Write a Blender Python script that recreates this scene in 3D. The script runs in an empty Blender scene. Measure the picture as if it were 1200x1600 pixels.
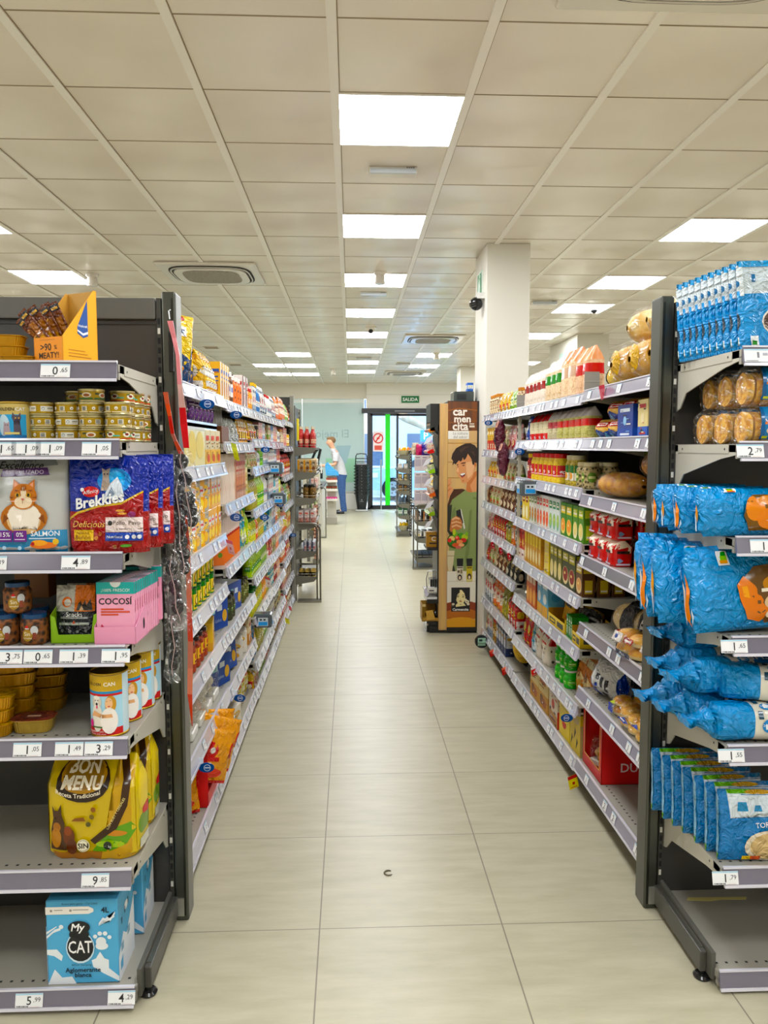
import bpy, bmesh, math, random
from mathutils import Vector, Matrix, noise

SC = bpy.context.scene
COL = SC.collection
PI = math.pi

# ------------------------------------------------------------------ camera
cam_d = bpy.data.cameras.new('camera')
cam = bpy.data.objects.new('camera', cam_d)
COL.objects.link(cam)
cam.location = (0, 0, 1.57)
cam.rotation_euler = (PI/2 - 0.0838, 0, -0.0428)
cam_d.sensor_fit = 'VERTICAL'
cam_d.sensor_height = 36
cam_d.sensor_width = 27
cam_d.lens = 1214.4/1600*36
cam_d.clip_start = 0.05
cam_d.clip_end = 200
SC.camera = cam

# ------------------------------------------------------------------ light and exposure
SC.view_settings.view_transform = 'Standard'
SC.view_settings.look = 'None'
SC.view_settings.gamma = 1
SC.view_settings.use_curve_mapping = False
SC.view_settings.exposure = 0.52
SC.cycles.use_denoising = True
SC.cycles.max_bounces = 7
SC.cycles.diffuse_bounces = 4
SC.cycles.glossy_bounces = 3
SC.cycles.transmission_bounces = 4
SC.cycles.transparent_max_bounces = 10
SC.cycles.sample_clamp_indirect = 6
SC.cycles.caustics_reflective = False
SC.cycles.caustics_refractive = False
PANEL_POWER = 19.0
wd = bpy.data.worlds.new('world')
SC.world = wd
wd.use_nodes = True
wd.node_tree.nodes['Background'].inputs[0].default_value = (.86, .93, 1, 1)
wd.node_tree.nodes['Background'].inputs[1].default_value = 4.5
sun_d = bpy.data.lights.new('sun', 'SUN')
sun_d.energy = 6.0
sun_d.angle = .02
sun = bpy.data.objects.new('sun', sun_d)
sun.rotation_euler = (math.radians(38), 0, math.radians(200))
sun.location = (2, 24, 8)
COL.objects.link(sun)

# ------------------------------------------------------------------ materials
def lin(c):
    if isinstance(c, str):
        c = [int(c[i:i+2], 16)/255 for i in (0, 2, 4)]
    return tuple(x/12.92 if x <= .04045 else ((x+.055)/1.055)**2.4 for x in c) + (1,)

def rich(c, s=1.36):
    g = .3*c[0]+.59*c[1]+.11*c[2]
    return tuple(min(1, max(0, (g+(x-g)*s)*(.80+.14*g))) for x in c[:3])+(1,)

_m = {}
def mat(c, kind='card', c2=None, sc=60):
    key = (c, kind, c2, sc)
    if key in _m:
        return _m[key]
    m = bpy.data.materials.new(f'{kind}_{c}')
    m.use_nodes = True
    nt = m.node_tree
    N, L = nt.nodes, nt.links
    b = N['Principled BSDF']
    col = lin(c) if kind in ('paint', 'strip', 'wall', 'skin', 'matte', 'cloth', 'metal', 'glow', 'wood') else rich(lin(c))
    b.inputs['Base Color'].default_value = col
    m.diffuse_color = col
    R = dict(card=.42, gloss=.18, foil=.17, matte=.85, metal=.3, paint=.38, cloth=.9, skin=.55, print=.5,
             glass=.05, speck=.55, bread=.7, gold=.3, wood=.45, wall=.8, strip=.16).get(kind, .5)
    b.inputs['Roughness'].default_value = R
    if kind == 'strip':
        b.inputs['Coat Weight'].default_value = .6
        b.inputs['Coat Roughness'].default_value = .08
    if kind in ('metal', 'gold'):
        b.inputs['Metallic'].default_value = .9 if kind == 'metal' else .45
    if kind in ('foil', 'film'):
        tc = N.new('ShaderNodeTexCoord')
        nz = N.new('ShaderNodeTexNoise')
        nz.inputs['Scale'].default_value = 24 if kind == 'foil' else 36
        nz.inputs['Detail'].default_value = 3
        nz.inputs['Distortion'].default_value = 1.6
        bp = N.new('ShaderNodeBump')
        bp.inputs['Strength'].default_value = .9
        bp.inputs['Distance'].default_value = .03
        L.new(tc.outputs['Object'], nz.inputs['Vector'])
        L.new(nz.outputs['Fac'], bp.inputs['Height'])
        L.new(bp.outputs['Normal'], b.inputs['Normal'])
        if kind == 'film':
            tr = N.new('ShaderNodeBsdfTransparent')
            gl = N.new('ShaderNodeBsdfGlossy')
            gl.inputs['Roughness'].default_value = .12
            gl.inputs['Color'].default_value = (1, 1, 1, 1)
            L.new(bp.outputs['Normal'], gl.inputs['Normal'])
            mx = N.new('ShaderNodeMixShader')
            fr = N.new('ShaderNodeMapRange')
            fr.inputs['From Min'].default_value = .5; fr.inputs['From Max'].default_value = .74
            fr.inputs['To Min'].default_value = .05; fr.inputs['To Max'].default_value = .55
            L.new(nz.outputs['Fac'], fr.inputs['Value'])
            L.new(fr.outputs[0], mx.inputs[0])
            L.new(tr.outputs[0], mx.inputs[1])
            L.new(gl.outputs[0], mx.inputs[2])
            L.new(mx.outputs[0], N['Material Output'].inputs[0])
    if kind == 'pane':
        tr = N.new('ShaderNodeBsdfTransparent')
        tr.inputs[0].default_value = col
        gl = N.new('ShaderNodeBsdfGlossy')
        gl.inputs['Roughness'].default_value = .03
        mx = N.new('ShaderNodeMixShader')
        mx.inputs[0].default_value = .1
        L.new(tr.outputs[0], mx.inputs[1])
        L.new(gl.outputs[0], mx.inputs[2])
        L.new(mx.outputs[0], N['Material Output'].inputs[0])
    if kind in ('speck', 'bread', 'wood', 'cloth') and c2:
        tc = N.new('ShaderNodeTexCoord')
        if kind == 'speck':
            t = N.new('ShaderNodeTexVoronoi')
            t.inputs['Scale'].default_value = sc
            out = t.outputs['Distance']
        elif kind == 'wood':
            t = N.new('ShaderNodeTexNoise')
            mp = N.new('ShaderNodeMapping')
            mp.inputs['Scale'].default_value = (1, 1, .06)
            L.new(tc.outputs['Object'], mp.inputs[0])
            t.inputs['Scale'].default_value = sc
            t.inputs['Detail'].default_value = 4
            out = t.outputs['Fac']
        else:
            t = N.new('ShaderNodeTexNoise')
            t.inputs['Scale'].default_value = sc
            t.inputs['Detail'].default_value = 3
            out = t.outputs['Fac']
        L.new(mp.outputs[0] if kind == 'wood' else tc.outputs['Object'], t.inputs['Vector'])
        rp = N.new('ShaderNodeValToRGB')
        rp.color_ramp.elements[0].color = col
        rp.color_ramp.elements[1].color = rich(lin(c2)) if kind != 'cloth' else lin(c2)
        if kind == 'speck':
            rp.color_ramp.elements[0].position = .25
            rp.color_ramp.elements[1].position = .6
        else:
            rp.color_ramp.elements[0].position = .4
            rp.color_ramp.elements[1].position = .62
        L.new(out, rp.inputs[0])
        L.new(rp.outputs[0], b.inputs['Base Color'])
        if kind == 'bread':
            bp = N.new('ShaderNodeBump')
            bp.inputs['Strength'].default_value = .5
            bp.inputs['Distance'].default_value = .01
            L.new(out, bp.inputs['Height'])
            L.new(bp.outputs[0], b.inputs['Normal'])
        if kind == 'speck':
            bp = N.new('ShaderNodeBump')
            bp.invert = True
            bp.inputs['Strength'].default_value = .6
            bp.inputs['Distance'].default_value = .004
            L.new(out, bp.inputs['Height'])
            L.new(bp.outputs[0], b.inputs['Normal'])
    if kind == 'glow':
        b.inputs['Emission Color'].default_value = col
        b.inputs['Emission Strength'].default_value = sc
    _m[key] = m
    return m

FILM = mat('ffffff', 'film')

# ------------------------------------------------------------------ text outlines from the built-in font
_t = {}
def T(s, bold=0.0):
    k = (s, bold)
    if k not in _t:
        c = bpy.data.curves.new('t', 'FONT')
        c.body = s
        c.resolution_u = 2
        c.offset = bold
        o = bpy.data.objects.new('t', c)
        me = o.to_mesh()
        vs = [(v.co.x/.69, v.co.y/.69) for v in me.vertices]
        fs = [tuple(p.vertices) for p in me.polygons]
        o.to_mesh_clear()
        bpy.data.objects.remove(o)
        bpy.data.curves.remove(c)
        if not vs:
            vs = [(0, 0)]
        x0 = min(v[0] for v in vs); x1 = max(v[0] for v in vs)
        _t[k] = ([(a-(x0+x1)/2, b-.5) for a, b in vs], fs, x1-x0)
    return _t[k]

# ------------------------------------------------------------------ mesh builder
class MB:
    def __init__(s):
        s.v, s.f, s.mi, s.sm, s.mats = [], [], [], [], []
    def idx(s, m):
        if isinstance(m, str):
            m = mat(m)
        if m not in s.mats:
            s.mats.append(m)
        return s.mats.index(m)
    def add(s, vs, fs, m, smooth=False):
        o = len(s.v); i = s.idx(m)
        s.v += [tuple(v) for v in vs]
        for f in fs:
            s.f.append(tuple(o+k for k in f)); s.mi.append(i); s.sm.append(smooth)
    def box(s, x0, y0, z0, x1, y1, z1, m, bev=0, seg=2):
        if x0 > x1: x0, x1 = x1, x0
        if y0 > y1: y0, y1 = y1, y0
        if z0 > z1: z0, z1 = z1, z0
        vs = [(x, y, z) for x in (x0, x1) for y in (y0, y1) for z in (z0, z1)]
        fs = [(0, 1, 3, 2), (4, 6, 7, 5), (0, 4, 5, 1), (2, 3, 7, 6), (0, 2, 6, 4), (1, 5, 7, 3)]
        if bev:
            bm = bmesh.new()
            bv = [bm.verts.new(v) for v in vs]
            for f in fs: bm.faces.new([bv[k] for k in f])
            bmesh.ops.bevel(bm, geom=bm.edges[:], offset=bev, segments=seg, affect='EDGES', profile=.5)
            s.bm(bm, m)
            return s
        s.add(vs, fs, m)
        return s
    def bm(s, bm, m, smooth=False, f=None):
        bm.verts.ensure_lookup_table()
        for i, v in enumerate(bm.verts): v.index = i
        vs = [f(v.co) if f else v.co.copy() for v in bm.verts]
        s.add(vs, [[v.index for v in fc.verts] for fc in bm.faces], m, smooth)
        bm.free()
    def lathe(s, prof, m, n=20, c=(0, 0, 0), mats=None, sx=1, sy=1, cap=True):
        # prof: (r, z) from the bottom up; mats: one per segment
        o = []
        for r, z in prof:
            o.append([(c[0]+sx*r*math.sin(2*PI*k/n), c[1]-sy*r*math.cos(2*PI*k/n), c[2]+z) for k in range(n)])
        for i in range(len(prof)-1):
            vs = o[i]+o[i+1]
            s.add(vs, [(k, (k+1) % n, n+(k+1) % n, n+k) for k in range(n)], mats[i] if mats else m, True)
        if cap:
            if prof[0][0] > 0: s.add(o[0], [tuple(reversed(range(n)))], mats[0] if mats else m)
            if prof[-1][0] > 0: s.add(o[-1], [tuple(range(n))], mats[-1] if mats else m)
        return s
    def tube(s, pts, r, m, n=8, closed=False):
        pts = [Vector(p) for p in pts]
        rings = []
        up = None
        N = len(pts)
        for i, p in enumerate(pts):
            a = pts[i-1] if (i or closed) else p
            b = pts[(i+1) % N] if (i < N-1 or closed) else p
            t = (b-a).normalized()
            if up is None:
                up = t.orthogonal().normalized()
            up = (up - t*up.dot(t)).normalized()
            q = t.cross(up)
            rr = r[i] if isinstance(r, (list, tuple)) else r
            rings.append([p+rr*(math.cos(2*PI*k/n)*up+math.sin(2*PI*k/n)*q) for k in range(n)])
        for i in range(N if closed else N-1):
            s.add(rings[i]+rings[(i+1) % N], [(k, (k+1) % n, n+(k+1) % n, n+k) for k in range(n)], m, True)
        if not closed:
            s.add(rings[0], [tuple(reversed(range(n)))], m)
            s.add(rings[-1], [tuple(range(n))], m)
        return s
    def prism(s, pts, a, b, m, axis='y'):
        # pts: outline in the plane across axis, extruded from a to b
        def P(p, t):
            return {'y': (p[0], t, p[1]), 'x': (t, p[0], p[1]), 'z': (p[0], p[1], t)}[axis]
        n = len(pts)
        vs = [P(p, a) for p in pts]+[P(p, b) for p in pts]
        s.add(vs, [tuple(range(n)), tuple(reversed(range(n, 2*n)))]+[(i, i+n, (i+1) % n+n, (i+1) % n) for i in range(n)], m)
        return s
    def ball(s, c, r, m, n=10, k=6):
        rx, ry, rz = r if isinstance(r, (tuple, list)) else (r, r, r)
        prof = [(math.sin(PI*i/k), -math.cos(PI*i/k)) for i in range(k+1)]
        s.lathe([(max(p[0], .001)*rx, p[1]*rz) for p in prof], m, n, c, sy=ry/rx)
        return s
    def art(s, ops, S, W, H, g=0, kind='print', d0=.0006, dd=.00012):
        """Flat printed shapes laid on the surface S(u, v, offset); W x H its size in metres, g its grid for bending."""
        k = 0
        for op in ops:
            t = op[0]
            polys = None
            if t == 'r':
                x0, y0, x1, y1 = op[1:5]
                vs, fs = [(x0, y0), (x1, y0), (x1, y1), (x0, y1)], [(0, 1, 2, 3)]
            elif t == 'e':
                cx, cy, rx, ry = op[1:5]
                n = 18
                vs = [(cx+rx*math.cos(2*PI*i/n), cy+ry*math.sin(2*PI*i/n)) for i in range(n)]
                fs = [tuple(range(n))]
            elif t == 'c':
                cx, cy, r = op[1:4]
                n = 18
                vs = [(cx+r*H/W*math.cos(2*PI*i/n), cy+r*math.sin(2*PI*i/n)) for i in range(n)]
                fs = [tuple(range(n))]
            elif t == 'p':
                vs = list(op[1]); fs = [tuple(range(len(vs)))]
            elif t == 't':
                _, txt, cx, cy, hh = op[:5]
                col = op[5]
                o = op[6] if len(op) > 6 else {}
                vs, fs, w = T(txt, o.get('b', 0))
                sc = hh*H
                if 'w' in o and w*sc > o['w']*W:
                    sc = o['w']*W/w
                sy = o.get('sy', 1)
                ca, sa = math.cos(o.get('rot', 0)), math.sin(o.get('rot', 0))
                sk = o.get('sk', 0)
                mr = -1 if o.get('mir') else 1
                out = []
                for a, b in vs:
                    a = (a+sk*b)*mr*sc; b = b*sc*sy
                    if 'arc' in o:
                        b += o['arc']*(a/(w*sc/2))**2*sc
                    out.append((cx+(a*ca-b*sa)/W, cy+(a*sa+b*ca)/H))
                vs = out
                op = op[:5]+(col,)
            vs = [(min(1, max(0, a)), min(1, max(0, b))) for a, b in vs]
            col = op[-1]
            if isinstance(col, tuple): m = mat(*col)
            elif isinstance(col, str): m = mat(col, kind)
            else: m = col
            off = d0+dd*k
            if g or t == 'p':
                bm = bmesh.new()
                bv = [bm.verts.new((a, b, 0)) for a, b in vs]
                for f in fs:
                    try: bm.faces.new([bv[i] for i in f])
                    except ValueError: pass
                if t == 'p':
                    bmesh.ops.triangulate(bm, faces=bm.faces[:])
                if g:
                    x0 = min(a for a, b in vs); x1 = max(a for a, b in vs)
                    y0 = min(b for a, b in vs); y1 = max(b for a, b in vs)
                    for ax, lo, hi in ((0, x0, x1), (1, y0, y1)):
                        for i in range(1, g):
                            q = i/g
                            if lo < q < hi:
                                co = (q, 0, 0) if ax == 0 else (0, q, 0)
                                no = (1, 0, 0) if ax == 0 else (0, 1, 0)
                                bmesh.ops.bisect_plane(bm, geom=bm.verts[:]+bm.edges[:]+bm.faces[:], plane_co=co, plane_no=no)
                bm.normal_update()
                s.bm(bm, m, bool(g), lambda c: S(c.x, c.y, off))
            else:
                s.add([S(a, b, off) for a, b in vs], fs, m)
            k += 1
        return s
    def mesh(s, name):
        me = bpy.data.meshes.new(name)
        me.from_pydata(s.v, [], s.f)
        for m in s.mats: me.materials.append(m)
        me.polygons.foreach_set('material_index', s.mi)
        me.polygons.foreach_set('use_smooth', s.sm)
        me.update()
        return me
    def obj(s, name, parent=None, at=None, **tags):
        """Link as one object. Vertices are in world coordinates unless at is given; a parent's own place is subtracted."""
        o = bpy.data.objects.new(name, None if not s.v else s.mesh(name))
        COL.objects.link(o)
        org = Vector((0, 0, 0))
        if parent is not None:
            org = Vector(parent.get('_o', (0, 0, 0)))
            o.parent = parent
        if at is not None and parent is None:
            o.location = at
            org = Vector(at)
        if org.length > 0:
            for v in o.data.vertices: v.co -= org
        o['_o'] = tuple(org)
        for k, v in tags.items(): o[k] = v
        return o

def empty(name, loc, label=None, cat=None, group=None):
    o = bpy.data.objects.new(name, None)
    o.empty_display_size = .05
    o.location = loc
    o['_o'] = tuple(loc)
    COL.objects.link(o)
    if label: o['label'] = label
    if cat: o['category'] = cat
    if group: o['group'] = group
    return o

def boxface(face, w, d, h, z0=0):
    if face == 'f': return lambda u, v, o: ((u-.5)*w, -d/2-o, z0+v*h)
    if face == 'r': return lambda u, v, o: (w/2+o, (u-.5)*d, z0+v*h)
    if face == 'l': return lambda u, v, o: (-w/2-o, (.5-u)*d, z0+v*h)
    if face == 't': return lambda u, v, o: ((u-.5)*w, (v-.5)*d, z0+h+o)
def cylS(r, z0, h, a0=0, span=PI):
    def S(u, v, o):
        a = a0+(u-.5)*span
        return ((r+o)*math.sin(a), -(r+o)*math.cos(a), z0+v*h)
    return S

def sgnpow(x, p): return math.copysign(abs(x)**p, x)
class Loft:
    """A soft closed shape: superellipse sections a(v) x b(v) stacked over the height h, with wrinkles."""
    def __init__(s, a, b, h, e=2.6, wr=0, k=25, seed=0, seal=0, zs=None):
        s.a, s.b, s.h, s.e, s.wr, s.k, s.seed, s.seal = a, b, h, e, wr, k, seed, seal
        s.zs = zs or (lambda v: v)
    def dis(s, x, z, sg, v):
        if not s.wr: return 0
        n = noise.noise((x*s.k, z*s.k, s.seed+sg*3.7))+.5*noise.noise((x*s.k*2.3, z*s.k*2.3, s.seed+9+sg))
        if s.seal:
            q = math.exp(-min(v, 1-v)*9)
            n += 1.2*q*math.sin(x*s.k*9+s.seed)
        return s.wr*n
    def P(s, c, sn, v):
        a, b = s.a(v), s.b(v)
        x = a*sgnpow(c, 2/s.e); y = b*sgnpow(sn, 2/s.e)
        z = s.zs(v)*s.h
        f = min(1, b/.02)
        y += math.copysign(1, sn)*s.dis(x, z, math.copysign(1, sn), v)*f*(1-abs(c)**4)
        x += math.copysign(1, c)*s.dis(y+.3, z, 1, v)*.7*abs(c)**2*f
        return (x, y, z)
    def front(s, back=False):
        def S(u, v, o):
            q = max(-1, min(1, 2*u-1))*.97
            c = sgnpow(q, s.e/2)
            sn = -math.sqrt(max(0, 1-c*c))
            p = s.P(c, sn, v)
            return (p[0], p[1]-o-.0006, p[2])
        return S
    def around(s, a0, span):
        """Angle-driven surface, for sides: angle 0 faces the front, +90 the +x side."""
        def S(u, v, o):
            t = a0+(u-.5)*span
            c, sn = math.sin(t), -math.cos(t)
            p = s.P(c, sn, v)
            l = math.hypot(c, sn) or 1
            return (p[0]+c*(o+.0006), p[1]+sn*(o+.0006), p[2])
        return S
    def build(s, mb, m, n=28, mv=16, bands=()):
        rows = []
        for j in range(mv+1):
            v = j/mv
            rows.append([s.P(math.cos(2*PI*i/n), math.sin(2*PI*i/n), v) for i in range(n)])
        for j in range(mv):
            vm = (j+.5)/mv
            mm = m
            for v0, v1, bmm in bands:
                if v0 <= vm < v1: mm = bmm
            mb.add(rows[j]+rows[j+1], [(k, (k+1) % n, n+(k+1) % n, n+k) for k in range(n)], mm, True)
        mb.add(rows[0], [tuple(reversed(range(n)))], m)
        mb.add(rows[-1], [tuple(range(n))], m)
        return mb

# products: a prototype is a list of (part name, mesh); the first is the thing itself, the others are its parts
USED = {}
def put(proto, loc, rot=0, label='', cat='', group=None, name=None, tilt=(0, 0), scale=1, own=True):
    nm, me = proto[0]
    o = bpy.data.objects.new(name or nm, me)
    o.location = (loc[0], loc[1], loc[2]+.0008)
    o.rotation_euler = (tilt[0], tilt[1], rot)
    if tilt[0] or tilt[1]:      # rest the lowest corner on the surface
        M = o.rotation_euler.to_matrix()
        o.location.z -= min((M @ v.co).z for v in me.vertices)*scale
    if scale != 1: o.scale = (scale,)*3
    o['label'] = label
    o['category'] = cat
    if group: o['group'] = group
    COL.objects.link(o)
    for pn, pm in proto[1:]:
        c = bpy.data.objects.new(pn, pm)
        c.parent = o
        COL.objects.link(c)
    USED[label] = USED.get(label, 0)+1
    return o
# ------------------------------------------------------------------ the room
CH = 3.14
X0, X1, Y0, Y1 = -5.4, 6.6, -3.6, 19.6
def structure(mb, name, **k):
    o = mb.obj(name, **k); o['kind'] = 'structure'; return o

def floor_mat():
    m = bpy.data.materials.new('floor_tiles'); m.use_nodes = True
    N, L = m.node_tree.nodes, m.node_tree.links
    b = N['Principled BSDF']
    tc = N.new('ShaderNodeTexCoord')
    def mod(axis, off, w):
        sp = N.new('ShaderNodeSeparateXYZ'); L.new(tc.outputs['Object'], sp.inputs[0])
        a = N.new('ShaderNodeMath'); a.operation = 'ADD'; a.inputs[1].default_value = -off+60; L.new(sp.outputs[axis], a.inputs[0])
        f = N.new('ShaderNodeMath'); f.operation = 'PINGPONG'; f.inputs[1].default_value = .3; L.new(a.outputs[0], f.inputs[0])
        c = N.new('ShaderNodeMath'); c.operation = 'LESS_THAN'; c.inputs[1].default_value = w; L.new(f.outputs[0], c.inputs[0])
        return c
    gx, gy = mod(0, -.1066, .0022), mod(1, 2.4236, .0018)
    mx = N.new('ShaderNodeMath'); mx.operation = 'MAXIMUM'
    L.new(gx.outputs[0], mx.inputs[0]); L.new(gy.outputs[0], mx.inputs[1])
    mp = N.new('ShaderNodeMapping'); mp.inputs['Scale'].default_value = (1.1, 5, 1); L.new(tc.outputs['Object'], mp.inputs[0])
    nz = N.new('ShaderNodeTexNoise'); nz.inputs['Scale'].default_value = 3.2; nz.inputs['Detail'].default_value = 8; nz.inputs['Roughness'].default_value = .62
    L.new(mp.outputs[0], nz.inputs['Vector'])
    rp = N.new('ShaderNodeValToRGB')
    rp.color_ramp.elements[0].position = .3; rp.color_ramp.elements[0].color = lin('a7a187')
    rp.color_ramp.elements[1].position = .7; rp.color_ramp.elements[1].color = lin('bab49b')
    L.new(nz.outputs['Fac'], rp.inputs[0])
    mix = N.new('ShaderNodeMix'); mix.data_type = 'RGBA'
    L.new(mx.outputs[0], mix.inputs['Factor']); L.new(rp.outputs[0], mix.inputs['A']); mix.inputs['B'].default_value = lin('7b7362')
    L.new(mix.outputs['Result'], b.inputs['Base Color'])
    rr = N.new('ShaderNodeMapRange'); rr.inputs['To Min'].default_value = .27; rr.inputs['To Max'].default_value = .42
    L.new(nz.outputs['Fac'], rr.inputs['Value']); L.new(rr.outputs[0], b.inputs['Roughness'])
    bp = N.new('ShaderNodeBump'); bp.invert = True; bp.inputs['Strength'].default_value = .4; bp.inputs['Distance'].default_value = .002
    L.new(mx.outputs[0], bp.inputs['Height']); L.new(bp.outputs[0], b.inputs['Normal'])
    return m

def ceiling_mat():
    """Beige metal tiles with a concentric brushed finish: the tangent runs round each tile's centre."""
    m = bpy.data.materials.new('ceiling_tiles'); m.use_nodes = True
    N, L = m.node_tree.nodes, m.node_tree.links
    b = N['Principled BSDF']
    b.inputs['Base Color'].default_value = lin('e9dfd0')
    b.inputs['Metallic'].default_value = .08
    b.inputs['Specular IOR Level'].default_value = 1.0
    b.inputs['Roughness'].default_value = .28
    b.inputs['Anisotropic'].default_value = .9
    tc = N.new('ShaderNodeTexCoord')
    sub = N.new('ShaderNodeVectorMath'); sub.operation = 'ADD'; sub.inputs[1].default_value = (.065+60, 60, 0)
    L.new(tc.outputs['Object'], sub.inputs[0])
    md = N.new('ShaderNodeVectorMath'); md.operation = 'MODULO'; md.inputs[1].default_value = (.6, .6, 1)
    L.new(sub.outputs[0], md.inputs[0])
    ct = N.new('ShaderNodeVectorMath'); ct.operation = 'SUBTRACT'; ct.inputs[1].default_value = (.3, .3, 0)
    L.new(md.outputs[0], ct.inputs[0])
    fl = N.new('ShaderNodeVectorMath'); fl.operation = 'MULTIPLY'; fl.inputs[1].default_value = (1, 1, 0)
    L.new(ct.outputs[0], fl.inputs[0])
    cr = N.new('ShaderNodeVectorMath'); cr.operation = 'CROSS_PRODUCT'; cr.inputs[1].default_value = (0, 0, 1)
    L.new(fl.outputs[0], cr.inputs[0])
    nm = N.new('ShaderNodeVectorMath'); nm.operation = 'NORMALIZE'; L.new(cr.outputs[0], nm.inputs[0])
    L.new(nm.outputs[0], b.inputs['Tangent'])
    nz = N.new('ShaderNodeTexNoise'); nz.inputs['Scale'].default_value = 1.3
    L.new(tc.outputs['Object'], nz.inputs['Vector'])
    rp = N.new('ShaderNodeValToRGB')
    rp.color_ramp.elements[0].position = .35; rp.color_ramp.elements[0].color = lin('e9dfd0')
    rp.color_ramp.elements[1].position = .65; rp.color_ramp.elements[1].color = lin('f3ece0')
    L.new(nz.outputs['Fac'], rp.inputs[0]); L.new(rp.outputs[0], b.inputs['Base Color'])
    return m

WALL = mat('e8e2d6', 'wall')
mb = MB(); mb.add([(X0, Y0, 0), (X1, Y0, 0), (X1, Y1+.3, 0), (X0, Y1+.3, 0)], [(0, 1, 2, 3)], floor_mat())
structure(mb, 'floor')
mb = MB(); mb.add([(X0, Y0, CH), (X0, Y1, CH), (X1, Y1, CH), (X1, Y0, CH)], [(0, 1, 2, 3)], ceiling_mat())
structure(mb, 'ceiling')
mb = MB()
bar = mat('f8f4ec', 'paint'); gap = mat('a08e74', 'matte')
x = -.065-.6*8
while x < X1:
    mb.box(x-.019, Y0, CH-.008, x+.019, Y1, CH, bar)
    mb.box(x+.0195, Y0, CH-.0016, x+.0235, Y1, CH, gap)
    x += .6
structure(mb, 'trim_1')
mb = MB()
y = 3.6-.6*12
while y < Y1:
    mb.box(X0, y-.004, CH-.0014, X1, y+.003, CH, gap)
    y += .6
structure(mb, 'trim_2')
mb = MB(); mb.box(X0-.1, Y0, 0, X0, Y1, CH, WALL); structure(mb, 'wall_left')
mb = MB(); mb.box(X1, Y0, 0, X1+.1, Y1, CH, WALL); structure(mb, 'wall_right')
mb = MB(); mb.box(X0, Y0-.1, 0, X1, Y0, CH, WALL); structure(mb, 'wall_rear')
# far wall: pieces round the frosted window and the sliding doors
WX = .40
mb = MB()
mb.box(X0, Y1, 2.76, WX, Y1+.2, CH, WALL)
mb.box(WX, Y1-.1, 2.50, 3.3, Y1+.2, CH, mat('f1ede6', 'wall'))
mb.box(WX, Y1-.105, 2.86, 3.3, Y1-.1, 2.865, mat('c8c0b0', 'wall'))
mb.box(3.3, Y1-.1, 0, X1, Y1+.2, CH, mat('f1ede6', 'wall'))
mb.box(X0, Y1-.02, 0, WX-.02, Y1+.1, .42, mat('e4e4e0', 'wall'))
structure(mb, 'wall_front')
mb = MB(); mb.box(X0, Y1-.04, .42, WX-.02, Y1, .45, 'd8d8d4'); structure(mb, 'trim_3')
fm = mat('b9c9c9', 'gloss')
mb = MB()
mb.box(X0, Y1, .42, WX-.05, Y1+.012, 2.76, mat('c3d6d5', 'gloss'))
mb.box(X0, Y1-.006, 2.66, WX-.05, Y1-.001, 2.74, mat('f0f6f5', 'print'))
for xx in (-3.1, -1.2, WX-.06):
    mb.box(xx-.008, Y1-.012, .42, xx+.008, Y1, 2.76, mat('e2e6e4', 'metal'))
S = lambda u, v, o: (-1.75+2.05*u, Y1-.002-o, .45+2.3*v)
mb.art([('t', 'El mejor Cl', .52, .63,   .085, 'a3b8bb', dict(mir=1, w=.95)),
        ('r', .55, .1, .93, .36, 'a4cdb4'), ('p', [(.62, .3), (.8, .3), (.86, .5), (.68, .5)], 'a6bfc6')], S, 2.05, 2.3)
structure(mb, 'window_1')
# sliding doors
FR = mat('23262a', 'paint')
mb = MB()
mb.box(.28, Y1-.16, 2.40, 3.3, Y1-.1, 2.52, FR)
mb.box(.42, Y1-.1, 0, .50, Y1-.02, 2.42, FR)
mb.box(.42, Y1-.1, 0, 3.3, Y1-.04, .035, FR)
mb.box(1.10, Y1-.14, 2.44, 1.6, Y1-.162, 2.47, '8a8d90')
dr = structure(mb, 'door_1')
def leaf(x0, x1, y):
    mb = MB()
    for a, b_ in ((x0, x0+.05), (x1-.05, x1)): mb.box(a, y-.025, .035, b_, y+.025, 2.40, FR)
    mb.box(x0, y-.025, .035, x1, y+.025, .10, FR); mb.box(x0, y-.025, 2.34, x1, y+.025, 2.40, FR)
    mb.obj('door_leaf', dr)
    mb = MB(); mb.box(x0+.05, y-.004, .10, x1-.05, y+.004, 2.34, mat('e4f2ff', 'pane')); mb.obj('glass_pane', dr)
leaf(.50, 1.20, Y1-.05); leaf(2.10, 3.25, Y1-.05); leaf(1.15, 2.12, Y1+.05)
mb = MB(); mb.box(.87, Y1-.09, .1, .99, Y1-.078, 2.38, mat('2fe32c', 'print')); mb.obj('green_strip', dr)
mb = MB(); mb.box(2.28, Y1-.09, .1, 2.42, Y1-.078, 2.38, mat('2fe32c', 'print')); mb.obj('green_strip', dr)
S = lambda u, v, o: (.56+.26*u, Y1-.082-o, 1.45+.5*v)
mb = MB(); mb.box(.56, Y1-.081, 1.45, .82, Y1-.078, 1.95, mat('f4e4e2', 'print'))
mb.art([('c', .5, .66, .26, 'd2483c'), ('c', .5, .66, .2, 'f4e4e2'), ('p', [(.2, .5), (.28, .45), (.8, .82), (.72, .87)], 'd2483c'), ('e', .5, .66, .14, .05, 'd2483c'), ('r', .15, .08, .85, .3, 'd96a60')], S, .26, .5)
mb.obj('no_entry_sticker', dr)
mb = MB(); mb.tube([(.76, Y1-.12, .0), (.76, Y1-.12, 1.25)], .022, mat('b9bec0', 'metal'))
mb.obj('guard_post', at=(.76, Y1-.12, 0), label='slim metal guard post in front of the sliding entrance doors', category='post')

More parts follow.
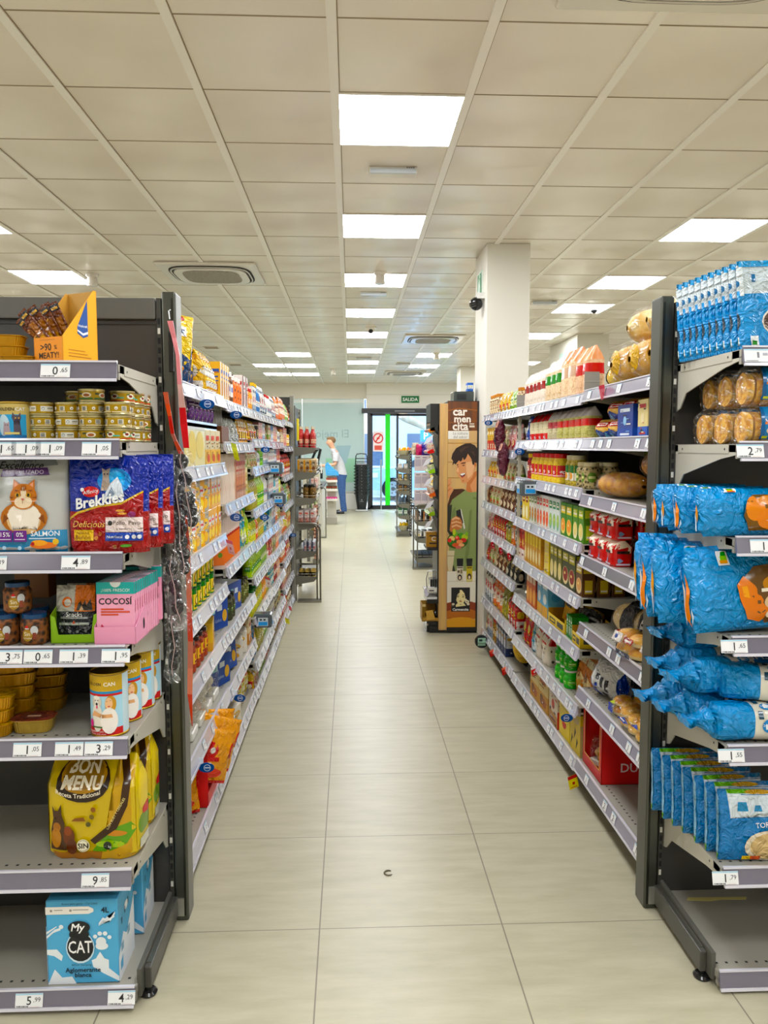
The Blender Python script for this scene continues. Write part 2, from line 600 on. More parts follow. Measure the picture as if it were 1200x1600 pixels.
# outside: pavement, parked car, blue parking sign, pale building, tree branches
mb = MB(); mb.add([(-9, Y1+.3, -.02), (14, Y1+.3, -.02), (14, Y1+22, -.02), (-9, Y1+22, -.02)], [(0, 1, 2, 3)], mat('9a9c9c', 'matte')); structure(mb, 'street')
mb = MB()
mb.box(-4, Y1+12, 0, 12, Y1+13, 9, mat('c4ccd6', 'wall'))
for i in range(8):
    for j in range(4):
        xx = -3.4+i*1.9; zz = .8+j*2.2
        mb.box(xx, Y1+11.97, zz, xx+.9, Y1+12, zz+1.3, mat('5d6c80', 'gloss'))
        mb.box(xx-.08, Y1+11.9, zz-.08, xx+.98, Y1+12, zz, 'e4e4e4')
mb.obj('apartment_building', at=(4, Y1+12.5, 0), label='pale apartment building with dark windows across the street outside', category='building')

def car():
    c = (2.55, Y1+4.2, 0)
    r = empty('parked_car', c, 'pale blue hatchback parked outside beyond the glass doors', 'car')
    body = mat('b9cfe2', 'gloss'); gl = mat('33414e', 'gloss')
    out = [(-2, .35), (-2.05, .62), (-1.9, .86), (-1.15, .96), (-.45, 1.42), (.9, 1.46), (1.75, 1.05), (2.0, .9), (2.05, .4), (1.9, .28), (-1.85, .28)]
    mb = MB(); mb.prism([(c[0]+a, b) for a, b in out], c[1]-.82, c[1]+.82, body)
    mb.obj('car_body', r)
    mb = MB()
    for pts in ([(-.98, .97), (-.42, 1.36), (.1, 1.38), (.1, .97)], [(.18, .97), (.18, 1.38), (.86, 1.39), (1.45, 1.02)]):
        mb.prism([(c[0]+a, b) for a, b in pts], c[1]-.835, c[1]-.815, gl)
    mb.obj('side_windows', r)
    for xx in (-1.3, 1.25):
        mb = MB()
        for rr, mm, w in ((.33, '1d1f22', .2), (.22, 'c3c8cc', .215), (.06, '4a4d50', .225)):
            n = 24
            mb.prism([(c[0]+xx+rr*math.cos(2*PI*i/n), .33+rr*math.sin(2*PI*i/n)) for i in range(n)], c[1]-.66-w, c[1]-.66+.02, mat(mm, 'metal' if rr == .22 else 'gloss'))
        for i in range(7):
            a = 2*PI*i/7
            mb.box(c[0]+xx+.13*math.cos(a)-.02, c[1]-.88, .33+.13*math.sin(a)-.02, c[0]+xx+.13*math.cos(a)+.02, c[1]-.875, .33+.13*math.sin(a)+.02, mat('4a4d50', 'gloss'))
        mb.obj('wheel', r)
    mb = MB(); mb.box(c[0]-2.0, c[1]-.84, .66, c[0]-1.75, c[1]-.8, .8, mat('f4f4ee', 'gloss')); mb.obj('headlight', r)
car()
mb = MB()
mb.tube([(2.63, Y1+7.63, 0), (2.63, Y1+7.63, 2.2)], .03, mat('9ea3a6', 'metal'))
mb.box(2.43, Y1+7.56, 1.75, 2.83, Y1+7.58, 2.15, mat('2f9fe0', 'print'))
mb.art([('t', 'P', .5, .5, .6, 'ffffff', dict(b=.02))], lambda u, v, o: (2.43+.40*u, Y1+7.555-o, 1.75+.40*v), .40, .40)
mb.obj('parking_sign', at=(2.63, Y1+7.6, 0), label='blue square parking sign on a pole outside the doors', category='sign')
mb = MB()
random.seed(4)
br = mat('b7a48c', 'bread', 'cbbca6', 8)
mb.tube([(.55, Y1+6.5, 4.2), (1.1, Y1+6.5, 3.3), (1.5, Y1+6.5, 2.75), (1.9, Y1+6.5, 2.5), (2.5, Y1+6.5, 2.2)], [.22, .2, .17, .14, .08], br)
mb.tube([(1.5, Y1+6.5, 2.8), (2.3, Y1+6.5, 3.2), (3.2, Y1+6.5, 3.9)], [.14, .1, .05], br)
mb.tube([(-.2, Y1+6.6, 0), (-.1, Y1+6.6, 2.4), (.55, Y1+6.5, 4.2), (1.2, Y1+6.5, 6)], [.3, .26, .24, .15], br)
mb.obj('bare_tree', at=(-.2, Y1+6.6, 0), label='pale bare tree with a bent branch across the street', category='tree')

# columns
def column(name, x0, y0, x1, y1):
    mb = MB(); mb.box(x0, y0, 0, x1, y1, CH, mat('dedbd0', 'wall'), bev=.006)
    return structure(mb, name)
c1 = column('column_1', 1.06, 6.12, 1.40, 6.66)
c2 = column('column_2', 3.17, 10.9, 3.62, 12.4)
column('column_3', 2.15, 15.3, 2.5, 15.8)
mb = MB(); mb.box(1.055, 6.115, 0, 1.405, 6.12, .08, mat('e4e2da', 'wall')); structure(mb, 'baseboard_1')
# signs and camera on the first column
def plate(x, y0, y1, z0, z1):
    return lambda u, v, o: (x-.004-o, y0+(y1-y0)*(1-u), z0+(z1-z0)*v)
mb = MB(); mb.box(1.056, 6.25, 2.92, 1.06, 6.52, 3.02, mat('2d8a52', 'print'))
mb.art([('t', 'EXTINTOR', .5, .5, .35, 'ffffff', dict(w=.8))], plate(1.056, 6.25, 6.52, 2.92, 3.02), .27, .1)
mb = MB(); mb.box(1.052, 6.30, 2.74, 1.06, 6.50, 2.98, mat('dfeee2', 'print'))
mb.art([('r', .08, .08, .92, .92, '2d8a52'), ('p', [(.3, .2), (.5, .2), (.62, .5), (.5, .8), (.35, .6)], 'eaf6ec'), ('c', .6, .84, .06, 'eaf6ec')], plate(1.052, 6.30, 6.50, 2.74, 2.98), .2, .24)
mb.obj('exit_sign', at=(1.056, 6.4, 2.74), label='small green running figure exit sign high on the tall white column', category='sign')
mb = MB(); mb.box(1.0, 6.2, 2.735, 1.06, 6.3, 2.78, mat('e8e8e4', 'gloss')); mb.ball((1.0, 6.25, 2.70), .052, mat('15171a', 'gloss'), 16, 10)
mb.tube([(.985, 6.2, 2.69), (.945, 6.19, 2.68)], .02, mat('15171a', 'gloss'))
mb.obj('security_camera', at=(1.03, 6.25, 2.72), label='black dome security camera on the side of the tall white column', category='camera')
mb = MB(); mb.box(3.162, 11.3, 2.62, 3.17, 11.8, 2.96, mat('cfe6dc', 'print'))
mb.art([('r', .1, .2, .9, .8, 'f4faf6'), ('r', .2, .35, .6, .6, '8cc0aa')], plate(3.162, 11.3, 11.8, 2.62, 2.96), .5, .34)
mb.obj('wall_notice', at=(3.165, 11.55, 2.8), label='pale green notice on the distant column behind the bread bags', category='sign')
mb = MB(); mb.box(.0, 0, 0, .44, .02, .17, mat('0f7a4a', 'print'))
mb.art([('t', 'SALIDA', .5, .5, .52, 'ffffff', dict(b=.02, w=.86))], lambda u, v, o: (.44*u, -.001-o, .17*v), .44, .17)
for v in range(len(mb.v)): p = mb.v[v]; mb.v[v] = (p[0]+1.27, p[1]+Y1-.125, p[2]+2.66)
mb.obj('exit_sign', at=(1.49, Y1-.115, 2.66), label='green SALIDA exit sign above the entrance doors', category='sign')

# ------------------------------------------------------------------ ceiling fixtures
GX = -.065
def cell(i, j):   # tile cell: centre x, centre y
    return GX+.6*i+.3, 3.9+.6*j
lamp_mat = mat('f8fbff', 'glow', None, PANEL_POWER)
lf, ld = MB(), MB()
for a, b_, c_, d_ in ((-.3, -.3, .3, -.287), (-.3, .287, .3, .3), (-.3, -.3, -.281, .3), (.281, -.3, .3, .3)):
    lf.box(a, b_, -.006, c_, d_, .004, mat('f2efe8', 'paint'))
ld.add([(-.281, -.287, -.003), (-.281, .287, -.003), (.281, .287, -.003), (.281, -.287, -.003)], [(0, 1, 2, 3)], lamp_mat)
lfm, ldm = lf.mesh('frame'), ld.mesh('diffuser')
_ordw = 'first second third fourth fifth sixth seventh eighth ninth tenth eleventh twelfth thirteenth fourteenth fifteenth sixteenth seventeenth eighteenth nineteenth twentieth'.split()
rows = {0: ('over the aisle', [-9, -6, -3, 0, 3, 6, 9, 12, 15, 18, 21]),
        -5: ('over the left shelving', [-9, -6, -3, 0, 3, 6]), 4: ('over the right shelving', [-9, -6, -3, 0, 3, 6, 9, 12]),
        -8: ('by the left wall', [-6, 0, 6, 12]), 8: ('by the right wall', [-6, 0, 6, 12, 18]),
        -3: ('above the left tills, outer file', [19, 22]), -2: ('above the left tills, inner file', [16, 19, 22]), 2: ('right of the aisle far off', [16, 19, 22]), 5: ('far right past the columns', [18, 22])}
for i, (w, js) in rows.items():
    for n, j in enumerate(js):
        cx, cy = cell(i, j)
        if i == 4 and j == 9: cx, cy = cell(4, 8.34)
        e = empty('ceiling_light', (cx, cy, CH-.001), f'square glowing ceiling panel light, {_ordw[n]} of its row {w}', 'ceiling light', 'ceiling panel lights '+w)
        for nm, me in (('frame', lfm), ('diffuser', ldm)):
            o = bpy.data.objects.new(nm, me); o.parent = e; COL.objects.link(o)

def cassette(x, y, s, label):
    e = empty('air_conditioner', (x, y, CH), label, 'air conditioner')
    wh = mat('ece8e0', 'gloss')
    mb = MB(); mb.box(x-s, y-s, CH-.022, x+s, y+s, CH+.0, wh, bev=.012); mb.obj('panel', e)
    def ring(r0, r1, z0, z1, m, name):
        mb = MB(); n = 48; vs = []
        for r, z in ((r0, z0), (r1, z0), (r1, z1), (r0, z1)):
            for k in range(n):
                a = 2*PI*k/n; c, sn = sgnpow(math.cos(a), .5), sgnpow(math.sin(a), .5)
                vs.append((x+r*c, y+r*sn, z))
        fs = []
        for q in range(4):
            for k in range(n): fs.append((q*n+k, q*n+(k+1) % n, ((q+1) % 4)*n+(k+1) % n, ((q+1) % 4)*n+k))
        mb.add(vs, fs, m, False); return mb.obj(name, e)
    ring(s*.74, s*.84, CH-.028, CH-.022, mat('1d1e20', 'matte'), 'air_slot')
    ring(s*.78, s*.81, CH-.034, CH-.027, mat('d8d4cc', 'gloss'), 'louvre')
    mb = MB(); n = 48
    for r, z0, z1, m in ((s*.74, CH-.04, CH-.022, wh), (s*.58, CH-.045, CH-.04, mat('b9b4aa', 'speck', '8f8a80', 140))):
        pts = [(x+r*sgnpow(math.cos(2*PI*k/n), .5), y+r*sgnpow(math.sin(2*PI*k/n), .5)) for k in range(n)]
        mb.prism(pts, z0, z1, m, 'z')
    mb.obj('grille', e)
cassette(-1.24, 7.25, .43, 'white ceiling cassette air conditioner over the left shelving')
cassette(1.2, 11.45, .43, 'white ceiling cassette air conditioner beyond the tall column, nearer of two')
cassette(1.15, 16.7, .43, 'white ceiling cassette air conditioner near the entrance doors')
cassette(1.16, 2.45, .43, 'white ceiling cassette air conditioner above the near end of the aisle')

def small(name, label, cat, loc, f):
    mb = MB(); f(mb); 
    for i, p in enumerate(mb.v): mb.v[i] = (p[0]+loc[0], p[1]+loc[1], p[2]+loc[2])
    return mb.obj(name, at=loc, label=label, category=cat)
def emer(mb):
    mb.box(-.135, -.045, -.035, .135, .045, 0, mat('ece9e2', 'gloss'), bev=.006)
    mb.box(-.13, -.047, -.036, .13, -.02, -.008, mat('d4dbe2', 'gloss'), bev=.003)
    for k in range(4): mb.box(.075+k*.012, -.0465, -.010, .083+k*.012, -.045, -.004, '555555')
small('emergency_light', 'slim white emergency light between the first two aisle panel lights', 'emergency light', (.245, 4.55, CH), emer)
small('emergency_light', 'slim white emergency light after the smoke detector over the aisle', 'emergency light', (.24, 8.1, CH), emer)
small('emergency_light', 'slim white emergency light far down the aisle past the camera', 'emergency light', (.24, 13.9, CH), emer)
small('emergency_light', 'slim white emergency light on the ceiling above the right shelving', 'emergency light', (2.1, 8.5, CH), emer)
small('emergency_light', 'slim white emergency light beside the cassette unit near the doors', 'emergency light', (1.0, 14.8, CH), emer)
def detector(mb):
    mb.lathe([(.045, -.11), (.05, -.09), (.042, -.03), (.055, -.022), (.06, 0)], mat('efece6', 'gloss'), 16)
small('smoke_detector', 'white cone-shaped detector in front of the third aisle panel light', 'smoke detector', (.27, 7.15, CH), detector)
small('smoke_detector', 'white cone-shaped detector beside the left ceiling panel light', 'smoke detector', (-2.35, 7.35, CH), detector)
small('smoke_detector', 'white cone-shaped detector near the far cassette unit', 'smoke detector', (1.45, 13.2, CH), detector)
small('smoke_detector', 'white cone-shaped detector above the left tills', 'smoke detector', (-.35, 16.0, CH), detector)
def dome(mb):
    mb.lathe([(.03, -.07), (.055, -.05), (.06, -.02), (.075, -.012), (.075, 0)], mat('efece6', 'gloss'), 18)
    mb.ball((0, -.03, -.055), .035, mat('17181b', 'gloss'))
small('security_camera', 'white dome camera with black lens between aisle panel lights', 'camera', (.27, 10.4, CH), dome)
small('security_camera', 'white dome camera with black lens above the bread bags', 'camera', (2.72, 8.75, CH), dome)
def vent(mb):
    mb.box(-.12, -.12, -.008, .12, .12, 0, mat('ded2be', 'paint'))
    for k in range(5): mb.box(-.1, -.09+k*.042, -.012, .1, -.075+k*.042, -.008, mat('9a8c78', 'paint'))
for k, (vx, vy) in enumerate(((-2.2, 10.3), (-2.2, 12.6), (-2.2, 15.2))):
    small('ceiling_vent', f'square slatted vent, {_ordw[k]} of three over the left shelving ceiling', 'vent', (vx, vy, CH), vent)

mb = MB()
pts = [(.135+.016*math.cos(a*.5), 2.745+.016*math.sin(a*.5)) for a in range(2, 12)]
mb.tube([(x, y, .002) for x, y in pts], [.002, .003, .0035, .003, .0035, .003, .003, .0025, .002, .0015], mat('6a6252', 'matte'), 6)
mb.obj('litter_scrap', at=(.135, 2.745, 0), label='tiny curled dark scrap lying on the floor tiles mid aisle', category='scrap')
# ------------------------------------------------------------------ shelving
TRAY = mat('9a968a', 'paint'); BRK = mat('b9b5a7', 'paint'); DARK = mat('4b4a48', 'paint'); POST = mat('82827a', 'paint')
INNER_SHADE = mat('141415', 'matte'); HOLE = mat('2a2a2a', 'matte'); UNDER_SHADE = mat('181817', 'paint'); CARD = mat('f4f5f7', 'card'); RIM = mat('cfcdd8', 'strip')  # near-black interior and underside colours have the shelf shade painted in
STRIP_A = mat('8e8b9e', 'strip'); STRIP_L = mat('bdbccb', 'strip'); STRIP_D = mat('77757f', 'strip'); STRIP_E = mat('6f6b7b', 'strip')

class Fr:
    """Axis-aligned shelving frame: a along the run, o outwards from the back panel."""
    def __init__(s, kind, back):
        s.k, s.b = kind, back
    def __call__(s, a, o, z):
        return {'L': (s.b+o, a, z), 'R': (s.b-o, a, z), 'E': (a, s.b-o, z)}[s.k]
    def box(s, mb, a0, o0, z0, a1, o1, z1, m, bev=0):
        p, q = s(a0, o0, z0), s(a1, o1, z1)
        mb.box(*p, *q, m, bev=bev)
    def prism(s, mb, pts, a0, a1, m):   # pts (o, z)
        n = len(pts)
        vs = [s(a0, o, z) for o, z in pts]+[s(a1, o, z) for o, z in pts]
        mb.add(vs, [tuple(range(n)), tuple(reversed(range(n, 2*n)))]+[(i, i+n, (i+1) % n+n, (i+1) % n) for i in range(n)], m)
    def rot(s):
        return {'L': PI/2, 'R': -PI/2, 'E': 0}[s.k]
FL, FRt = Fr('L', -1.03), Fr('R', 1.49)
FEL, FER = Fr('E', 2.50), Fr('E', 2.50)

def price_card(F, root, a, o, z, w, txt=None, name='price_label', h=.035):
    """A white card in the strip, leaning with it; txt like '1,65'."""
    mb = MB()
    def S(u, v, d):
        # u runs to the viewer's right
        aa = a+(u-.5)*w*(-1 if F.k == 'R' else 1)
        zz = z-.036+v*h
        return F(aa, o+.0175-.010*v*h/.04+d, zz)
    mb.add([S(0, 0, .0), S(1, 0, .0), S(1, 1, .0), S(0, 1, .0)], [(0, 1, 2, 3)], CARD)
    mb.add([S(0, 0, -.001), S(1, 0, -.001), S(1, 1, -.001), S(0, 1, -.001)], [(3, 2, 1, 0)], CARD)
    ops = [('r', .0, .9, 1, 1, 'b9d9ea')]
    if txt:
        i, f = txt.split(',') if ',' in txt else (txt, '')
        ops += [('t', i, .50, .50, .60, '26262a', dict(b=.008)), ]
        if f: ops += [('t', ','+f, .79, .56, .33, '3a3a40')]
        for k in range(9): ops.append(('r', .04+k*.05, .05, .065+k*.05+.01*(k % 3), .14, '55555a'))
        ops.append(('r', .55, .06, .9, .075, 'c08080'))
    else:
        ops += [('r', .47, .32, .55, .76, '8a8a92'), ('r', .68, .5, .86, .7, 'b4b4bc'), ('r', .05, .06, .5, .12, 'a0a0a8')]
    mb.art(ops, S, w, h, d0=.0004, dd=.00008)
    return mb.obj(name, root)

def shelf(root, F, a0, a1, z, depth, strip, cards=(), cw=.045, brackets=True, holes=False, base=False, name='shelf', ends=(True, True), sh=.0):
    mb = MB()
    F.box(mb, a0, 0, z-.022, a1, depth, z, TRAY)
    F.box(mb, a0, depth-.012, z-.04, a1, depth, z-.02, TRAY)
    F.box(mb, a0+.004, .0, z-.025, a1-.004, depth-.013, z-.0222, UNDER_SHADE)  # added dark sheet: shade below the shelf put into its colour
    if holes:
        n = int((a1-a0)/.03)
        for k in range(n):
            a = a0+.015+k*.03
            p = [F(a-.004, depth-.045, z+.0006), F(a+.004, depth-.045, z+.0006), F(a+.004, depth-.037, z+.0006), F(a-.004, depth-.037, z+.0006)]
            mb.add(p, [(0, 1, 2, 3)], HOLE)
    if brackets:
        pts = [(0, z-.002), (depth-.012, z-.002), (depth-.012, z-.030), (depth-.10, z-.042), (.07, z-.095), (.03, z-.14), (0, z-.15)]
        for a, on in ((a0, ends[0]), (a1-.004, ends[1])):
            if on:
                F.prism(mb, pts, a, a+.004, BRK)
                s = -1 if a == a0 else 1
                e0 = a if s < 0 else a+.004
                F.box(mb, e0, .03, z-.026, e0+s*.0018, depth-.05, z-.001, BRK)
                F.box(mb, e0, depth-.075, z-.017, e0+s*.0022, depth-.069, z-.011, HOLE)
                F.box(mb, e0, .06, z-.017, e0+s*.0022, .066, z-.011, HOLE)
    sh_o = mb.obj(name, root)
    mb = MB()
    F.prism(mb, [(depth, z+.005), (depth+.004, z+.005), (depth+.016, z-.037), (depth+.011, z-.041), (depth, z-.030)], a0+.002, a1-.002, strip)
    F.prism(mb, [(depth-.002, z+.009), (depth+.006, z+.009), (depth+.007, z+.004), (depth, z+.004)], a0+.002, a1-.002, RIM)
    F.prism(mb, [(depth+.011, z-.046), (depth+.020, z-.046), (depth+.018, z-.038), (depth+.011, z-.038)], a0+.002, a1-.002, RIM)
    mb.obj('price_strip', sh_o)
    for c in cards:
        a, t = c if isinstance(c, tuple) else (c, None)
        price_card(F, sh_o, a, depth, z, cw, t)
    return sh_o

def unit(F, a0, a1, depth, levels, strip, label, top=1.8, seed=0, cw=.045, strips=None, digits=False, backtop=None):
    """One aisle bay: back panel, shelves with price strips, base."""
    loc = F((a0+a1)/2, depth/2, 0)
    root = empty('shelving_unit', loc, label, 'shelving', 'aisle shelving bays on the %s' % ('left' if F.k == 'L' else 'right'))
    random.seed(seed)
    mb = MB(); F.box(mb, a0+.0305, -.03, .1, a1-.001, 0, backtop or top, INNER_SHADE); mb.obj('back_panel', root)  # panel near black: shade between the shelves put into its colour
    mb = MB(); F.box(mb, a0+.001, 0, 0, a1-.001, depth-.06, levels[-1]-.03, INNER_SHADE); mb.obj('plinth', root)
    for a in (a0, ):
        mb = MB(); F.box(mb, a+.001, -.03, 0, a+.03, .03, top+.0, DARK); mb.obj('upright', root)
    n = len(levels)
    for i, z in enumerate(levels):
        cards = []
        a = a0+.05+random.random()*.05
        while a < a1-.04:
            cards.append((a, random.choice('12') if digits else None))
            a += cw+random.choice((.06, .14, .2, .26) if a0 < 2.7 else (.02, .05, .09, .13, .18))
        st = (strips or {}).get(i, strip)
        shelf(root, F, a0+.001, a1-.001, z, depth, st, cards, cw, holes=(z < 1.0 and a0 < 4.7), base=(i == n-1), ends=(True, True), brackets=i < n-1)
    return root

LB = [2.575, 3.62, 4.66, 5.70, 6.75, 7.80]
LV = [[1.79, 1.49, 1.165, .935, .70, .43, .10], [1.78, 1.585, 1.295, 1.0, .69, .41, .10],
      [1.78, 1.61, 1.44, 1.185, .98, .775, .53, .25, .08], [1.78, 1.60, 1.42, 1.185, .97, .76, .51, .27, .08],
      [1.80, 1.57, 1.31, 1.05, .80, .555, .32, .08]]
RB = [2.575, 3.42, 4.82, 6.02]
RV = [[1.81, 1.60, 1.355, 1.085, .775, .48, .14], [1.80, 1.60, 1.378, 1.13, .885, .645, .38, .13],
      [1.80, 1.54, 1.34, 1.145, .935, .70, .40, .14]]
bayw = ['first', 'second', 'third', 'fourth', 'fifth']
LD, RD = .445, .455
for i in range(5):
    u = unit(FL, LB[i], LB[i+1], LD, LV[i], STRIP_L, f'grey shelving bay, {bayw[i]} from the near end on the left of the aisle', seed=i+1)
    if i == 4:
        mb = MB(); mb.box(-1.03, 7.80, .0, -.60, 7.83, 2.06, mat('2e2e2c', 'paint')); mb.box(-.60, 7.79, 0, -.565, 7.84, 2.07, POST)
        for k in range(50): mb.box(-.61, 7.795, .1+k*.038, -.604, 7.7995, .12+k*.038, '9a9a92')
        mb.obj('end_panel', u)
for i in range(3):
    u = unit(FRt, RB[i], RB[i+1], RD, RV[i], STRIP_L if i else STRIP_A, f'grey shelving bay, {bayw[i]} from the near end on the right of the aisle', seed=i+11,
             strips={3: STRIP_D, 4: STRIP_D} if i == 0 else None, digits=i == 0)
    if i == 1:   # loose slotted bar of the third bay and grey riser brackets on the top shelf
        mb = MB(); mb.box(1.035, 4.783, .88, 1.055, 4.817, 1.80, mat('b7b09a', 'paint'))
        for k in range(22): mb.box(1.033, 4.792, .90+k*.04, 1.0355, 4.808, .925+k*.04, HOLE)
        mb.obj('slotted_bar', u)
for i, (yy, zz) in enumerate(((3.428, 1.815), (4.832, 1.805))):
    mb = MB(); mb.box(1.033, yy-.002, zz+.0, 1.10, yy+.002, zz+.085, mat('8f8c84', 'paint')); mb.box(1.033, yy-.004, zz+.04, 1.10, yy-.002, zz+.045, mat('a09d94', 'paint'))
    mb.obj('shelf_divider', at=(1.1, yy, zz), label='grey metal shelf divider at the %s joint of the top right shelves' % ('near' if i == 0 else 'far'), category='shelf divider', group='grey metal shelf dividers')

def tag_disc(F, root_label, a, z, side, depth, n=''):
    """A blue oval shelf marker sticking out over the aisle."""
    mb = MB()
    S = lambda u, v, o: F(a-o*(1), depth+.01+u*.085, z-.075+v*.05)
    pts = []
    for k in range(20):
        t = 2*PI*k/20
        pts.append((.5+.5*math.cos(t), .5+.5*math.sin(t)))
    vs = [F(a-.0015, depth+.012+u*.058, z-.078+v*.038) for u, v in pts]+[F(a+.0015, depth+.012+u*.058, z-.078+v*.038) for u, v in pts]
    mb.add(vs, [tuple(range(20)), tuple(reversed(range(20, 40)))]+[(k, k+20, (k+1) % 20+20, (k+1) % 20) for k in range(20)], mat('23508f', 'gloss'))
    F.box(mb, a-.001, depth-.0, z-.05, a+.001, depth+.03, z-.02, mat('dfe4ee', 'gloss'))
    Sf = lambda u, v, o: F(a-.002-o, depth+.012+u*.058, z-.078+v*.038)
    mb.art([('c', .55, .5, .34, 'dfe8f6'), ('c', .55, .5, .29, '23508f'), ('r', .38, .46, .72, .56, 'dfe8f6')], Sf, .058, .038)
    return mb.obj('shelf_marker', at=F(a, depth+.05, z-.05), label=root_label, category='shelf marker', group='blue oval shelf markers')
for F, D, lst in ((FL, LD, [(0, 3.0, 0), (1, 3.75, 0), (1, 3.70, 2), (2, 5.0, 1), (2, 4.9, 3), (0, 2.85, 5), (1, 3.72, 5), (3, 6.0, 3), (4, 7.3, 4)]),
                  (FRt, RD, [(1, 4.55, 1), (2, 5.6, 0), (1, 3.46, 6)])):
    for bi, a, li in lst:
        z = (LV if F is FL else RV)[bi][li]
        sw = _ordw[li]
        tag_disc(F, f'blue oval shelf marker on the {sw} shelf down, {bayw[bi]} {"left" if F is FL else "right"} bay, {"near" if a % 1 < .5 else "far"} part', a, z, 0, D)

# paper promotion flags on the strips
def flag(F, a, o, z, c1, c2, w, h, label, lean=.4):
    w *= .62; h *= .8
    mb = MB()
    S = lambda u, v, d: F(a-d-.012*u, o+.014+u*w*.85-(1-v)*h*lean*(-.5 if F.k == 'R' else .5)*(-1), z-.01-(1-v)*h-u*w*lean*.6)
    mb.add([S(0, 0, 0), S(1, 0, 0), S(1, 1, 0), S(0, 1, 0)], [(0, 1, 2, 3)], mat(c1, 'card'))
    mb.add([S(0, 0, -.001), S(1, 0, -.001), S(1, 1, -.001), S(0, 1, -.001)], [(3, 2, 1, 0)], mat(c1, 'card'))
    mb.art([('r', 0, .75, 1, 1, c2), ('r', .35, .3, .6, .5, c2), ('r', .15, .1, .85, .14, c2)], S, w, h)
    return mb.obj('promotion_flag', at=F(a, o, z), label=label, category='price flag')
flag(FRt, 3.38, RD, .10, 'f4e21a', 'c0202a', .085, .075, 'yellow price flag with a red top edge hanging over the floor at the right shelves')
flag(FRt, 4.18, RD, .37, 'd8242c', 'f4f0f0', .06, .06, 'red and white price flag on the second lowest right shelf')
for k, yy in enumerate((4.92, 5.2, 5.5)): flag(FRt, yy, RD, .92, 'e04450', 'f6f2f2', .045, .08, f'red paper flag, {_ordw[k]} of three on the third right bay middle shelf')
for k, yy in enumerate((5.0, 5.45)): flag(FRt, yy, RD, .13, 'd8242c', 'f08a70', .06, .06, f'red flag above the floor, {("nearer", "farther")[k]} of two at the end of the right shelves')
flag(FRt, 3.12, RD, 1.83, 'e58a90', 'd9606c', .05, .07, 'pink paper strip lying over the top right shelf edge')
flag(FL, 3.55, LD, 1.16, 'e9c0c0', 'c96a70', .06, .08, 'pale pink paper flag on the left shelves by the pizza boxes')
flag(FL, 3.75, LD, 1.60, 'dfe36a', 'c8cc40', .05, .10, 'pale yellow paper flag on the second left bay')
flag(FL, 6.6, LD, .12, 'e3df3a', 'c9c420', .07, .06, 'small yellow flag above the floor at the far left shelves')
flag(FL, 7.0, LD, .14, 'd98088', 'c05060', .05, .05, 'small red flag above the floor at the far left shelves')
flag(FL, 6.5, LD, .98, 'eee6a0', 'd8cc60', .06, .07, 'cream paper flag on the fourth left bay')
flag(FL, 5.1, LD, .73, 'f0e6e6', 'd07070', .07, .09, 'white paper flag with a red ring on the third left bay')

def gadget(F, a, o, z, label):
    mb = MB()
    F.box(mb, a-.05, o-.01, z-.075, a+.05, o+.10, z+.01, mat('5d6468', 'gloss'), bev=.012)
    S = lambda u, v, d: F(a-.0505-d, (o+.0+.09*u) if F.k != 'R' else (o+.09-.09*u), z-.07+.07*v)
    mb.art([('r', .18, .12, .86, .86, 'cfd8dc'), ('r', .22, .16, .82, .5, '4d9fe0'), ('r', .3, .6, .45, .75, '20262a'), ('r', .55, .6, .7, .75, '20262a')], S, .09, .07)
    S2 = lambda u, v, d: F(a-.045+.09*(u if F.k == 'L' else 1-u), o+.1005+d, z-.07+.07*v)
    mb.art([('r', .12, .12, .88, .88, 'cfd8dc'), ('r', .18, .16, .82, .5, '4d9fe0')], S2, .09, .07)
    mb.obj('coupon_dispenser', at=F(a, o+.05, z-.03), label=label, category='dispenser', group='grey coupon dispensers on the shelf edges')
gadget(FL, 5.6, LD, 1.45, 'grey coupon dispenser with blue screen, topmost on the left shelves')
gadget(FL, 5.85, LD, 1.215, 'grey coupon dispenser with blue screen, middle one on the left shelves')
gadget(FL, 4.75, LD, .54, 'grey coupon dispenser with blue screen, lowest on the left shelves')
gadget(FRt, 4.30, RD, 1.372, 'grey coupon dispenser with blue screen on the right shelves under the corn jars')
mb = MB(); mb.lathe([(.001, -.012), (.05, -.012), (.05, .012), (.001, .012)], mat('23282c', 'gloss'), 20); mb.box(-.03, -.002, -.03, .03, .002, .03, 'a9c8b4')
for i, p in enumerate(mb.v): mb.v[i] = (p[0]+.985, -p[2]+5.75, p[1]+.10)
mb.art([('r', .2, .2, .8, .8, 'a9c8b4'), ('r', .3, .45, .55, .7, '2b3a34')], lambda u, v, o: (.935+.1*u, 5.736-o, .05+.1*v), .1, .1)
mb.obj('coupon_dispenser', at=(.985, 5.75, .1), label='round dark coupon dispenser at floor level by the end of the right shelves', category='dispenser', group='grey coupon dispensers on the shelf edges')

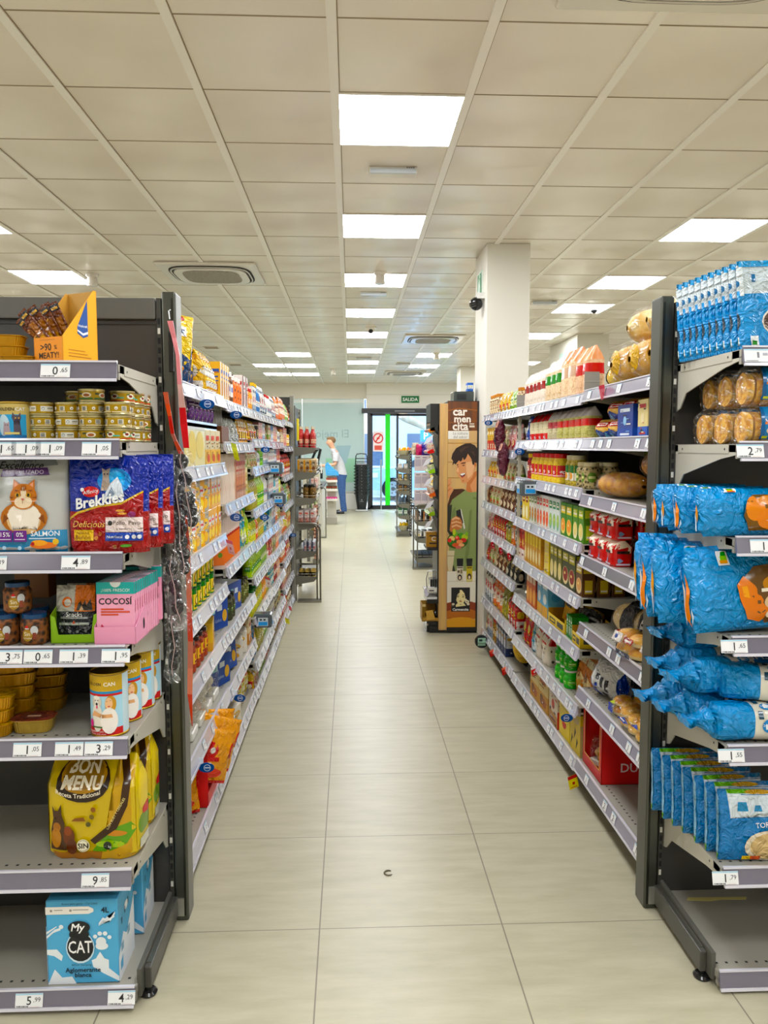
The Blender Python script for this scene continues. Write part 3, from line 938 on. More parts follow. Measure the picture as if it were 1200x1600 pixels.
# ---- end-of-aisle units facing the camera
EZL = [1.785, 1.583, 1.283, 1.03, .775, .403, .060]
EZR = [1.833, 1.577, 1.317, 1.037, .725, .366, .055]
def end_unit(F, a0, a1, zs, cards, side, label):
    root = empty('shelving_unit', F((a0+a1)/2, .2, 0), label, 'shelving')
    inner = a1 if side == 'L' else a0      # the end by the aisle
    mb = MB(); F.box(mb, a0, -.03, .0, a1, 0, 2.03, mat('383634', 'paint')); F.box(mb, a0, 0, 1.965, a1, .014, 2.03, mat('57554f', 'paint'), bev=.003)
    F.box(mb, a0, .0, 1.95, a1, .004, 1.958, '2c2b2a')
    mb.obj('back_panel', root)
    s = 1 if side == 'L' else -1
    # slotted upright and the smooth corner post
    mb = MB()
    F.box(mb, inner+s*.004, -.05, 0, inner+s*.018, .012, 2.03, mat('35352f', 'paint'))
    for k in range(62): F.box(mb, inner+s*.007, .012, .12+k*.03, inner+s*.015, .0135, .138+k*.03, mat('0e0e0e' if k % 5 else 'c8c6bc', 'matte'))
    mb.obj('slotted_upright', root)
    mb = MB(); F.box(mb, inner+s*.020, -.07, .0, inner+s*.064, .014, 2.05, mat('5d5f59', 'metal'), bev=.006)
    F.box(mb, inner+s*.050, .0, .02, inner+s*.056, .0165, 2.03, mat('3c3d38', 'metal'))
    mb.obj('corner_post', root)
    mb = MB(); F.box(mb, inner+s*.018, .0, .02, inner+s*.05, .02, .08, mat('c9cac6', 'metal')); mb.obj('post_clip', root)
    D = .415
    for i, z in enumerate(zs):
        cs = cards.get(i, [])
        shelf(root, F, a0, inner if side == 'L' else a1, z, D, STRIP_E, cs, .075, holes=z < 1.1, brackets=i < 6, base=i == 6)
    # base: side rail, plinth and foot
    z = zs[-1]
    mb = MB(); F.box(mb, a0+.03, 0, 0, a1-.03, D-.09, z-.03, INNER_SHADE)
    mb.obj('plinth', root)
    mb = MB(); F.box(mb, inner-s*.002, .0, .02, inner+s*.010, D-.02, .10, mat('57564f', 'paint'))
    F.box(mb, inner+s*.010, .0, .022, inner+s*.030, D-.05, .085, mat('4a4944', 'paint'), bev=.003)
    F.box(mb, inner+s*.012, .02, .085, inner+s*.026, D-.07, .088, mat('9a998f', 'metal'))
    mb.obj('base_rail', root)
    mb = MB(); p = F(inner+s*.018, D-.06, 0)
    mb.lathe([(.024, 0), (.026, .006), (.02, .012), (.009, .014), (.009, .045)], mat('1d1d1d', 'gloss'), 18, p)
    mb.obj('foot', root)
    return root
def px2x(px, o=.43, z=1.5):  # where a camera-facing card stands along the unit
    return (px-548)/1214*(2.5-o)
end_unit(FEL, -1.55, -.606, EZL, {
    0: [(px2x(100), '0,65')], 1: [(px2x(15), '1,65'), (px2x(52), '1,09'), (px2x(88), '1,09'), (px2x(158), '1,05')],
    2: [(px2x(-6), '2,39'), (px2x(121), '4,89')], 3: [(px2x(12), '3,75'), (px2x(58), '0,65'), (px2x(113), '1,39'), (px2x(178), '1,95')],
    4: [(px2x(36), '1,05'), (px2x(101), '1,49'), (px2x(147), '3,29')], 5: [(px2x(135), '9,85')], 6: [(px2x(23), '5,99'), (px2x(171), '4,29')]},
    'L', 'dark grey end shelving unit with pet food at the near left')
end_unit(FER, 1.056, 2.0, EZR, {
    0: [(px2x(1190), None)], 1: [(px2x(1184), '2,79')], 2: [(px2x(1212), '1,45')], 3: [(px2x(1170), '1,65')],
    4: [(px2x(1172), '1,55')], 5: [(px2x(1170), '1,79')]},
    'R', 'dark grey end shelving unit with bread at the near right')
# ------------------------------------------------------------------ product prototypes
def sty(s, c1='ffffff', c2='cc2222', c3='222222'):
    if s == 'none': return []
    rnd = random.Random(s+c1+c2+c3); x = []
    for k in range(9):
        a, b, w, h = rnd.uniform(.04, .8), rnd.uniform(.03, .92), rnd.uniform(.06, .3), rnd.uniform(.012, .05)
        x.append(('r', a, b, min(.97, a+w), min(.98, b+h), rnd.choice((c1, c2, c3, '2a2420', '3a302a', 'f4f0e8'))))
    return {
        'none': [],
        'bowl': [('e', .5, .3, .44, .2, c2), ('e', .5, .33, .36, .14, c3), ('r', .12, .66, .88, .86, c1), ('r', .2, .72, .8, .77, c3)],
        'label': [('r', .06, .28, .94, .72, c1), ('r', .18, .53, .82, .62, c2), ('r', .22, .4, .78, .45, c3), ('r', .3, .33, .7, .35, c3)],
        'band': [('r', 0, 0, 1, .3, c1), ('c', .5, .52, .13, c2), ('r', .18, .78, .82, .88, c3), ('r', .2, .1, .8, .16, c3)],
        'diag': [('p', [(0, 0), (1, 0), (1, .62), (0, .28)], c1), ('c', .38, .6, .12, c2), ('r', .25, .82, .9, .91, c3), ('e', .6, .22, .25, .1, c3)],
        'vert': [('r', 0, 0, .35, 1, c1), ('e', .66, .35, .25, .2, c2), ('r', .42, .72, .95, .82, c3), ('r', .45, .6, .9, .64, c3)],
        'oval': [('e', .5, .66, .42, .14, c1), ('r', .22, .62, .78, .69, c2), ('e', .5, .25, .35, .16, c3), ('r', .2, .48, .8, .51, c1)],
        'photo': [('r', 0, 0, 1, .45, c2), ('e', .35, .25, .2, .14, c3), ('e', .62, .2, .22, .12, c1), ('r', .1, .7, .75, .84, c1), ('r', .1, .6, .6, .63, c3)],
    }[s]+x

_pc = {}
def cached(f):
    def g(*a, **k):
        key = (f.__name__, repr(a), repr(sorted(k.items())))
        if key not in _pc: _pc[key] = f(*a, **k)
        return _pc[key]
    return g

@cached
def carton(w, d, h, c, ops=(), side=None, top=(), name='carton', kind='card', bev=.0015, lay='print'):
    mb = MB(); mb.box(-w/2, -d/2, 0, w/2, d/2, h, mat(c, kind), bev=bev, seg=1)
    mb.art(ops, boxface('f', w, d, h), w, h, kind=lay)
    sd = [q for q in ops if q[0] != 't' and not (q[0] == 'c' and q[3]*h > d*.5)] if side is None else side
    mb.art(sd, boxface('l', w, d, h), d, h, kind=lay); mb.art(sd, boxface('r', w, d, h), d, h, kind=lay)
    mb.art(top, boxface('t', w, d, h), w, d, kind=lay)
    return [(name, mb.mesh(name))]

@cached
def tin(r, h, c, ops=(), rim='c9c4ae', name='tin_can', n=22, mk='gold', span=1.25, rep=True, top='d8d4c4', seams=True):
    mb = MB()
    R = mat(rim, 'metal'); B = mat(c, mk)
    mb.lathe([(r*.94, 0), (r*1.02, .001), (r*1.02, .004), (r*.985, .006), (r*.985, h-.006), (r*1.02, h-.004), (r*1.02, h), (r*.95, h), (r*.93, h-.003)],
             R, n, mats=[R, R, R, B, R, R, R, R])
    for a in ((0, -1.35, 1.35) if rep else (0,)):
        mb.art(ops, cylS(r*.985, .006, h-.012, a, span), r*span, h-.012, g=8)
    return [(name, mb.mesh(name))]

@cached
def jar(r, h, cont, c2, lid, ops=(), name='glass_jar', n=20, rep=True, lab=(.2, .68)):
    mb = MB(); g = mat(cont, 'speck', c2, 70)
    gl = mat(cont, 'gloss')
    mb.lathe([(r*.88, 0), (r, .006), (r, h*.72), (r*.86, h*.80), (r*.8, h*.86)], g, n)
    if ops:
        for a in ((0, -1.4, 1.4) if rep else (0,)):
            mb.art(ops, cylS(r+.0002, h*lab[0], h*(lab[1]-lab[0]), a, 1.3), r*1.3, h*(lab[1]-lab[0]), g=8)
    l = MB(); l.lathe([(r*.84, h*.85), (r*.88, h*.855), (r*.88, h*.985), (r*.84, h), (.001, h)], mat(lid, 'gloss'), n)
    return [(name, mb.mesh(name)), ('lid', l.mesh('lid'))]

@cached
def bottle(r, h, c, cap, ops=(), name='bottle', n=16, neck=.35, rep=True):
    mb = MB()
    mb.lathe([(r*.9, 0), (r, .006), (r, h*.6), (r*.8, h*.7), (r*neck, h*.84), (r*neck, h*.9)], mat(c, 'gloss'), n)
    if ops:
        for a in ((0, -1.4, 1.4) if rep else (0,)):
            mb.art(ops, cylS(r+.0002, h*.12, h*.42, a, 1.3), r*1.3, h*.42, g=6)
    l = MB(); l.lathe([(r*neck*1.15, h*.89), (r*neck*1.15, h), (.001, h)], mat(cap, 'gloss'), n)
    return [(name, mb.mesh(name)), ('cap', l.mesh('cap'))]

@cached
def pouch(w, d, h, c, ops=(), bands=(), name='pouch', kind='foil', e=2.4, seal=True, wr=.003, seed=1, side=(), g=8, stand=True, hi=False, shape='pillow', k=25):
    if shape == 'pillow':
        b = lambda v: d/2*max(.03, (math.sin(PI*min(1, max(0, v))))**.55)
        a = lambda v: w/2*(.97+.03*abs(2*v-1))
        zs = None
    elif shape == 'stand':
        b = lambda v: d/2*max(.03, (1-v**2.2)**.8) if v > .04 else d/2*(.75+6*v)
        a = lambda v: w/2*(1 if v > .03 else .97)
    elif shape == 'brick':   # squared body, gathered top
        b = lambda v: d/2*(1 if v < .72 else max(.1, 1-((v-.72)/.28)**1.1*.9)) if v > .03 else d/2*.93
        a = lambda v: w/2*(1 if v < .72 else 1-.12*((v-.72)/.28)) if v > .03 else w/2*.93
    lo = Loft(a, b, h, e=4.5 if shape == 'brick' else e, wr=wr, seed=seed, seal=seal, k=k)
    mb = MB()
    bb = [(v0, v1, mat(*m) if isinstance(m, tuple) else mat(m, kind)) for v0, v1, m in bands]
    lo.build(mb, mat(*c) if isinstance(c, tuple) else mat(c, kind), 36 if hi else 22, 40 if hi else 14, bb)
    if ops: mb.art(ops, lo.front(), w, h, g=g, kind=kind, d0=.0012, dd=.0003)
    if side:
        mb.art(side, lo.around(-PI/2, 1.2), d, h, g=g, kind=kind, d0=.0012, dd=.0003)
        mb.art(side, lo.around(PI/2, 1.2), d, h, g=g, kind=kind, d0=.0012, dd=.0003)
    return [(name, mb.mesh(name))]

@cached
def loaf(l, w, h, c='c98f45', c2='e2b878', film=True, ops=(), bands=(), name='bread_loaf', seed=1, wr=.006, tail=.12, flour=None):
    """A wrapped loaf lying along local x: bread body with a clear or printed bag round it, gathered at one end."""
    mb = MB()
    n, mv = 18, 16
    def sec(x, s, grow):
        q = (2*x-1)
        f = max(.02, (1-abs(q)**3.2))**.5
        return [( (x-.5)*l, math.cos(2*PI*i/n)*w/2*f*grow, h/2*grow+math.sin(2*PI*i/n)*h/2*f*grow*(1 if math.sin(2*PI*i/n) > 0 else .92)) for i in range(n)]
    rows = [sec(j/mv, 0, .94) for j in range(mv+1)]
    mb.add([p for r in rows for p in r], [(j*n+i, j*n+(i+1) % n, (j+1)*n+(i+1) % n, (j+1)*n+i) for j in range(mv) for i in range(n)], mat(c, 'bread', c2, 26), True)
    out = [(name, mb.mesh(name))]
    fb = MB(); L = l*(1+tail); mv = 22
    rows = []
    for j in range(mv+1):
        x = j/mv; xx = (x-.5)*l if x < .9 else (.4+(x-.9)*(.1+tail)/.1)*l
        q = 2*x-1
        f = max(.05, 1-abs(q)**4)**.5 if x < .85 else max(.12, 1-(x-.85)/.15*1.1)
        if x > .97: f = .32
        r = []
        for i in range(n):
            a = 2*PI*i/n
            k = 1+wr*14*noise.noise((xx*22, math.cos(a)*2, math.sin(a)*2+seed))
            r.append((xx, math.cos(a)*w/2*f*1.04*k, max(.001, h/2+math.sin(a)*h/2*f*1.04*k)))
        rows.append(r)
    for j in range(mv):
        vm = (j+.5)/mv
        m = FILM
        for a0, a1, bm in bands:
            if a0 <= vm < a1: m = mat(bm, 'foil')
        fb.add(rows[j]+rows[j+1], [(i, (i+1) % n, n+(i+1) % n, n+i) for i in range(n)], m, True)
    out.append(('wrapper', fb.mesh('wrapper')))
    return out

@cached
def buns(cols=4, rws=1, r=.045, c='d79a45', c2='e9bd74', name='bun_pack', ops=(), bag='film', stack=1, seed=0):
    """Sesame or brioche buns in a clear bag: rounded buns side by side and the bag over them."""
    mb = MB(); rnd = random.Random(seed)
    hh = r*.95
    for s in range(stack):
        for i in range(cols):
            for j in range(rws):
                x = (i-(cols-1)/2)*r*2.02; y = (j-(rws-1)/2)*r*2.02
                z = s*hh
                prof = [(r*.7, z+.002), (r*.95, z+hh*.18), (r, z+hh*.42), (r*.92, z+hh*.68), (r*.65, z+hh*.9), (.002, z+hh)]
                bc = mat('efd9a8', 'bread'); tc = mat(c, 'bread', c2, 30)
                mb.lathe(prof, tc, 14, (x, y, 0), mats=[bc, bc, tc, tc, tc])
    out = [(name, mb.mesh(name))]
    W, D, Hh = cols*r*1.04, rws*r*1.08, hh*stack
    fb = MB(); n, mv = 26, 10
    rows = []
    for j in range(mv+1):
        v = j/mv; t = PI*(v-.5); f = max(.03, math.cos(t))**.35
        rows.append([])
        for i in range(n):
            a = 2*PI*i/n
            k = 1+.05*noise.noise((math.cos(a)*3, math.sin(a)*3, v*5+seed))
            rows[-1].append((W*1.07*sgnpow(math.cos(a), .6)*f*k, D*1.1*sgnpow(math.sin(a), .6)*f*k, max(.0006, Hh*.52+Hh*.54*math.sin(t)*k)))
    for j in range(mv):
        fb.add(rows[j]+rows[j+1], [(i, (i+1) % n, n+(i+1) % n, n+i) for i in range(n)], FILM, True)
    if ops:
        fb.art(ops, lambda u, v, o: ((u-.5)*W*1.7, -D*1.02*(1-.35*max(0, v-.5))-o-.004, Hh*(.1+.85*v)), W*1.7, Hh, kind='foil')
        fb.art(ops, lambda u, v, o: (-W*1.07-o-.003, (.5-u)*D*1.6, Hh*(.1+.8*v)), D*1.6, Hh, kind='foil')
        fb.art(ops, lambda u, v, o: (W*1.07+o+.003, (u-.5)*D*1.6, Hh*(.1+.8*v)), D*1.6, Hh, kind='foil')
    out.append(('wrapper', fb.mesh('wrapper')))
    return out

@cached
def foil_tray(w=.10, d=.07, h=.03, lid='c9a23a', c='c79a2e', name='foil_tray', ops=()):
    mb = MB(); n = 60
    M = mat(c, 'gold')
    def ring(f, z, rip=0):
        return [((w/2*f)*sgnpow(math.cos(2*PI*i/n), .55)*(1+rip*(i % 2)), (d/2*f)*sgnpow(math.sin(2*PI*i/n), .55)*(1+rip*(i % 2)), z) for i in range(n)]
    rr = [ring(.80, 0), ring(.82, .002, .03), ring(.93, h-.004, .03), ring(.94, h-.003), ring(1.02, h-.002), ring(1.02, h)]
    for a, b in zip(rr, rr[1:]): mb.add(a+b, [(i, (i+1) % n, n+(i+1) % n, n+i) for i in range(n)], M)
    mb.add(rr[0], [tuple(reversed(range(n)))], M)
    mb.add(ring(1.02, h), [tuple(range(n))], mat(lid, 'foil'))
    mb.art(ops, lambda u, v, o: ((u-.5)*w*.8, (v-.5)*d*.8, h+o), w*.8, d*.8)
    return [(name, mb.mesh(name))]
# ------------------------------------------------------------------ pet food on the near left end unit (front edge at y = 2.085)
def cat_face(x, y, s, a='d98a3c', b='f3d9b4', e='3a2a16'):
    """A cat's head drawn with flat shapes, centre x y, half-height s; x is scaled by q."""
    q = s*1.15
    P = lambda l: [(x+i*q, y+j*s) for i, j in l]
    return [('p', P([(-.8, .2), (-.75, 1.15), (-.2, .75)]), a), ('p', P([(.8, .2), (.75, 1.15), (.2, .75)]), a),
            ('p', P([(-.66, .5), (-.66, .98), (-.38, .75)]), 'e8a98c'), ('p', P([(.66, .5), (.66, .98), (.38, .75)]), 'e8a98c'),
            ('e', x, y, q*.95, s*.85, a), ('e', x, y-.35*s, q*.62, s*.42, b), ('e', x, y+.28*s, q*.2, s*.35, b),
            ('p', P([(0, .85), (-.04, .4), (.04, .4)]), '7a4218'), ('p', P([(-.62, .45), (-.3, .4), (-.55, .35)]), '7a4218'), ('p', P([(.62, .45), (.3, .4), (.55, .35)]), '7a4218'), ('p', P([(-.95, .0), (-.6, -.05), (-.9, -.12)]), '8a5226'), ('p', P([(.95, .0), (.6, -.05), (.9, -.12)]), '8a5226'), ('p', P([(-.12, .8), (-.05, .35), (-.2, .45)]), '9a5a22'), ('p', P([(.12, .8), (.05, .35), (.2, .45)]), '9a5a22'),
            ('e', x-.38*q, y+.1*s, q*.17, s*.15, 'd9b23c'), ('e', x+.38*q, y+.1*s, q*.17, s*.15, 'd9b23c'),
            ('e', x-.38*q, y+.1*s, q*.09, s*.12, e), ('e', x+.38*q, y+.1*s, q*.09, s*.12, e),
            ('p', P([(-.12, -.12), (.12, -.12), (0, -.28)]), 'c9746a'), ('r', x-.02*q, y-.45*s, x+.02*q, y-.25*s, '7a4a30'),
            ('r', x-1.1*q, y-.3*s, x-.35*q, y-.28*s, 'ffffff'), ('r', x+.35*q, y-.3*s, x+1.1*q, y-.28*s, 'ffffff')]

z = EZL[0]
g = 'gold foil trays on the top left shelf'
ft = foil_tray(.108, .075, .028)
for i, (x, y, zz, w) in enumerate(((-.905, 2.19, 0, 'lowest tray of the front pile'), (-.94, 2.20, .0285, 'second tray up in the front pile'), (-.943, 2.20, .057, 'topmost tray of the front pile'),
                               (-.84, 2.30, 0, 'lowest of the rear pile'), (-.845, 2.31, .0285, 'middle of the rear pile'), (-.85, 2.31, .057, 'top of the rear pile'))):
    put(ft, (x, y, z+zz), .05*i, f'gold foil tray by the yellow display box, {w}', 'foil tray', g)
# yellow snack display box, open at the front, turned a little
def snack_box():
    w, d, hf, hb, t = .107, .122, .076, .213, .0018
    Y = mat('f5b90c', 'card'); B = mat('cda46a', 'card')
    mb = MB()
    mb.box(-w/2, -d/2, 0, w/2, d/2, t, Y)
    mb.box(-w/2, -d/2, t, w/2, -d/2+t, hf, mat('f0a50c', 'card'))
    mb.box(-w/2, d/2-t, t, w/2, d/2-t*.5, hb, B); mb.box(-w/2, d/2-t*.5, 0, w/2, d/2, hb, Y)
    for s in (-1, 1):
        pts = [(-d/2, 0), (-d/2, hf), (d/2-.01, hb), (d/2, hb), (d/2, 0)]
        mb.prism(pts, s*(w/2-t*.5), s*w/2, Y, 'x'); mb.prism(pts, s*(w/2-t), s*(w/2-t*.5), B, 'x')
    mb.art([('t', '>90', .42, .66, .24, '2c1a0a', dict(b=.012)), ('t', '%', .76, .64, .15, '2c1a0a'), ('t', 'MEATY!', .52, .37, .2, '2c1a0a', dict(b=.01, w=.8)), ('r', .2, .9, .75, .915, 'b8862a')], boxface('f', w, d, hf), w, hf)
    mb.art([('p', [(.42, .5), (.72, .86), (.72, .40), (.58, .37), (.42, .42)], '3a5a9c'), ('p', [(.42, .45), (.58, .40), (.72, .43), (.72, .46), (.58, .43), (.42, .47)], 'eef2f8'),
            ('t', 'Vitakraft', .57, .52, .05, 'f4f6fa', dict(w=.27, b=.012)), ('r', .15, .12, .8, .13, 'b8862a'), ('r', .15, .16, .7, .168, 'b8862a'), ('r', .15, .2, .62, .207, 'b8862a')],
           boxface('r', w, d, hb), d, hb)
    return [('display_box', mb.mesh('display_box'))]
put(snack_box(), (-.7786, 2.199, z), -.49, 'yellow open display box with blue emblem holding brown snack sticks', 'display box')
@cached
def stick(c='6b3a16'):
    return pouch(.028, .007, .17, c, (('r', 0, .86, 1, .96, '1c1c22'), ('r', .15, .88, .85, .92, 'd8b070'), ('r', .2, .3, .8, .75, 'a8702c'), ('r', .3, .4, .7, .5, 'e0b060'), ('r', .1, .1, .9, .2, 'd8d0c0')), wr=.0006, name='snack_stick', g=4)
for i, (x, y, zz, ty, tx, r) in enumerate(((-.775, 2.17, .012, -.72, .1, -.5), (-.77, 2.185, .014, -.60, .05, -.3), (-.765, 2.20, .015, -.52, 0, -.6), (-.76, 2.215, .016, -.62, -.1, -.4), (-.752, 2.225, .018, -.40, .1, -.3), (-.80, 2.225, .02, -.35, -.1, -.5), (-.785, 2.20, .012, -.85, .05, -.5))):
    put(stick(), (x, y, z+zz), r*.4, f'brown foil snack stick leaning out of the yellow display box, {_ordw[i]} in the bunch', 'snack stick', 'snack sticks in the yellow display box', tilt=(tx, ty))

# second shelf: one blue and cream can, gold tins in stacks
z = EZL[1]
o = [('r', 0, 0, 1, .70, '55a8d8'), ('r', 0, 0, 1, .12, '1d78b4'), ('e', .3, .4, .2, .3, 'cfe6f2'),
     ('p', [(.62, .12), (.62, .5), (.57, .62), (.6, .76), (.66, .68), (.76, .68), (.82, .76), (.84, .6), (.8, .5), (.84, .12)], '57505e'), ('c', .68, .6, .02, 'e0b040'), ('c', .77, .6, .02, 'e0b040'),
     ('p', [(.28, .12), (.3, .34), (.32, .5), (.38, .46), (.44, .46), (.5, .5), (.5, .34), (.54, .12)], 'b9a8b0'), ('c', .37, .4, .016, '333333'), ('c', .45, .4, .016, '333333'),
     ('r', .34, .14, .78, .2, 'efe0a0'), ('t', 'GOLDEN', .37, .85, .1, '2a2218', dict(b=.015, w=.55)), ('t', 'CAT', .82, .85, .1, 'ffffff', dict(b=.015, w=.28))]
put(tin(.043, .106, 'd8c48a', tuple(o), rim='c8a848', n=32, mk='card', span=2.0, rep=False, name='cat_food_can'), (-.905, 2.16, z), 0, 'tall cream and light blue cat food can with two cats, GOLDEN CAT', 'can')
def tin_ops(k):
    bar = [('r', .62+.035*i, .3, .62+.035*i+.018, .75, '33332a') for i in range(7)]
    if k == 0: return tuple([('r', .58, .25, .92, .8, 'e9e6d8')]+bar+[('r', 0, .06, 1, .16, 'e8dfc0'), ('c', .25, .55, .2, 'efe9dc'), ('c', .25, .5, .08, '8a8a80')])
    if k == 1: return tuple([('r', .1, .2, .9, .82, 'e8e6dc'), ('c', .25, .52, .18, '9aa0a0'), ('c', .25, .5, .1, 'f4f4ee'), ('r', .5, .5, .85, .62, '7a7a68'), ('r', .5, .35, .8, .4, 'a89040')])
    if k == 2: return tuple([('r', 0, .05, 1, .22, '2f6a3a'), ('e', .6, .55, .3, .3, 'f0ead8'), ('e', .6, .52, .2, .18, 'a8673a'), ('r', .05, .6, .3, .8, '33402c')])
    return tuple([('r', 0, .04, 1, .14, 'c8302a'), ('e', .38, .58, .28, .32, 'f0ead8'), ('e', .38, .6, .15, .16, '7c2f26'), ('r', .55, .35, .98, .5, '6fbfae'), ('r', .1, .72, .3, .86, '3c6a4a')])
tins = [tin(.034, .0345, 'b79a2c', tin_ops(k), rim='c9bd8a', n=28) for k in range(4)]
stk = [(-.835, 2.165, 3, (0, 0, 1), 'first', .0), (-.767, 2.165, 3, (1, 1, 0), 'second', .2), (-.702, 2.155, 4, (2, 0, 0, 2), 'third', .1), (-.629, 2.145, 3, (3, 0, 0), 'fourth', -.2),
       (-.768, 2.245, 4, (0, 0, 0, 2), 'second', 0), (-.700, 2.24, 3, (2, 0, 1), 'third', .3), (-.640, 2.225, 4, (3, 0, 0, 3), 'fourth', .1), (-.636, 2.31, 4, (1, 0, 0, 3), 'third', .4), (-.638, 2.39, 4, (3, 2, 0, 3), 'fourth', .2), (-.835, 2.245, 2, (0, 1), 'first', 0), (-.70, 2.32, 3, (0, 0, 0), 'fifth', 0)]
lv = ['lowest', 'second up', 'third up', 'topmost']
rw = {2.1: 'front row', 2.2: 'second row', 2.3: 'rear rows'}
for i, (x, y, n, ks, w, r) in enumerate(stk):
    for k in range(n):
        row = 'front row' if y < 2.2 else ('second row' if y < 2.26 else ('third row' if y < 2.35 else 'rear row'))
        w2 = {0: 'first', 1: 'second', 2: 'third', 3: 'last'}.get(round((x+.835)/.068), 'last')
        put(tins[ks[k]], (x+.0015*(k % 2), y, z+k*.0352), r+k*.35, f'small gold tin, {lv[k]} in the {w2} stack of the {row}', 'tin', 'small gold cat food tins')

# third shelf: grey cat bag and the blue and red bags
z = EZL[2]
cw = [('r', 0, 0, 1, .235, '5ea2d0'), ('r', 0, .0, 1, .03, '3f82b4'), ('p', [(.1, .86), (.9, .9), (.86, .97), (.12, .95)], '8f9294'),
      ('t', 'DREAM', .48, .955, .05, '4c4c50', dict(sk=.1)), ('t', 'Excellence', .45, .90, .075, '26262a', dict(sk=.35, b=.01, w=.75)),
      ('p', [(.18, .78), (.8, .80), (.77, .875), (.21, .855)], '5b3a74'), ('t', 'ESTERILIZADO', .49, .83, .042, 'e8dff0', dict(w=.5)),
      ('e', .49, .36, .30, .17, 'b8783e'), ('e', .49, .34, .22, .15, 'e3c39a'), ('e', .49, .40, .2, .11, 'f3e8d8'), ('p', [(.28, .4), (.34, .24), (.4, .4), (.45, .25), (.5, .42), (.56, .25), (.6, .4), (.66, .24), (.71, .4), (.6, .5), (.4, .5)], 'f6eee2'), ('p', [(.22, .3), (.3, .36), (.24, .4)], '8a5226'), ('p', [(.76, .3), (.68, .36), (.74, .4)], '8a5226')]
cw += cat_face(.49, .58, .155, a='c47f44', b='f1dfc6')
cw += [('r', .0, .235, .17, .12, '6b2f86'), ('r', .185, .235, .355, .12, '6b2f86'), ('r', .37, .235, .54, .12, '6b2f86'), ('t', '80%', .085, .195, .045, 'ffffff', dict(w=.15)), ('t', '15%', .27, .195, .045, 'ffffff', dict(w=.14)), ('t', '0%', .455, .195, .045, 'ffffff', dict(w=.12)),
       ('r', .02, .14, .15, .15, 'd8c8e4'), ('r', .2, .14, .34, .15, 'd8c8e4'), ('r', .39, .14, .52, .15, 'd8c8e4'),
       ('t', 'SALMÓN', .77, .205, .05, 'f4fafd', dict(b=.01, w=.36)), ('r', .57, .15, .9, .16, 'dceaf4'), ('e', .75, .085, .17, .035, 'e6894a'), ('e', .7, .11, .1, .03, 'f0b050'), ('c', .9, .12, .03, 'e8c34a'), ('c', .62, .1, .02, 'b03a30'),
       ('c', .06, .06, .02, 'bfdcee'), ('c', .26, .06, .02, 'bfdcee'), ('c', .46, .06, .02, 'bfdcee'), ('c', .1, .66, .055, 'a8acae'), ('c', .1, .66, .045, 'cfd1d2')]
put(pouch(.215, .075, .262, 'c9cbc9', tuple(cw), name='cat_food_bag', hi=True, shape='stand', e=3.2, wr=.0022, seed=3, kind='gloss', k=14, g=14), (-.875, 2.155, z+.001), .0,
    'silvery grey dry cat food bag with a ginger cat and salmon, ESTERILIZADO', 'pet food bag')
bk = [('r', 0, .0, 1, .42, 'a31420'), ('p', [(0, .36), (.12, .38), (.35, .46), (.7, .52), (.97, .62), (.97, .3), (0, .2)], 'a31420'),
      ('p', [(.0, .335), (.12, .40), (.4, .47), (.7, .50), (.97, .62), (.97, .64), (.7, .525), (.4, .495), (.12, .425), (0, .36)], 'e0c070'),
      ('e', .6, .74, .22, .13, '2b8fdc'), ('e', .6, .74, .14, .1, '58b0ee'),
      ('p', [(.43, .64), (.45, .78), (.43, .87), (.48, .85), (.54, .87), (.53, .78), (.57, .64)], 'b9aaa0'), ('c', .47, .81, .008, '222222'), ('c', .51, .81, .008, '222222'),
      ('p', [(.45, .55), (.56, .72), (.64, .78), (.7, .7), (.74, .58)], 'dfe6ee'), ('p', [(.5, .56), (.57, .68), (.62, .6)], '8796a8'),
      ('e', .3, .63, .115, .055, 'cf1f2a'), ('t', 'Affinity', .3, .63, .05, 'ffffff', dict(w=.2, rot=.18)), ('c', .19, .65, .02, 'f4f4f4'),
      ('t', 'Brekkies', .42, .545, .125, 'ffffff', dict(b=.03, rot=.16, w=.64, sk=.15)),
      ('t', 'Delicious', .28, .30, .085, 'f0cf8a', dict(sk=.3, w=.42)), ('r', .08, .13, .34, .24, 'ecc62c'), ('t', 'rellenas', .2, .21, .03, '7a1a1c', dict(w=.2)), ('t', 'Buñón', .2, .165, .045, '7a1a1c', dict(w=.2)),
      ('r', .5, .22, .97, .37, 'efe0de'), ('c', .56, .31, .025, '30302c'), ('t', 'Pollo, Pavo', .77, .315, .045, '4a3a34', dict(w=.34)), ('t', 'y verduras', .74, .255, .026, '4a3a34', dict(w=.25)),
      ('r', .5, .13, .97, .215, '2347a4'), ('t', 'Nutrilocal', .62, .172, .035, 'ffffff', dict(w=.2)), ('c', .78, .17, .022, 'f0f0f4'), ('c', .86, .17, .022, 'f0f0f4'), ('c', .93, .17, .022, 'f0f0f4'),
      ('c', .38, .16, .022, 'c9854a'), ('c', .43, .2, .02, 'b8723a'), ('c', .62, .07, .022, '8c5a34'), ('e', .76, .08, .07, .016, '5f9a48'), ('e', .84, .40, .05, .03, '8a3a6a'), ('e', .7, .44, .06, .012, 'd8a05a'), ('e', .72, .41, .06, .012, 'd8a05a')]
bb = pouch(.212, .07, .262, '15339c', tuple(bk), bands=((0, .42, 'a31420'),), name='cat_food_bag', hi=True, shape='stand', e=3, wr=.0035, seed=7, k=16, g=14)
put(bb, (-.655, 2.14, z+.001), -.03, 'glossy blue and red Brekkies dry cat food bag, front one', 'pet food bag')
for i, (x, y, r) in enumerate(((-.640, 2.225, .05), (-.628, 2.305, .12), (-.66, 2.38, .05))):
    put(bb, (x, y, z+.001), r, f'glossy blue and red dry cat food bag, {_ordw[i+1]} back in its row', 'pet food bag', tilt=(-.03, 0))

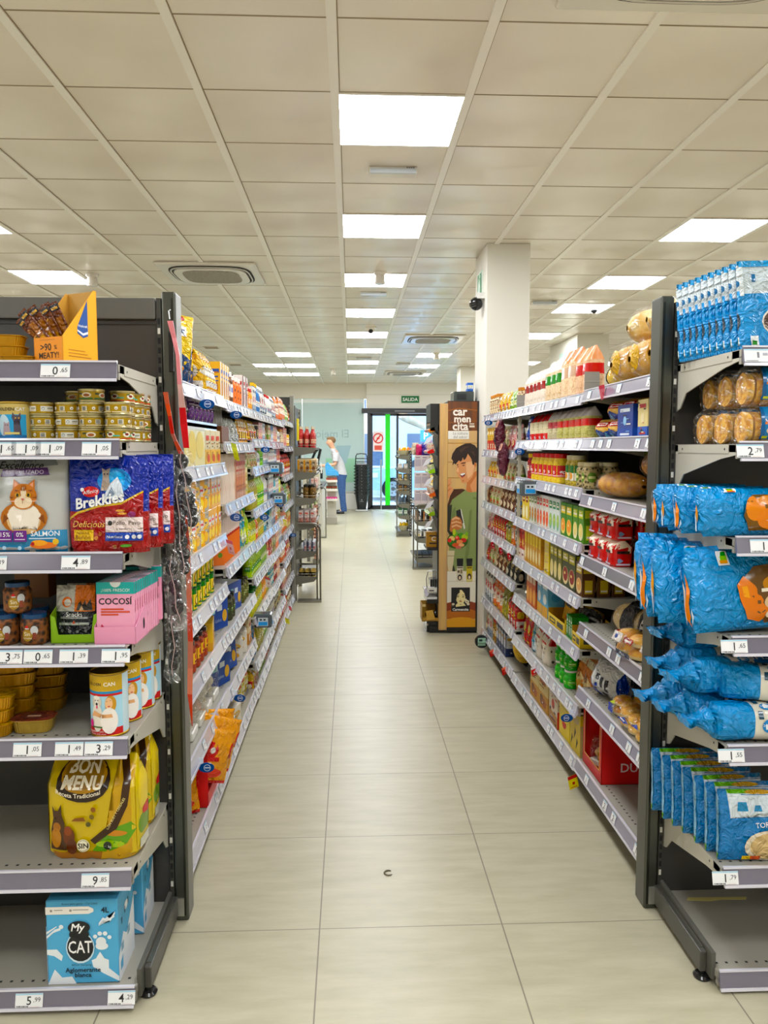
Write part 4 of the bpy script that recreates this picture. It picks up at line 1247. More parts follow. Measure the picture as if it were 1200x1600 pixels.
# fourth shelf: glass jars, pouch in a lime tray, pink cartons
z = EZL[3]
jo = (('e', .35, .38, .3, .26, 'a98a4a'), ('t', 'Sin', .35, .45, .17, 'f4ecd8', dict(w=.4)), ('t', 'cereales', .36, .27, .13, 'f4ecd8', dict(w=.5)), ('c', .35, .75, .07, 'c8303c'), ('e', .75, .6, .2, .2, 'cfd2d4'), ('r', .66, .2, .85, .5, '8b4a3a'), ('r', .25, .66, .48, .7, 'e8e8e8'))
jr = jar(.0365, .084, '2e2018', '8a5a3c', '24456c', jo, n=26, rep=False, lab=(.05, .8), name='treat_jar')
for i, (x, y, zz, w) in enumerate(((-.872, 2.15, 0, 'beside the black pouch'), (-.952, 2.15, 0, 'at the shelf end by the frame edge'), (-.922, 2.165, .085, 'stacked on top of the others'), (-.9, 2.24, 0, 'in the second row'), (-.99, 2.24, 0.0, 'far left in the second row'))):
    put(jr, (x, y, z+zz), .15*i, f'jar of dog treats with dark blue lid, {w}', 'jar', 'dog treat jars')
def lime_tray():
    w, d, h, t = .128, .15, .052, .0015
    G = mat('93b829', 'card'); B = mat('b7a27a', 'card'); mb = MB()
    mb.box(-w/2, -d/2, 0, w/2, d/2, t, G)
    mb.prism([(-w/2, 0), (-w/2, h*1.5), (-w/2+.012, h*1.4), (-w/2+.02, h*.45), (w/2-.02, h*.45), (w/2-.012, h*1.5), (w/2, h*1.6), (w/2, 0)], -d/2, -d/2+t, G)
    for s in (-1, 1): mb.prism([(-d/2, 0), (-d/2, h*1.5), (d/2, h*2.4), (d/2, 0)], s*(w/2-t), s*w/2, G, 'x')
    mb.box(-w/2, d/2-t, 0, w/2, d/2, h*2.4, G)
    return [('display_tray', mb.mesh('display_tray'))]
put(lime_tray(), (-.764, 2.215, z), .04, 'lime green cardboard display tray under the black snack pouch', 'display tray')
so = (('r', 0, 0, 1, .5, '23252a'), ('r', .0, .5, .52, 1, 'cfcdc4'), ('r', .5, .5, 1, 1, 'e0862c'), ('c', .3, .68, .1, 'e8843a'), ('c', .32, .67, .07, 'f0e8dc'), ('p', [(.55, .52), (.6, .66), (.66, .7), (.7, .62), (.76, .72), (.8, .62), (.9, .74), (.95, .52)], '3a3632'), ('p', [(.62, .52), (.68, .62), (.74, .52)], 'd8b890'),
      ('t', 'Snacks', .5, .445, .085, 'f0efe8', dict(w=.55, b=.01)), ('r', .15, .36, .85, .4, '9a9c98'), ('r', .12, .24, .88, .29, 'b8beb4'), ('p', [(.46, .27), (.5, .33), (.54, .27)], 'd86a30'), ('c', .2, .13, .03, '8a8c88'), ('c', .4, .12, .03, '8a8c88'), ('c', .6, .12, .03, '8a8c88'), ('c', .8, .13, .03, '8a8c88'))
sp = pouch(.112, .035, .145, '3b3a38', so, name='snack_pouch', shape='stand', hi=True, seed=5, wr=.0015, g=10)
put(sp, (-.772, 2.185, z+.006), -.04, 'black and orange dog snack pouch standing in the lime tray, front one', 'snack pouch', tilt=(-.08, 0))
put(sp, (-.758, 2.23, z+.003), .05, 'black and orange dog snack pouch behind the first in the lime tray', 'snack pouch', tilt=(-.1, 0))
co = (('r', 0, .8, 1, 1, '35b0ac'), ('c', .5, 1.0, .09, 'f0f4f4'), ('t', '¡100% FRESCO!', .5, .865, .05, 'f4fbfa', dict(w=.82)), ('t', 'COCOSÍ', .5, .68, .115, '1f1c20', dict(b=.02, w=.88)),
      ('r', .12, .535, .72, .56, 'd0602c'), ('r', .12, .49, .88, .515, 'd0602c'), ('r', .12, .445, .58, .47, 'd0602c'), ('e', .6, .13, .3, .11, '7a4a3c'), ('e', .6, .13, .24, .08, 'e6b4a0'), ('c', .52, .15, .018, '7c5640'), ('c', .64, .16, .018, '7c5640'), ('c', .58, .1, .018, '7c5640'), ('c', .7, .12, .018, '7c5640'), ('p', [(.05, .14), (.14, .3), (.2, .26), (.12, .12)], 'c03a5a'))
cb = carton(.103, .017, .165, 'efb2c8', co, (('r', 0, .8, 1, 1, '35b0ac'), ('r', .3, .5, .7, .7, 'd58a9c')), name='snack_carton')
for i in range(11):
    put(cb, (-.646+.0012*i, 2.135+i*.0195, z+.004), .0, f'pink and turquoise COCOSÍ snack carton, {_ordw[i]} back in its display tray', 'carton', 'pink snack cartons in a row', tilt=(-.06, 0))
put(cb, (-.63, 2.375, z+.012), 0.05, 'pink snack carton standing apart at the back of the pink tray', 'carton')
def pink_tray():
    w, d, t = .112, .26, .0014; P = mat('eeaec6', 'card'); mb = MB()
    mb.box(-w/2, -d/2, 0, w/2, d/2, t, P); mb.box(-w/2, -d/2, 0, w/2, -d/2+t, .048, P); mb.box(-w/2, d/2-t, 0, w/2, d/2, .15, P)
    for s in (-1, 1):
        mb.prism([(-d/2, 0), (-d/2, .048), (d/2-.02, .16), (d/2, .16), (d/2, 0)], s*(w/2-t), s*w/2, P, 'x')
    mb.art([('t', 'COCOSÍ', .72, .46, .24, '26202a', dict(b=.015, rot=.3, w=.5)), ('e', .32, .25, .03, .1, '26202a'), ('r', .55, .16, .66, .19, '8a4a60')], boxface('r', w, d, .16), d, .16)
    return [('display_tray', mb.mesh('display_tray'))]
put(pink_tray(), (-.645, 2.25, z), -.005, 'pink COCOSÍ cardboard display tray at the aisle end of its shelf', 'display tray')
put(carton(.1, .06, .1, '8a5a34', (), name='shipping_carton'), (-.95, 2.36, z+.09), 0, 'brown cardboard carton in the shade behind the treat jars', 'carton')

# fifth shelf: foil trays and the tall white and gold dog food cans
z = EZL[4]
t5 = foil_tray(.115, .085, .038, lid='7c4038', ops=(('e', .5, .5, .4, .35, '5a2a26'), ('r', .3, .4, .7, .6, 'c8a890')), c='c2a76a')
put(t5, (-.893, 2.175, z), .08, 'single foil tray with a dark red lid standing alone on its shelf', 'foil tray')
t6 = foil_tray(.12, .09, .036, lid='b8923a')
for i, (x, y, k) in enumerate(((-.995, 2.15, 0), (-1.0, 2.15, 1), (-.995, 2.15, 2), (-.975, 2.255, 0), (-.975, 2.255, 1), (-.98, 2.255, 2), (-.975, 2.255, 3), (-.93, 2.36, 0), (-.93, 2.36, 1), (-.925, 2.36, 2), (-.93, 2.36, 3), (-.975, 2.255, 4))):
    pl = 'front pile' if y < 2.2 else ('middle pile' if y < 2.3 else 'rear pile')
    put(t6, (x, y, z+k*.0368), .1*k, f'gold foil tray on the dim shelf, {["lowest", "second up", "third up", "fourth up", "topmost"][k]} in the {pl}', 'foil tray', 'gold foil trays on the dim left shelf')
do = (('r', 0, 0, 1, .12, 'c8202c'), ('r', 0, .12, 1, .66, 'b9dcec'), ('r', 0, .66, 1, .7, 'c8202c'), ('r', 0, .7, 1, .74, '3f8fc0'), ('r', 0, .74, 1, 1, 'c9a92c'),
      ('t', 'GOLDEN', .28, .86, .105, '221c14', dict(b=.015, w=.4)), ('t', 'CAN', .68, .86, .105, 'f8f4e8', dict(b=.02, w=.27)),
      ('e', .36, .3, .15, .24, 'f1ebe0'), ('e', .36, .57, .12, .1, 'f4f0e8'), ('e', .27, .56, .035, .07, 'e0d6c6'), ('e', .45, .56, .035, .07, 'e0d6c6'), ('c', .33, .59, .01, '222222'), ('c', .4, .59, .01, '222222'), ('e', .365, .53, .03, .025, '222222'), ('e', .37, .48, .025, .03, 'e0708a'),
      ('e', .7, .53, .13, .14, 'c89a50'), ('e', .66, .54, .085, .1, 'f0c8a4'), ('r', .6, .575, .63, .582, '5a3a2a'), ('r', .68, .585, .71, .592, '5a3a2a'), ('p', [(.62, .5), (.7, .5), (.66, .48)], 'c0404a'),
      ('e', .66, .25, .2, .22, 'f6f0ea'), ('p', [(.2, .32), (.3, .42), (.5, .36), (.72, .36), (.74, .30), (.5, .3), (.32, .33)], 'e8b890'), ('e', .2, .2, .06, .07, 'd0388a'),
      ('r', .15, .13, .5, .155, '4a6a2a'), ('t', 'Exquisito con carne', .42, .075, .035, 'f6ecec', dict(w=.6)), ('t', 'Chunks with meat', .38, .03, .026, 'f6ecec', dict(w=.45)))
dc = tin(.050, .122*1.02, 'cfe0e6', do, rim='b9962c', n=36, mk='card', span=2.2, rep=False, name='dog_food_can')
dc = tin(.0505, .178, 'cfe0e6', do, rim='b9962c', n=36, mk='card', span=2.25, rep=False, name='dog_food_can')
for i, (x, y, r) in enumerate(((-.675, 2.15, -.1), (-.668, 2.262, .35), (-.658, 2.37, .1))):
    put(dc, (x, y, z), r, f'tall dog food can with a girl hugging a white dog, {_ordw[i]} in its row', 'can', None)
put(dc, (-.655, 2.445, z), .25, 'tall dog food can at the very back of its row by the slotted upright', 'can')

# sixth shelf: the yellow dry dog food bags
z = EZL[5]
bm_ = [('p', [(0, 0), (1, 0), (1, .09), (0, .07)], 'a8761c'), ('p', [(.62, 0), (1, 0), (1, .9), (.9, 1), (.82, 1), (.86, .55), (.66, .25)], 'c9a42c'),
       ('p', [(.52, .09), (.62, .2), (.8, .34), (.95, .38), (1, .3), (.9, .16), (.7, .08)], '6fa03c'), ('e', .72, .16, .16, .035, 'a8c85a'), ('e', .78, .27, .13, .03, 'c98f2a'),
       ('p', [(.84, 1), (.88, .8), (.84, .56), (.72, .36), (.5, .2), (.55, .16), (.8, .32), (.92, .55), (.96, .8), (.93, 1)], '3a2414'),
       ('t', 'CON BUEY Y CEREALES', .79, .47, .034, 'f4e4a8', dict(rot=1.05, w=.4)),
       ('e', .42, .80, .31, .215, '2a1a10'), ('e', .42, .845, .27, .17, 'a8822c'), ('e', .42, .86, .23, .14, '8b6a1e'),
       ('t', 'BON', .42, .91, .15, 'efe6d0', dict(b=.035, sk=.1, w=.36)), ('t', 'MENU', .42, .775, .13, 'efe6d0', dict(b=.035, sk=.1, w=.46)),
       ('t', 'Receta Tradicional', .38, .655, .052, 'f4ecd8', dict(b=.015, w=.5, arc=1.0)),
       ('p', [(.05, .1), (.06, .3), (.09, .42), (.08, .55), (.11, .5), (.15, .5), (.19, .57), (.19, .46), (.22, .38), (.22, .25), (.24, .1)], '4a3220'), ('e', .13, .33, .045, .05, 'a8743c'), ('e', .12, .22, .06, .1, 'b8844a'), ('c', .12, .42, .008, '111111'),
       ('e', .27, .24, .065, .09, '6a3a1c'), ('e', .26, .3, .045, .05, '8a4c24'), ('e', .3, .14, .06, .08, '5c3016'),
       ('p', [(.3, .4), (.46, .4), (.44, .44), (.34, .43)], '8a5a2a'), ('c', .55, .52, .026, '8a5a34'), ('c', .53, .445, .026, '7c6a3a'), ('c', .49, .37, .026, '5f5a34'),
       ('c', .43, .155, .065, 'efe8c8'), ('c', .43, .155, .055, '3a2c1a'), ('c', .43, .155, .052, 'f4eed8'), ('t', 'SIN', .43, .155, .05, '2c2418', dict(b=.02)), ('c', .7, .155, .042, '1f2a1c'), ('t', '4', .685, .155, .045, 'f4f4e8', dict(b=.02)), ('t', 'kg', .725, .145, .025, 'f4f4e8')]
bs = (('r', .1, .1, .9, .9, 'd4c02a'), ('e', .5, .65, .25, .2, 'ecd44a'), ('e', .5, .3, .3, .1, '7a9a3c'), ('e', .6, .42, .14, .06, 'c83a2a'), ('r', .3, .06, .7, .16, 'd8d8c8'))
bon = pouch(.262, .135, .285, 'd3bb26', tuple(bm_), name='dog_food_bag', hi=True, shape='brick', wr=.0028, seed=11, side=bs, kind='gloss', g=14, k=13)
put(bon, (-.735, 2.215, z+.001), -.06, 'big yellow BON MENU dry dog food bag standing in front', 'pet food bag')
put(bon, (-.745, 2.39, z+.001), .06, 'big yellow dry dog food bag behind the first one', 'pet food bag')

# base shelf: cat litter cartons
z = EZL[6]
def litter():
    w, d, h = .198, .155, .246
    B = '74b6de'
    fo = [('p', [(0, 0), (.1, .18), (.2, .08), (.34, .09), (.4, 0)], 'f2f7fb'), ('p', [(0, .42), (.14, .42), (.22, .34), (.2, .28), (.1, .34), (0, .36)], 'f2f7fb'),
          ('p', [(.62, .28), (.68, .3), (.74, .38), (.8, .3), (.86, .28), (.86, .18), (1, .08), (1, .02), (.78, .12), (.64, .2)], 'f2f7fb'),
          ('p', [(0, .58), (.12, .66), (.2, .68), (.2, .65), (.1, .62), (0, .55)], 'f2f7fb'), ('p', [(0, .63), (.15, .7), (.15, .69), (0, .60)], 'f2f7fb'), ('c', .21, .69, .025, 'f2f7fb'),
          ('c', .76, .50, .058, 'f2f7fb'), ('c', .68, .565, .024, 'f2f7fb'), ('c', .745, .60, .026, 'f2f7fb'), ('c', .82, .60, .026, 'f2f7fb'), ('c', .88, .555, .024, 'f2f7fb'), ('e', .77, .45, .09, .045, 'f2f7fb'),
          ('p', [(.0, .93), (.6, .93), (.67, .9), (.67, .865), (.6, .84), (0, .84)], 'f4f0ea'), ('r', .12, .885, .24, .895, 'a09a94'), ('r', .38, .885, .6, .895, 'a09a94'), ('c', .08, .885, .015, 'a09a94'), ('c', .35, .885, .015, 'a09a94'),
          ('t', 'Arena para gatos - Cat Litter', .48, .965, .024, '1f2c3c', dict(w=.6)), ('t', '4L', .83, .885, .062, '14202c', dict(b=.02)),
          ('e', .47, .44, .2, .19, 'd8ecf8'), ('e', .47, .445, .185, .17, '16181c'), ('e', .46, .68, .155, .08, '16181c'), ('e', .46, .6, .14, .07, '16181c'),
          ('t', 'My', .45, .685, .085, 'ffffff', dict(b=.02, sk=.2)), ('t', 'CAT', .47, .45, .22, 'ffffff', dict(b=.012, w=.33, sy=1.5)),
          ('t', 'White clumping', .48, .235, .024, '1f2c3c', dict(w=.32)), ('t', 'Aglomerante', .5, .175, .052, '14202c', dict(b=.022, w=.6)), ('t', 'blanca', .5, .115, .052, '14202c', dict(b=.022, w=.32)),
          ('p', [(.8, .72), (.86, .78), (.9, .75), (.97, .84), (.97, .87), (.9, .78), (.86, .81), (.8, .75)], 'f2f7fb'), ('p', [(.74, .70), (.80, .77), (.86, .75), (.96, .80), (.96, .82), (.86, .775), (.80, .80), (.74, .73)], 'f2f7fb')]
    sd = [('p', [(0, .3), (.3, .5), (.5, .4), (1, .7), (1, .0), (0, .0)], 'f2f7fb'), ('p', [(.1, .2), (.25, .25), (.25, .1), (.1, .1)], B), ('e', .5, .75, .12, .05, 'f2f7fb'), ('r', .15, .3, .3, .4, '9ab8cc'), ('r', .55, .35, .7, .45, '9ab8cc'), ('r', .2, .62, .24, .7, '2c4a60'), ('r', .4, .68, .44, .76, '2c4a60'), ('r', .6, .72, .64, .8, '2c4a60')]
    return carton(w, d, h, B, tuple(fo), tuple(sd), name='litter_carton', bev=.003)
lt = litter()
put(lt, (-.757, 2.186, z), 0, 'light blue My CAT cat litter carton, the front one', 'carton')
put(lt, (-.75, 2.40, z), .05, 'light blue cat litter carton behind the front one', 'carton')
# ------------------------------------------------------------------ bread on the near right end unit (front edge at y = 2.085)
BLUE = '1f96d2'
# top shelf: upright packs of wraps leaning in a row
z = EZR[0]
wo = (('r', 0, .0, 1, .60, BLUE), ('r', 0, .93, 1, 1, '3a9ad0'), ('p', [(.0, .56), (.4, .62), (.62, .52), (.8, .62), (1, .7), (1, .3), (0, .3)], BLUE), ('r', 0, .6, .05, .93, 'dfe6e8'),
      ('e', .62, .30, .36, .2, 'e4ded2'), ('e', .6, .30, .32, .17, '5d4a42'), ('e', .52, .34, .13, .08, '8a6a58'), ('e', .72, .26, .12, .07, '3a3434'), ('e', .66, .35, .1, .05, 'b59a84'),
      ('c', .93, .86, .07, '2a9ad6'), ('c', .93, .86, .055, 'e8f2f8'), ('r', .15, .75, .2, .84, '2a6a98'), ('r', .1, .02, .2, .14, 'f0f4f4'), ('r', .12, .04, .18, .12, '3c8a3c'), ('r', .35, .03, .9, .09, 'e9d8a0'),
      ('p', [(.3, .8), (.55, .72), (.7, .78), (.72, .6), (.5, .66)], 'eef2f4'))
ws = (('r', 0, .0, 1, .66, BLUE), ('r', .0, .66, 1, .95, 'dde5e8'), ('r', .1, .05, .6, .14, 'f0f4f4'), ('r', .2, .06, .5, .13, '3c8a3c'), ('e', .4, .32, .4, .1, '33424c'), ('c', .5, .74, .04, '2a6a98'))
wp = pouch(.215, .025, .245, 'cfd9dd', wo, bands=((0, .62, BLUE), (.94, 1, '3a9ad0')), name='wrap_pack', hi=True, shape='stand', seed=2, wr=.002, side=ws, g=10, e=3)
for i in range(10):
    y = 2.12+i*.0345
    put(wp, (1.178-.004*i, y, z+.001), -.04, f'blue and white pack of soft wraps, {_ordw[i]} back in the row on the top shelf', 'bread pack', 'packs of wraps standing in a row', tilt=(-.10, -.03))
# second shelf: waffles in clear bags, two layers
z = EZR[1]
def waffles(seed):
    mb = MB(); rnd = random.Random(seed); W = mat('c98f3e', 'bread', 'e8c07c', 40)
    for k in range(4):
        x = (k-1.5)*.028
        n = 12
        pts = [(.046*math.cos(2*PI*i/n)*(1+.04*(i % 2)), .052+.05*math.sin(2*PI*i/n)*(1+.04*(i % 2))) for i in range(n)]
        mb.prism(pts, x-.010, x+.010, W, 'x')
    out = [('waffle_pack', mb.mesh('waffle_pack'))]
    lo = Loft(lambda v: .075*(1 if v < .8 else 1-.3*(v-.8)/.2), lambda v: .056*max(.1, math.sin(PI*min(.97, max(.06, v)))**.4), .125, e=3, wr=.009, k=40, seed=seed, seal=0)
    fb = MB(); lo.build(fb, FILM, 30, 22)
    S = lo.front()
    fb.art([('r', .42, .12, .95, .95, '2c7fb4'), ('r', .42, .12, .5, .95, '1d5f90'), ('c', .68, .82, .08, 'dfeaf2'), ('c', .68, .82, .06, '2c6a9c'), ('t', 'GOFRE', .69, .62, .1, 'f4f4ee', dict(b=.02, w=.36)), ('r', .5, .5, .9, .56, 'd8884a'), ('e', .69, .33, .17, .11, 'eae0cc'), ('e', .69, .33, .14, .085, 'c07a40'), ('r', .46, .14, .58, .2, 'd8e060')], S, .15, .125, g=8, kind='gloss', d0=.002)
    out.append(('wrapper', fb.mesh('wrapper')))
    return out
wf = [waffles(1), waffles(5)]
k = 0
for lvl in (0, 1):
    for j, y in enumerate((2.14, 2.26, 2.38)):
        for i, x in enumerate((1.135, 1.275)):
            put(wf[k % 2], (x+.008*j*lvl, y, z+.108*lvl), .05*((k % 3)-1), f'clear bag of waffles with a blue GOFRE label, {("lower", "upper")[lvl]} layer, {_ordw[j]} row, {("aisle side", "inner side")[i]}', 'waffle pack', None, scale=.86)
            k += 1
# third and fourth shelves: soft buns in printed blue bags
def bun_bag(w, d, h, seed, big):
    out = []
    lo = Loft(lambda v: w/2*(1 if .1 < v < .9 else .93), lambda v: d/2*max(.05, math.sin(PI*v)**.5), h, e=2.8, wr=.006, k=22, seed=seed, seal=1)
    mb = MB()
    lo.build(mb, mat(BLUE, 'foil'), 34, 30)
    S = lo.front()
    oo = [('r', .22, .90, .34, .985, 'e8ecec'), ('r', .235, .955, .325, .98, '2c8a3c'), ('r', .235, .93, .325, .955, 'c8d040'), ('r', .235, .905, .325, .93, 'e07028')]
    if big:
        oo = [('r', .28, .76, .4, .93, 'e8ecec'), ('r', .3, .87, .38, .92, '2c8a3c'), ('r', .3, .82, .38, .87, '8cc040'), ('r', .3, .78, .38, .82, 'e0a028'),
              ('p', [(.5, .6), (.62, .72), (.85, .74), (.98, .66), (.98, .1), (.72, .06), (.6, .2)], '6b5034'), ('p', [(.42, .52), (.5, .62), (.6, .5), (.74, .2), (.66, .08), (.52, .12), (.44, .34)], 'e08a24'), ('p', [(.46, .5), (.52, .5), (.54, .36), (.48, .38)], 'f0b050'),
              ('e', .8, .5, .12, .1, 'c08a50'), ('e', .82, .3, .13, .1, 'e2c8a4'), ('e', .78, .16, .08, .05, 'f2e2c8'), ('r', .66, .42, .8, .46, 'f2ead8')]
    else:
        oo += [('p', [(.42, .72), (.5, .84), (.95, .84), (.97, .12), (.45, .1), (.38, .4)], '7a5a34'), ('e', .5, .55, .1, .26, 'e8982c'), ('e', .66, .34, .15, .22, 'e9942a'), ('e', .78, .58, .16, .22, 'd98a34'), ('e', .64, .72, .1, .1, 'e6a040'), ('p', [(.6, .3), (.9, .42), (.86, .24)], 'f2e6cc')]
    mb.art(oo, S, w, h, g=18, kind='gloss', d0=.0036, dd=.0004)
    sd = [('p', [(.5, .08), (.66, .2), (.62, .36), (.7, .5), (.56, .7), (.52, .5), (.44, .3)], 'd98a34'), ('p', [(.42, .1), (.5, .2), (.46, .34), (.5, .5), (.44, .62), (.36, .4), (.4, .24)], 'e4dccf'), ('p', [(.3, .7), (.36, .9), (.42, .72), (.38, .6)], 'cfe2ee'), ('p', [(.7, .1), (.8, .2), (.74, .3)], 'cfe2ee')] if seed % 4 == 0 else [('p', [(.3, .1), (.5, .12), (.4, .3), (.46, .5), (.34, .42)], 'cfe2ee'), ('p', [(.5, .3), (.58, .5), (.52, .66), (.46, .48)], 'd9a060')]
    mb.art(sd, lo.around(-PI/2, 1.3), d, h, g=12, kind='gloss', d0=.0036)
    return [('bun_bag', mb.mesh('bun_bag'))]
z = EZR[2]
sb = [bun_bag(.30, .075, .135, s, False) for s in (2, 8)]
for i, (x, y, r) in enumerate(((1.118, 2.13, .12), (1.09, 2.215, .16), (1.085, 2.30, .2), (1.095, 2.385, .12))):
    put(sb[i % 2], (x, y, z+.002), r, f'low blue printed bag of soft rolls, {_ordw[i]} back on the third shelf down', 'bread bag', None, tilt=(-.16, 0))
z = EZR[3]
sb = [bun_bag(.30, .09, .245, s, True) for s in (4, 6)]
for i, (x, y, r, ty) in enumerate(((1.115, 2.145, .08, -.06), (1.045, 2.245, .15, .04), (1.05, 2.342, .15, .03), (1.06, 2.43, .15, .05))):
    put(sb[i % 2], (x, y, z+.002), r, f'tall blue printed bag of long rolls, {_ordw[i]} back on the fourth shelf down', 'bread bag', None, tilt=(-.20, ty))
# fifth shelf: long loaves in blue and white bags, in two layers
z = EZR[4]
def bread_bag(seed, front):
    lo = Loft(lambda v: .052*max(.3, min(1, v*14+.25) if v < .1 else 1) if v < .93 else .052*(1-(v-.93)/.07*.5), lambda v: .054*(max(.1, min(1, v*9+.12)) if v < .12 else 1) if v < .95 else .03, .34, e=2.7, wr=.004, k=20, seed=seed, seal=0)
    mb = MB()
    # built standing, then laid along x
    b2 = MB(); lo.build(b2, mat('e4e1d4', 'gloss'), 30, 34, bands=((0, .36, mat(BLUE, 'foil')), (.56, 1, mat('1272b4', 'gloss'))))
    oo = [('c', .5, .47, .06, '1f86c4'), ('p', [(.3, .46), (.45, .5), (.55, .47), (.6, .5), (.6, .44), (.42, .44)], 'eef2f4'), ('t', 'Classic', .5, .475, .03, 'eef4f8', dict(rot=-PI/2)), ('t', 'LECHE', .45, .70, .09, 'f0f4f8', dict(rot=-PI/2, b=.02)), ('r', .1, .38, .3, .42, '2a4a5c'), ('c', .2, .52, .02, '2a5a7c'), ('r', .7, .5, .9, .53, '2a6a9c'), ('e', .5, .86, .3, .05, 'd8c08a')]
    b2.art(oo, lo.front(), .104, .34, g=8, kind='gloss', d0=.0015)
    b2.art(oo, lo.around(-PI/2+.5, 1.3), .104, .34, g=8, kind='gloss', d0=.0015)
    vs = [(p[2]-.17, p[1], .055+ -p[0]) for p in b2.v]   # lying: length along x, print towards the front
    b2.v = vs
    # gathered, twisted tail at the closed end
    n = 12
    rows = []
    for j in range(5):
        x = -.165-j*.018; r = (.045, .028, .018, .028, .036)[j]
        rows.append([(x, r*math.cos(2*PI*i/n)*(1.5 if j > 2 else 1)*(1+.25*math.sin(i*2.7+seed)), .055+.02*(j/4)*0+r*.9*math.sin(2*PI*i/n)*(.35 if j > 2 else 1)+.006*math.sin(i*3+seed)) for i in range(n)])
    for a, b in zip(rows, rows[1:]): b2.add(a+b, [(i, (i+1) % n, n+(i+1) % n, n+i) for i in range(n)], mat(BLUE, 'foil'), True)
    b2.add(rows[-1], [tuple(range(n))], mat(BLUE, 'foil'))
    return [('bread_bag', b2.mesh('bread_bag'))]
bg = [bread_bag(s, 1) for s in (1, 4, 7)]
for i, (x, y, zz, r) in enumerate(((1.125, 2.15, 0, -.02), (1.10, 2.27, 0, -.05), (1.08, 2.39, 0, .03), (1.165, 2.165, .105, -.30), (1.10, 2.25, .112, .14), (1.10, 2.34, .12, .02), (1.11, 2.36, .213, .06))):
    put(bg[i % 3], (x+.07, y, z+zz), r, f'sliced loaf in a blue and white LECHE bag, {["bottom front", "bottom middle", "bottom rear", "upper front, skewed", "upper middle", "upper rear", "topmost at the back"][i]} of the heap', 'bread bag', None)
# sixth shelf: upright packs of tortillas
z = EZR[5]
to = (('r', 0, 0, 1, 1, '1580bc'), ('p', [(.12, .62), (.2, .66), (1, .66), (1, .95), (.1, .95)], 'dfe8ee'), ('r', .3, .93, 1, 1, '1a78ae'), ('r', .1, .95, .45, 1, '7ab83c'), ('e', .55, .97, .2, .03, 'c9a24a'),
      ('p', [(.22, .72), (.24, .84), (.36, .84), (.38, .72)], '3a8ab8'), ('p', [(.46, .72), (.48, .8), (.56, .8), (.58, .72)], '3a8ab8'), ('p', [(.68, .72), (.7, .82), (.8, .82), (.82, .72)], '3a8ab8'),
      ('t', 'TORTILLAS', .72, .55, .07, 'f2f6f8', dict(b=.01, rot=.12, w=.5)), ('e', .72, .22, .40, .24, 'e9e0cc'), ('e', .74, .22, .34, .2, 'd9c096'), ('c', .7, .28, .02, 'b08a58'), ('c', .82, .2, .02, 'b08a58'), ('r', .3, .02, .56, .08, 'f0d040'), ('r', .42, .02, .56, .08, 'd86a30'))
tp = pouch(.21, .045, .205, '1580bc', to, name='tortilla_pack', hi=True, shape='pillow', e=5, seed=9, wr=.003, g=10, side=(('p', [(.2, 0), (.6, .1), (.5, .5), (.7, .9), (.3, 1), (.4, .5)], '9cc4dc'), ('r', .2, .02, .6, .1, '7ab83c')))
for i in range(7):
    put(tp, (1.172-.012*i, 2.13+i*.052, z+.002), .05*((i % 3)-1), f'blue pack of tortillas, {_ordw[i]} back in the row on the sixth shelf down', 'tortilla pack', 'packs of tortillas standing in a row', tilt=(-.10, .0))
# base shelf: nothing but a scrap of yellow paper under the panel
mb = MB(); mb.prism([(1.12, 2.44), (1.2, 2.432), (1.24, 2.44), (1.32, 2.436), (1.33, 2.45), (1.13, 2.455)], EZR[6]+.0005, EZR[6]+.002, mat('d8cf9a', 'card'), 'z')
mb.obj('paper_scrap', at=(1.2, 2.44, EZR[6]), label='scrap of yellowed paper at the back of the empty base shelf', category='paper')
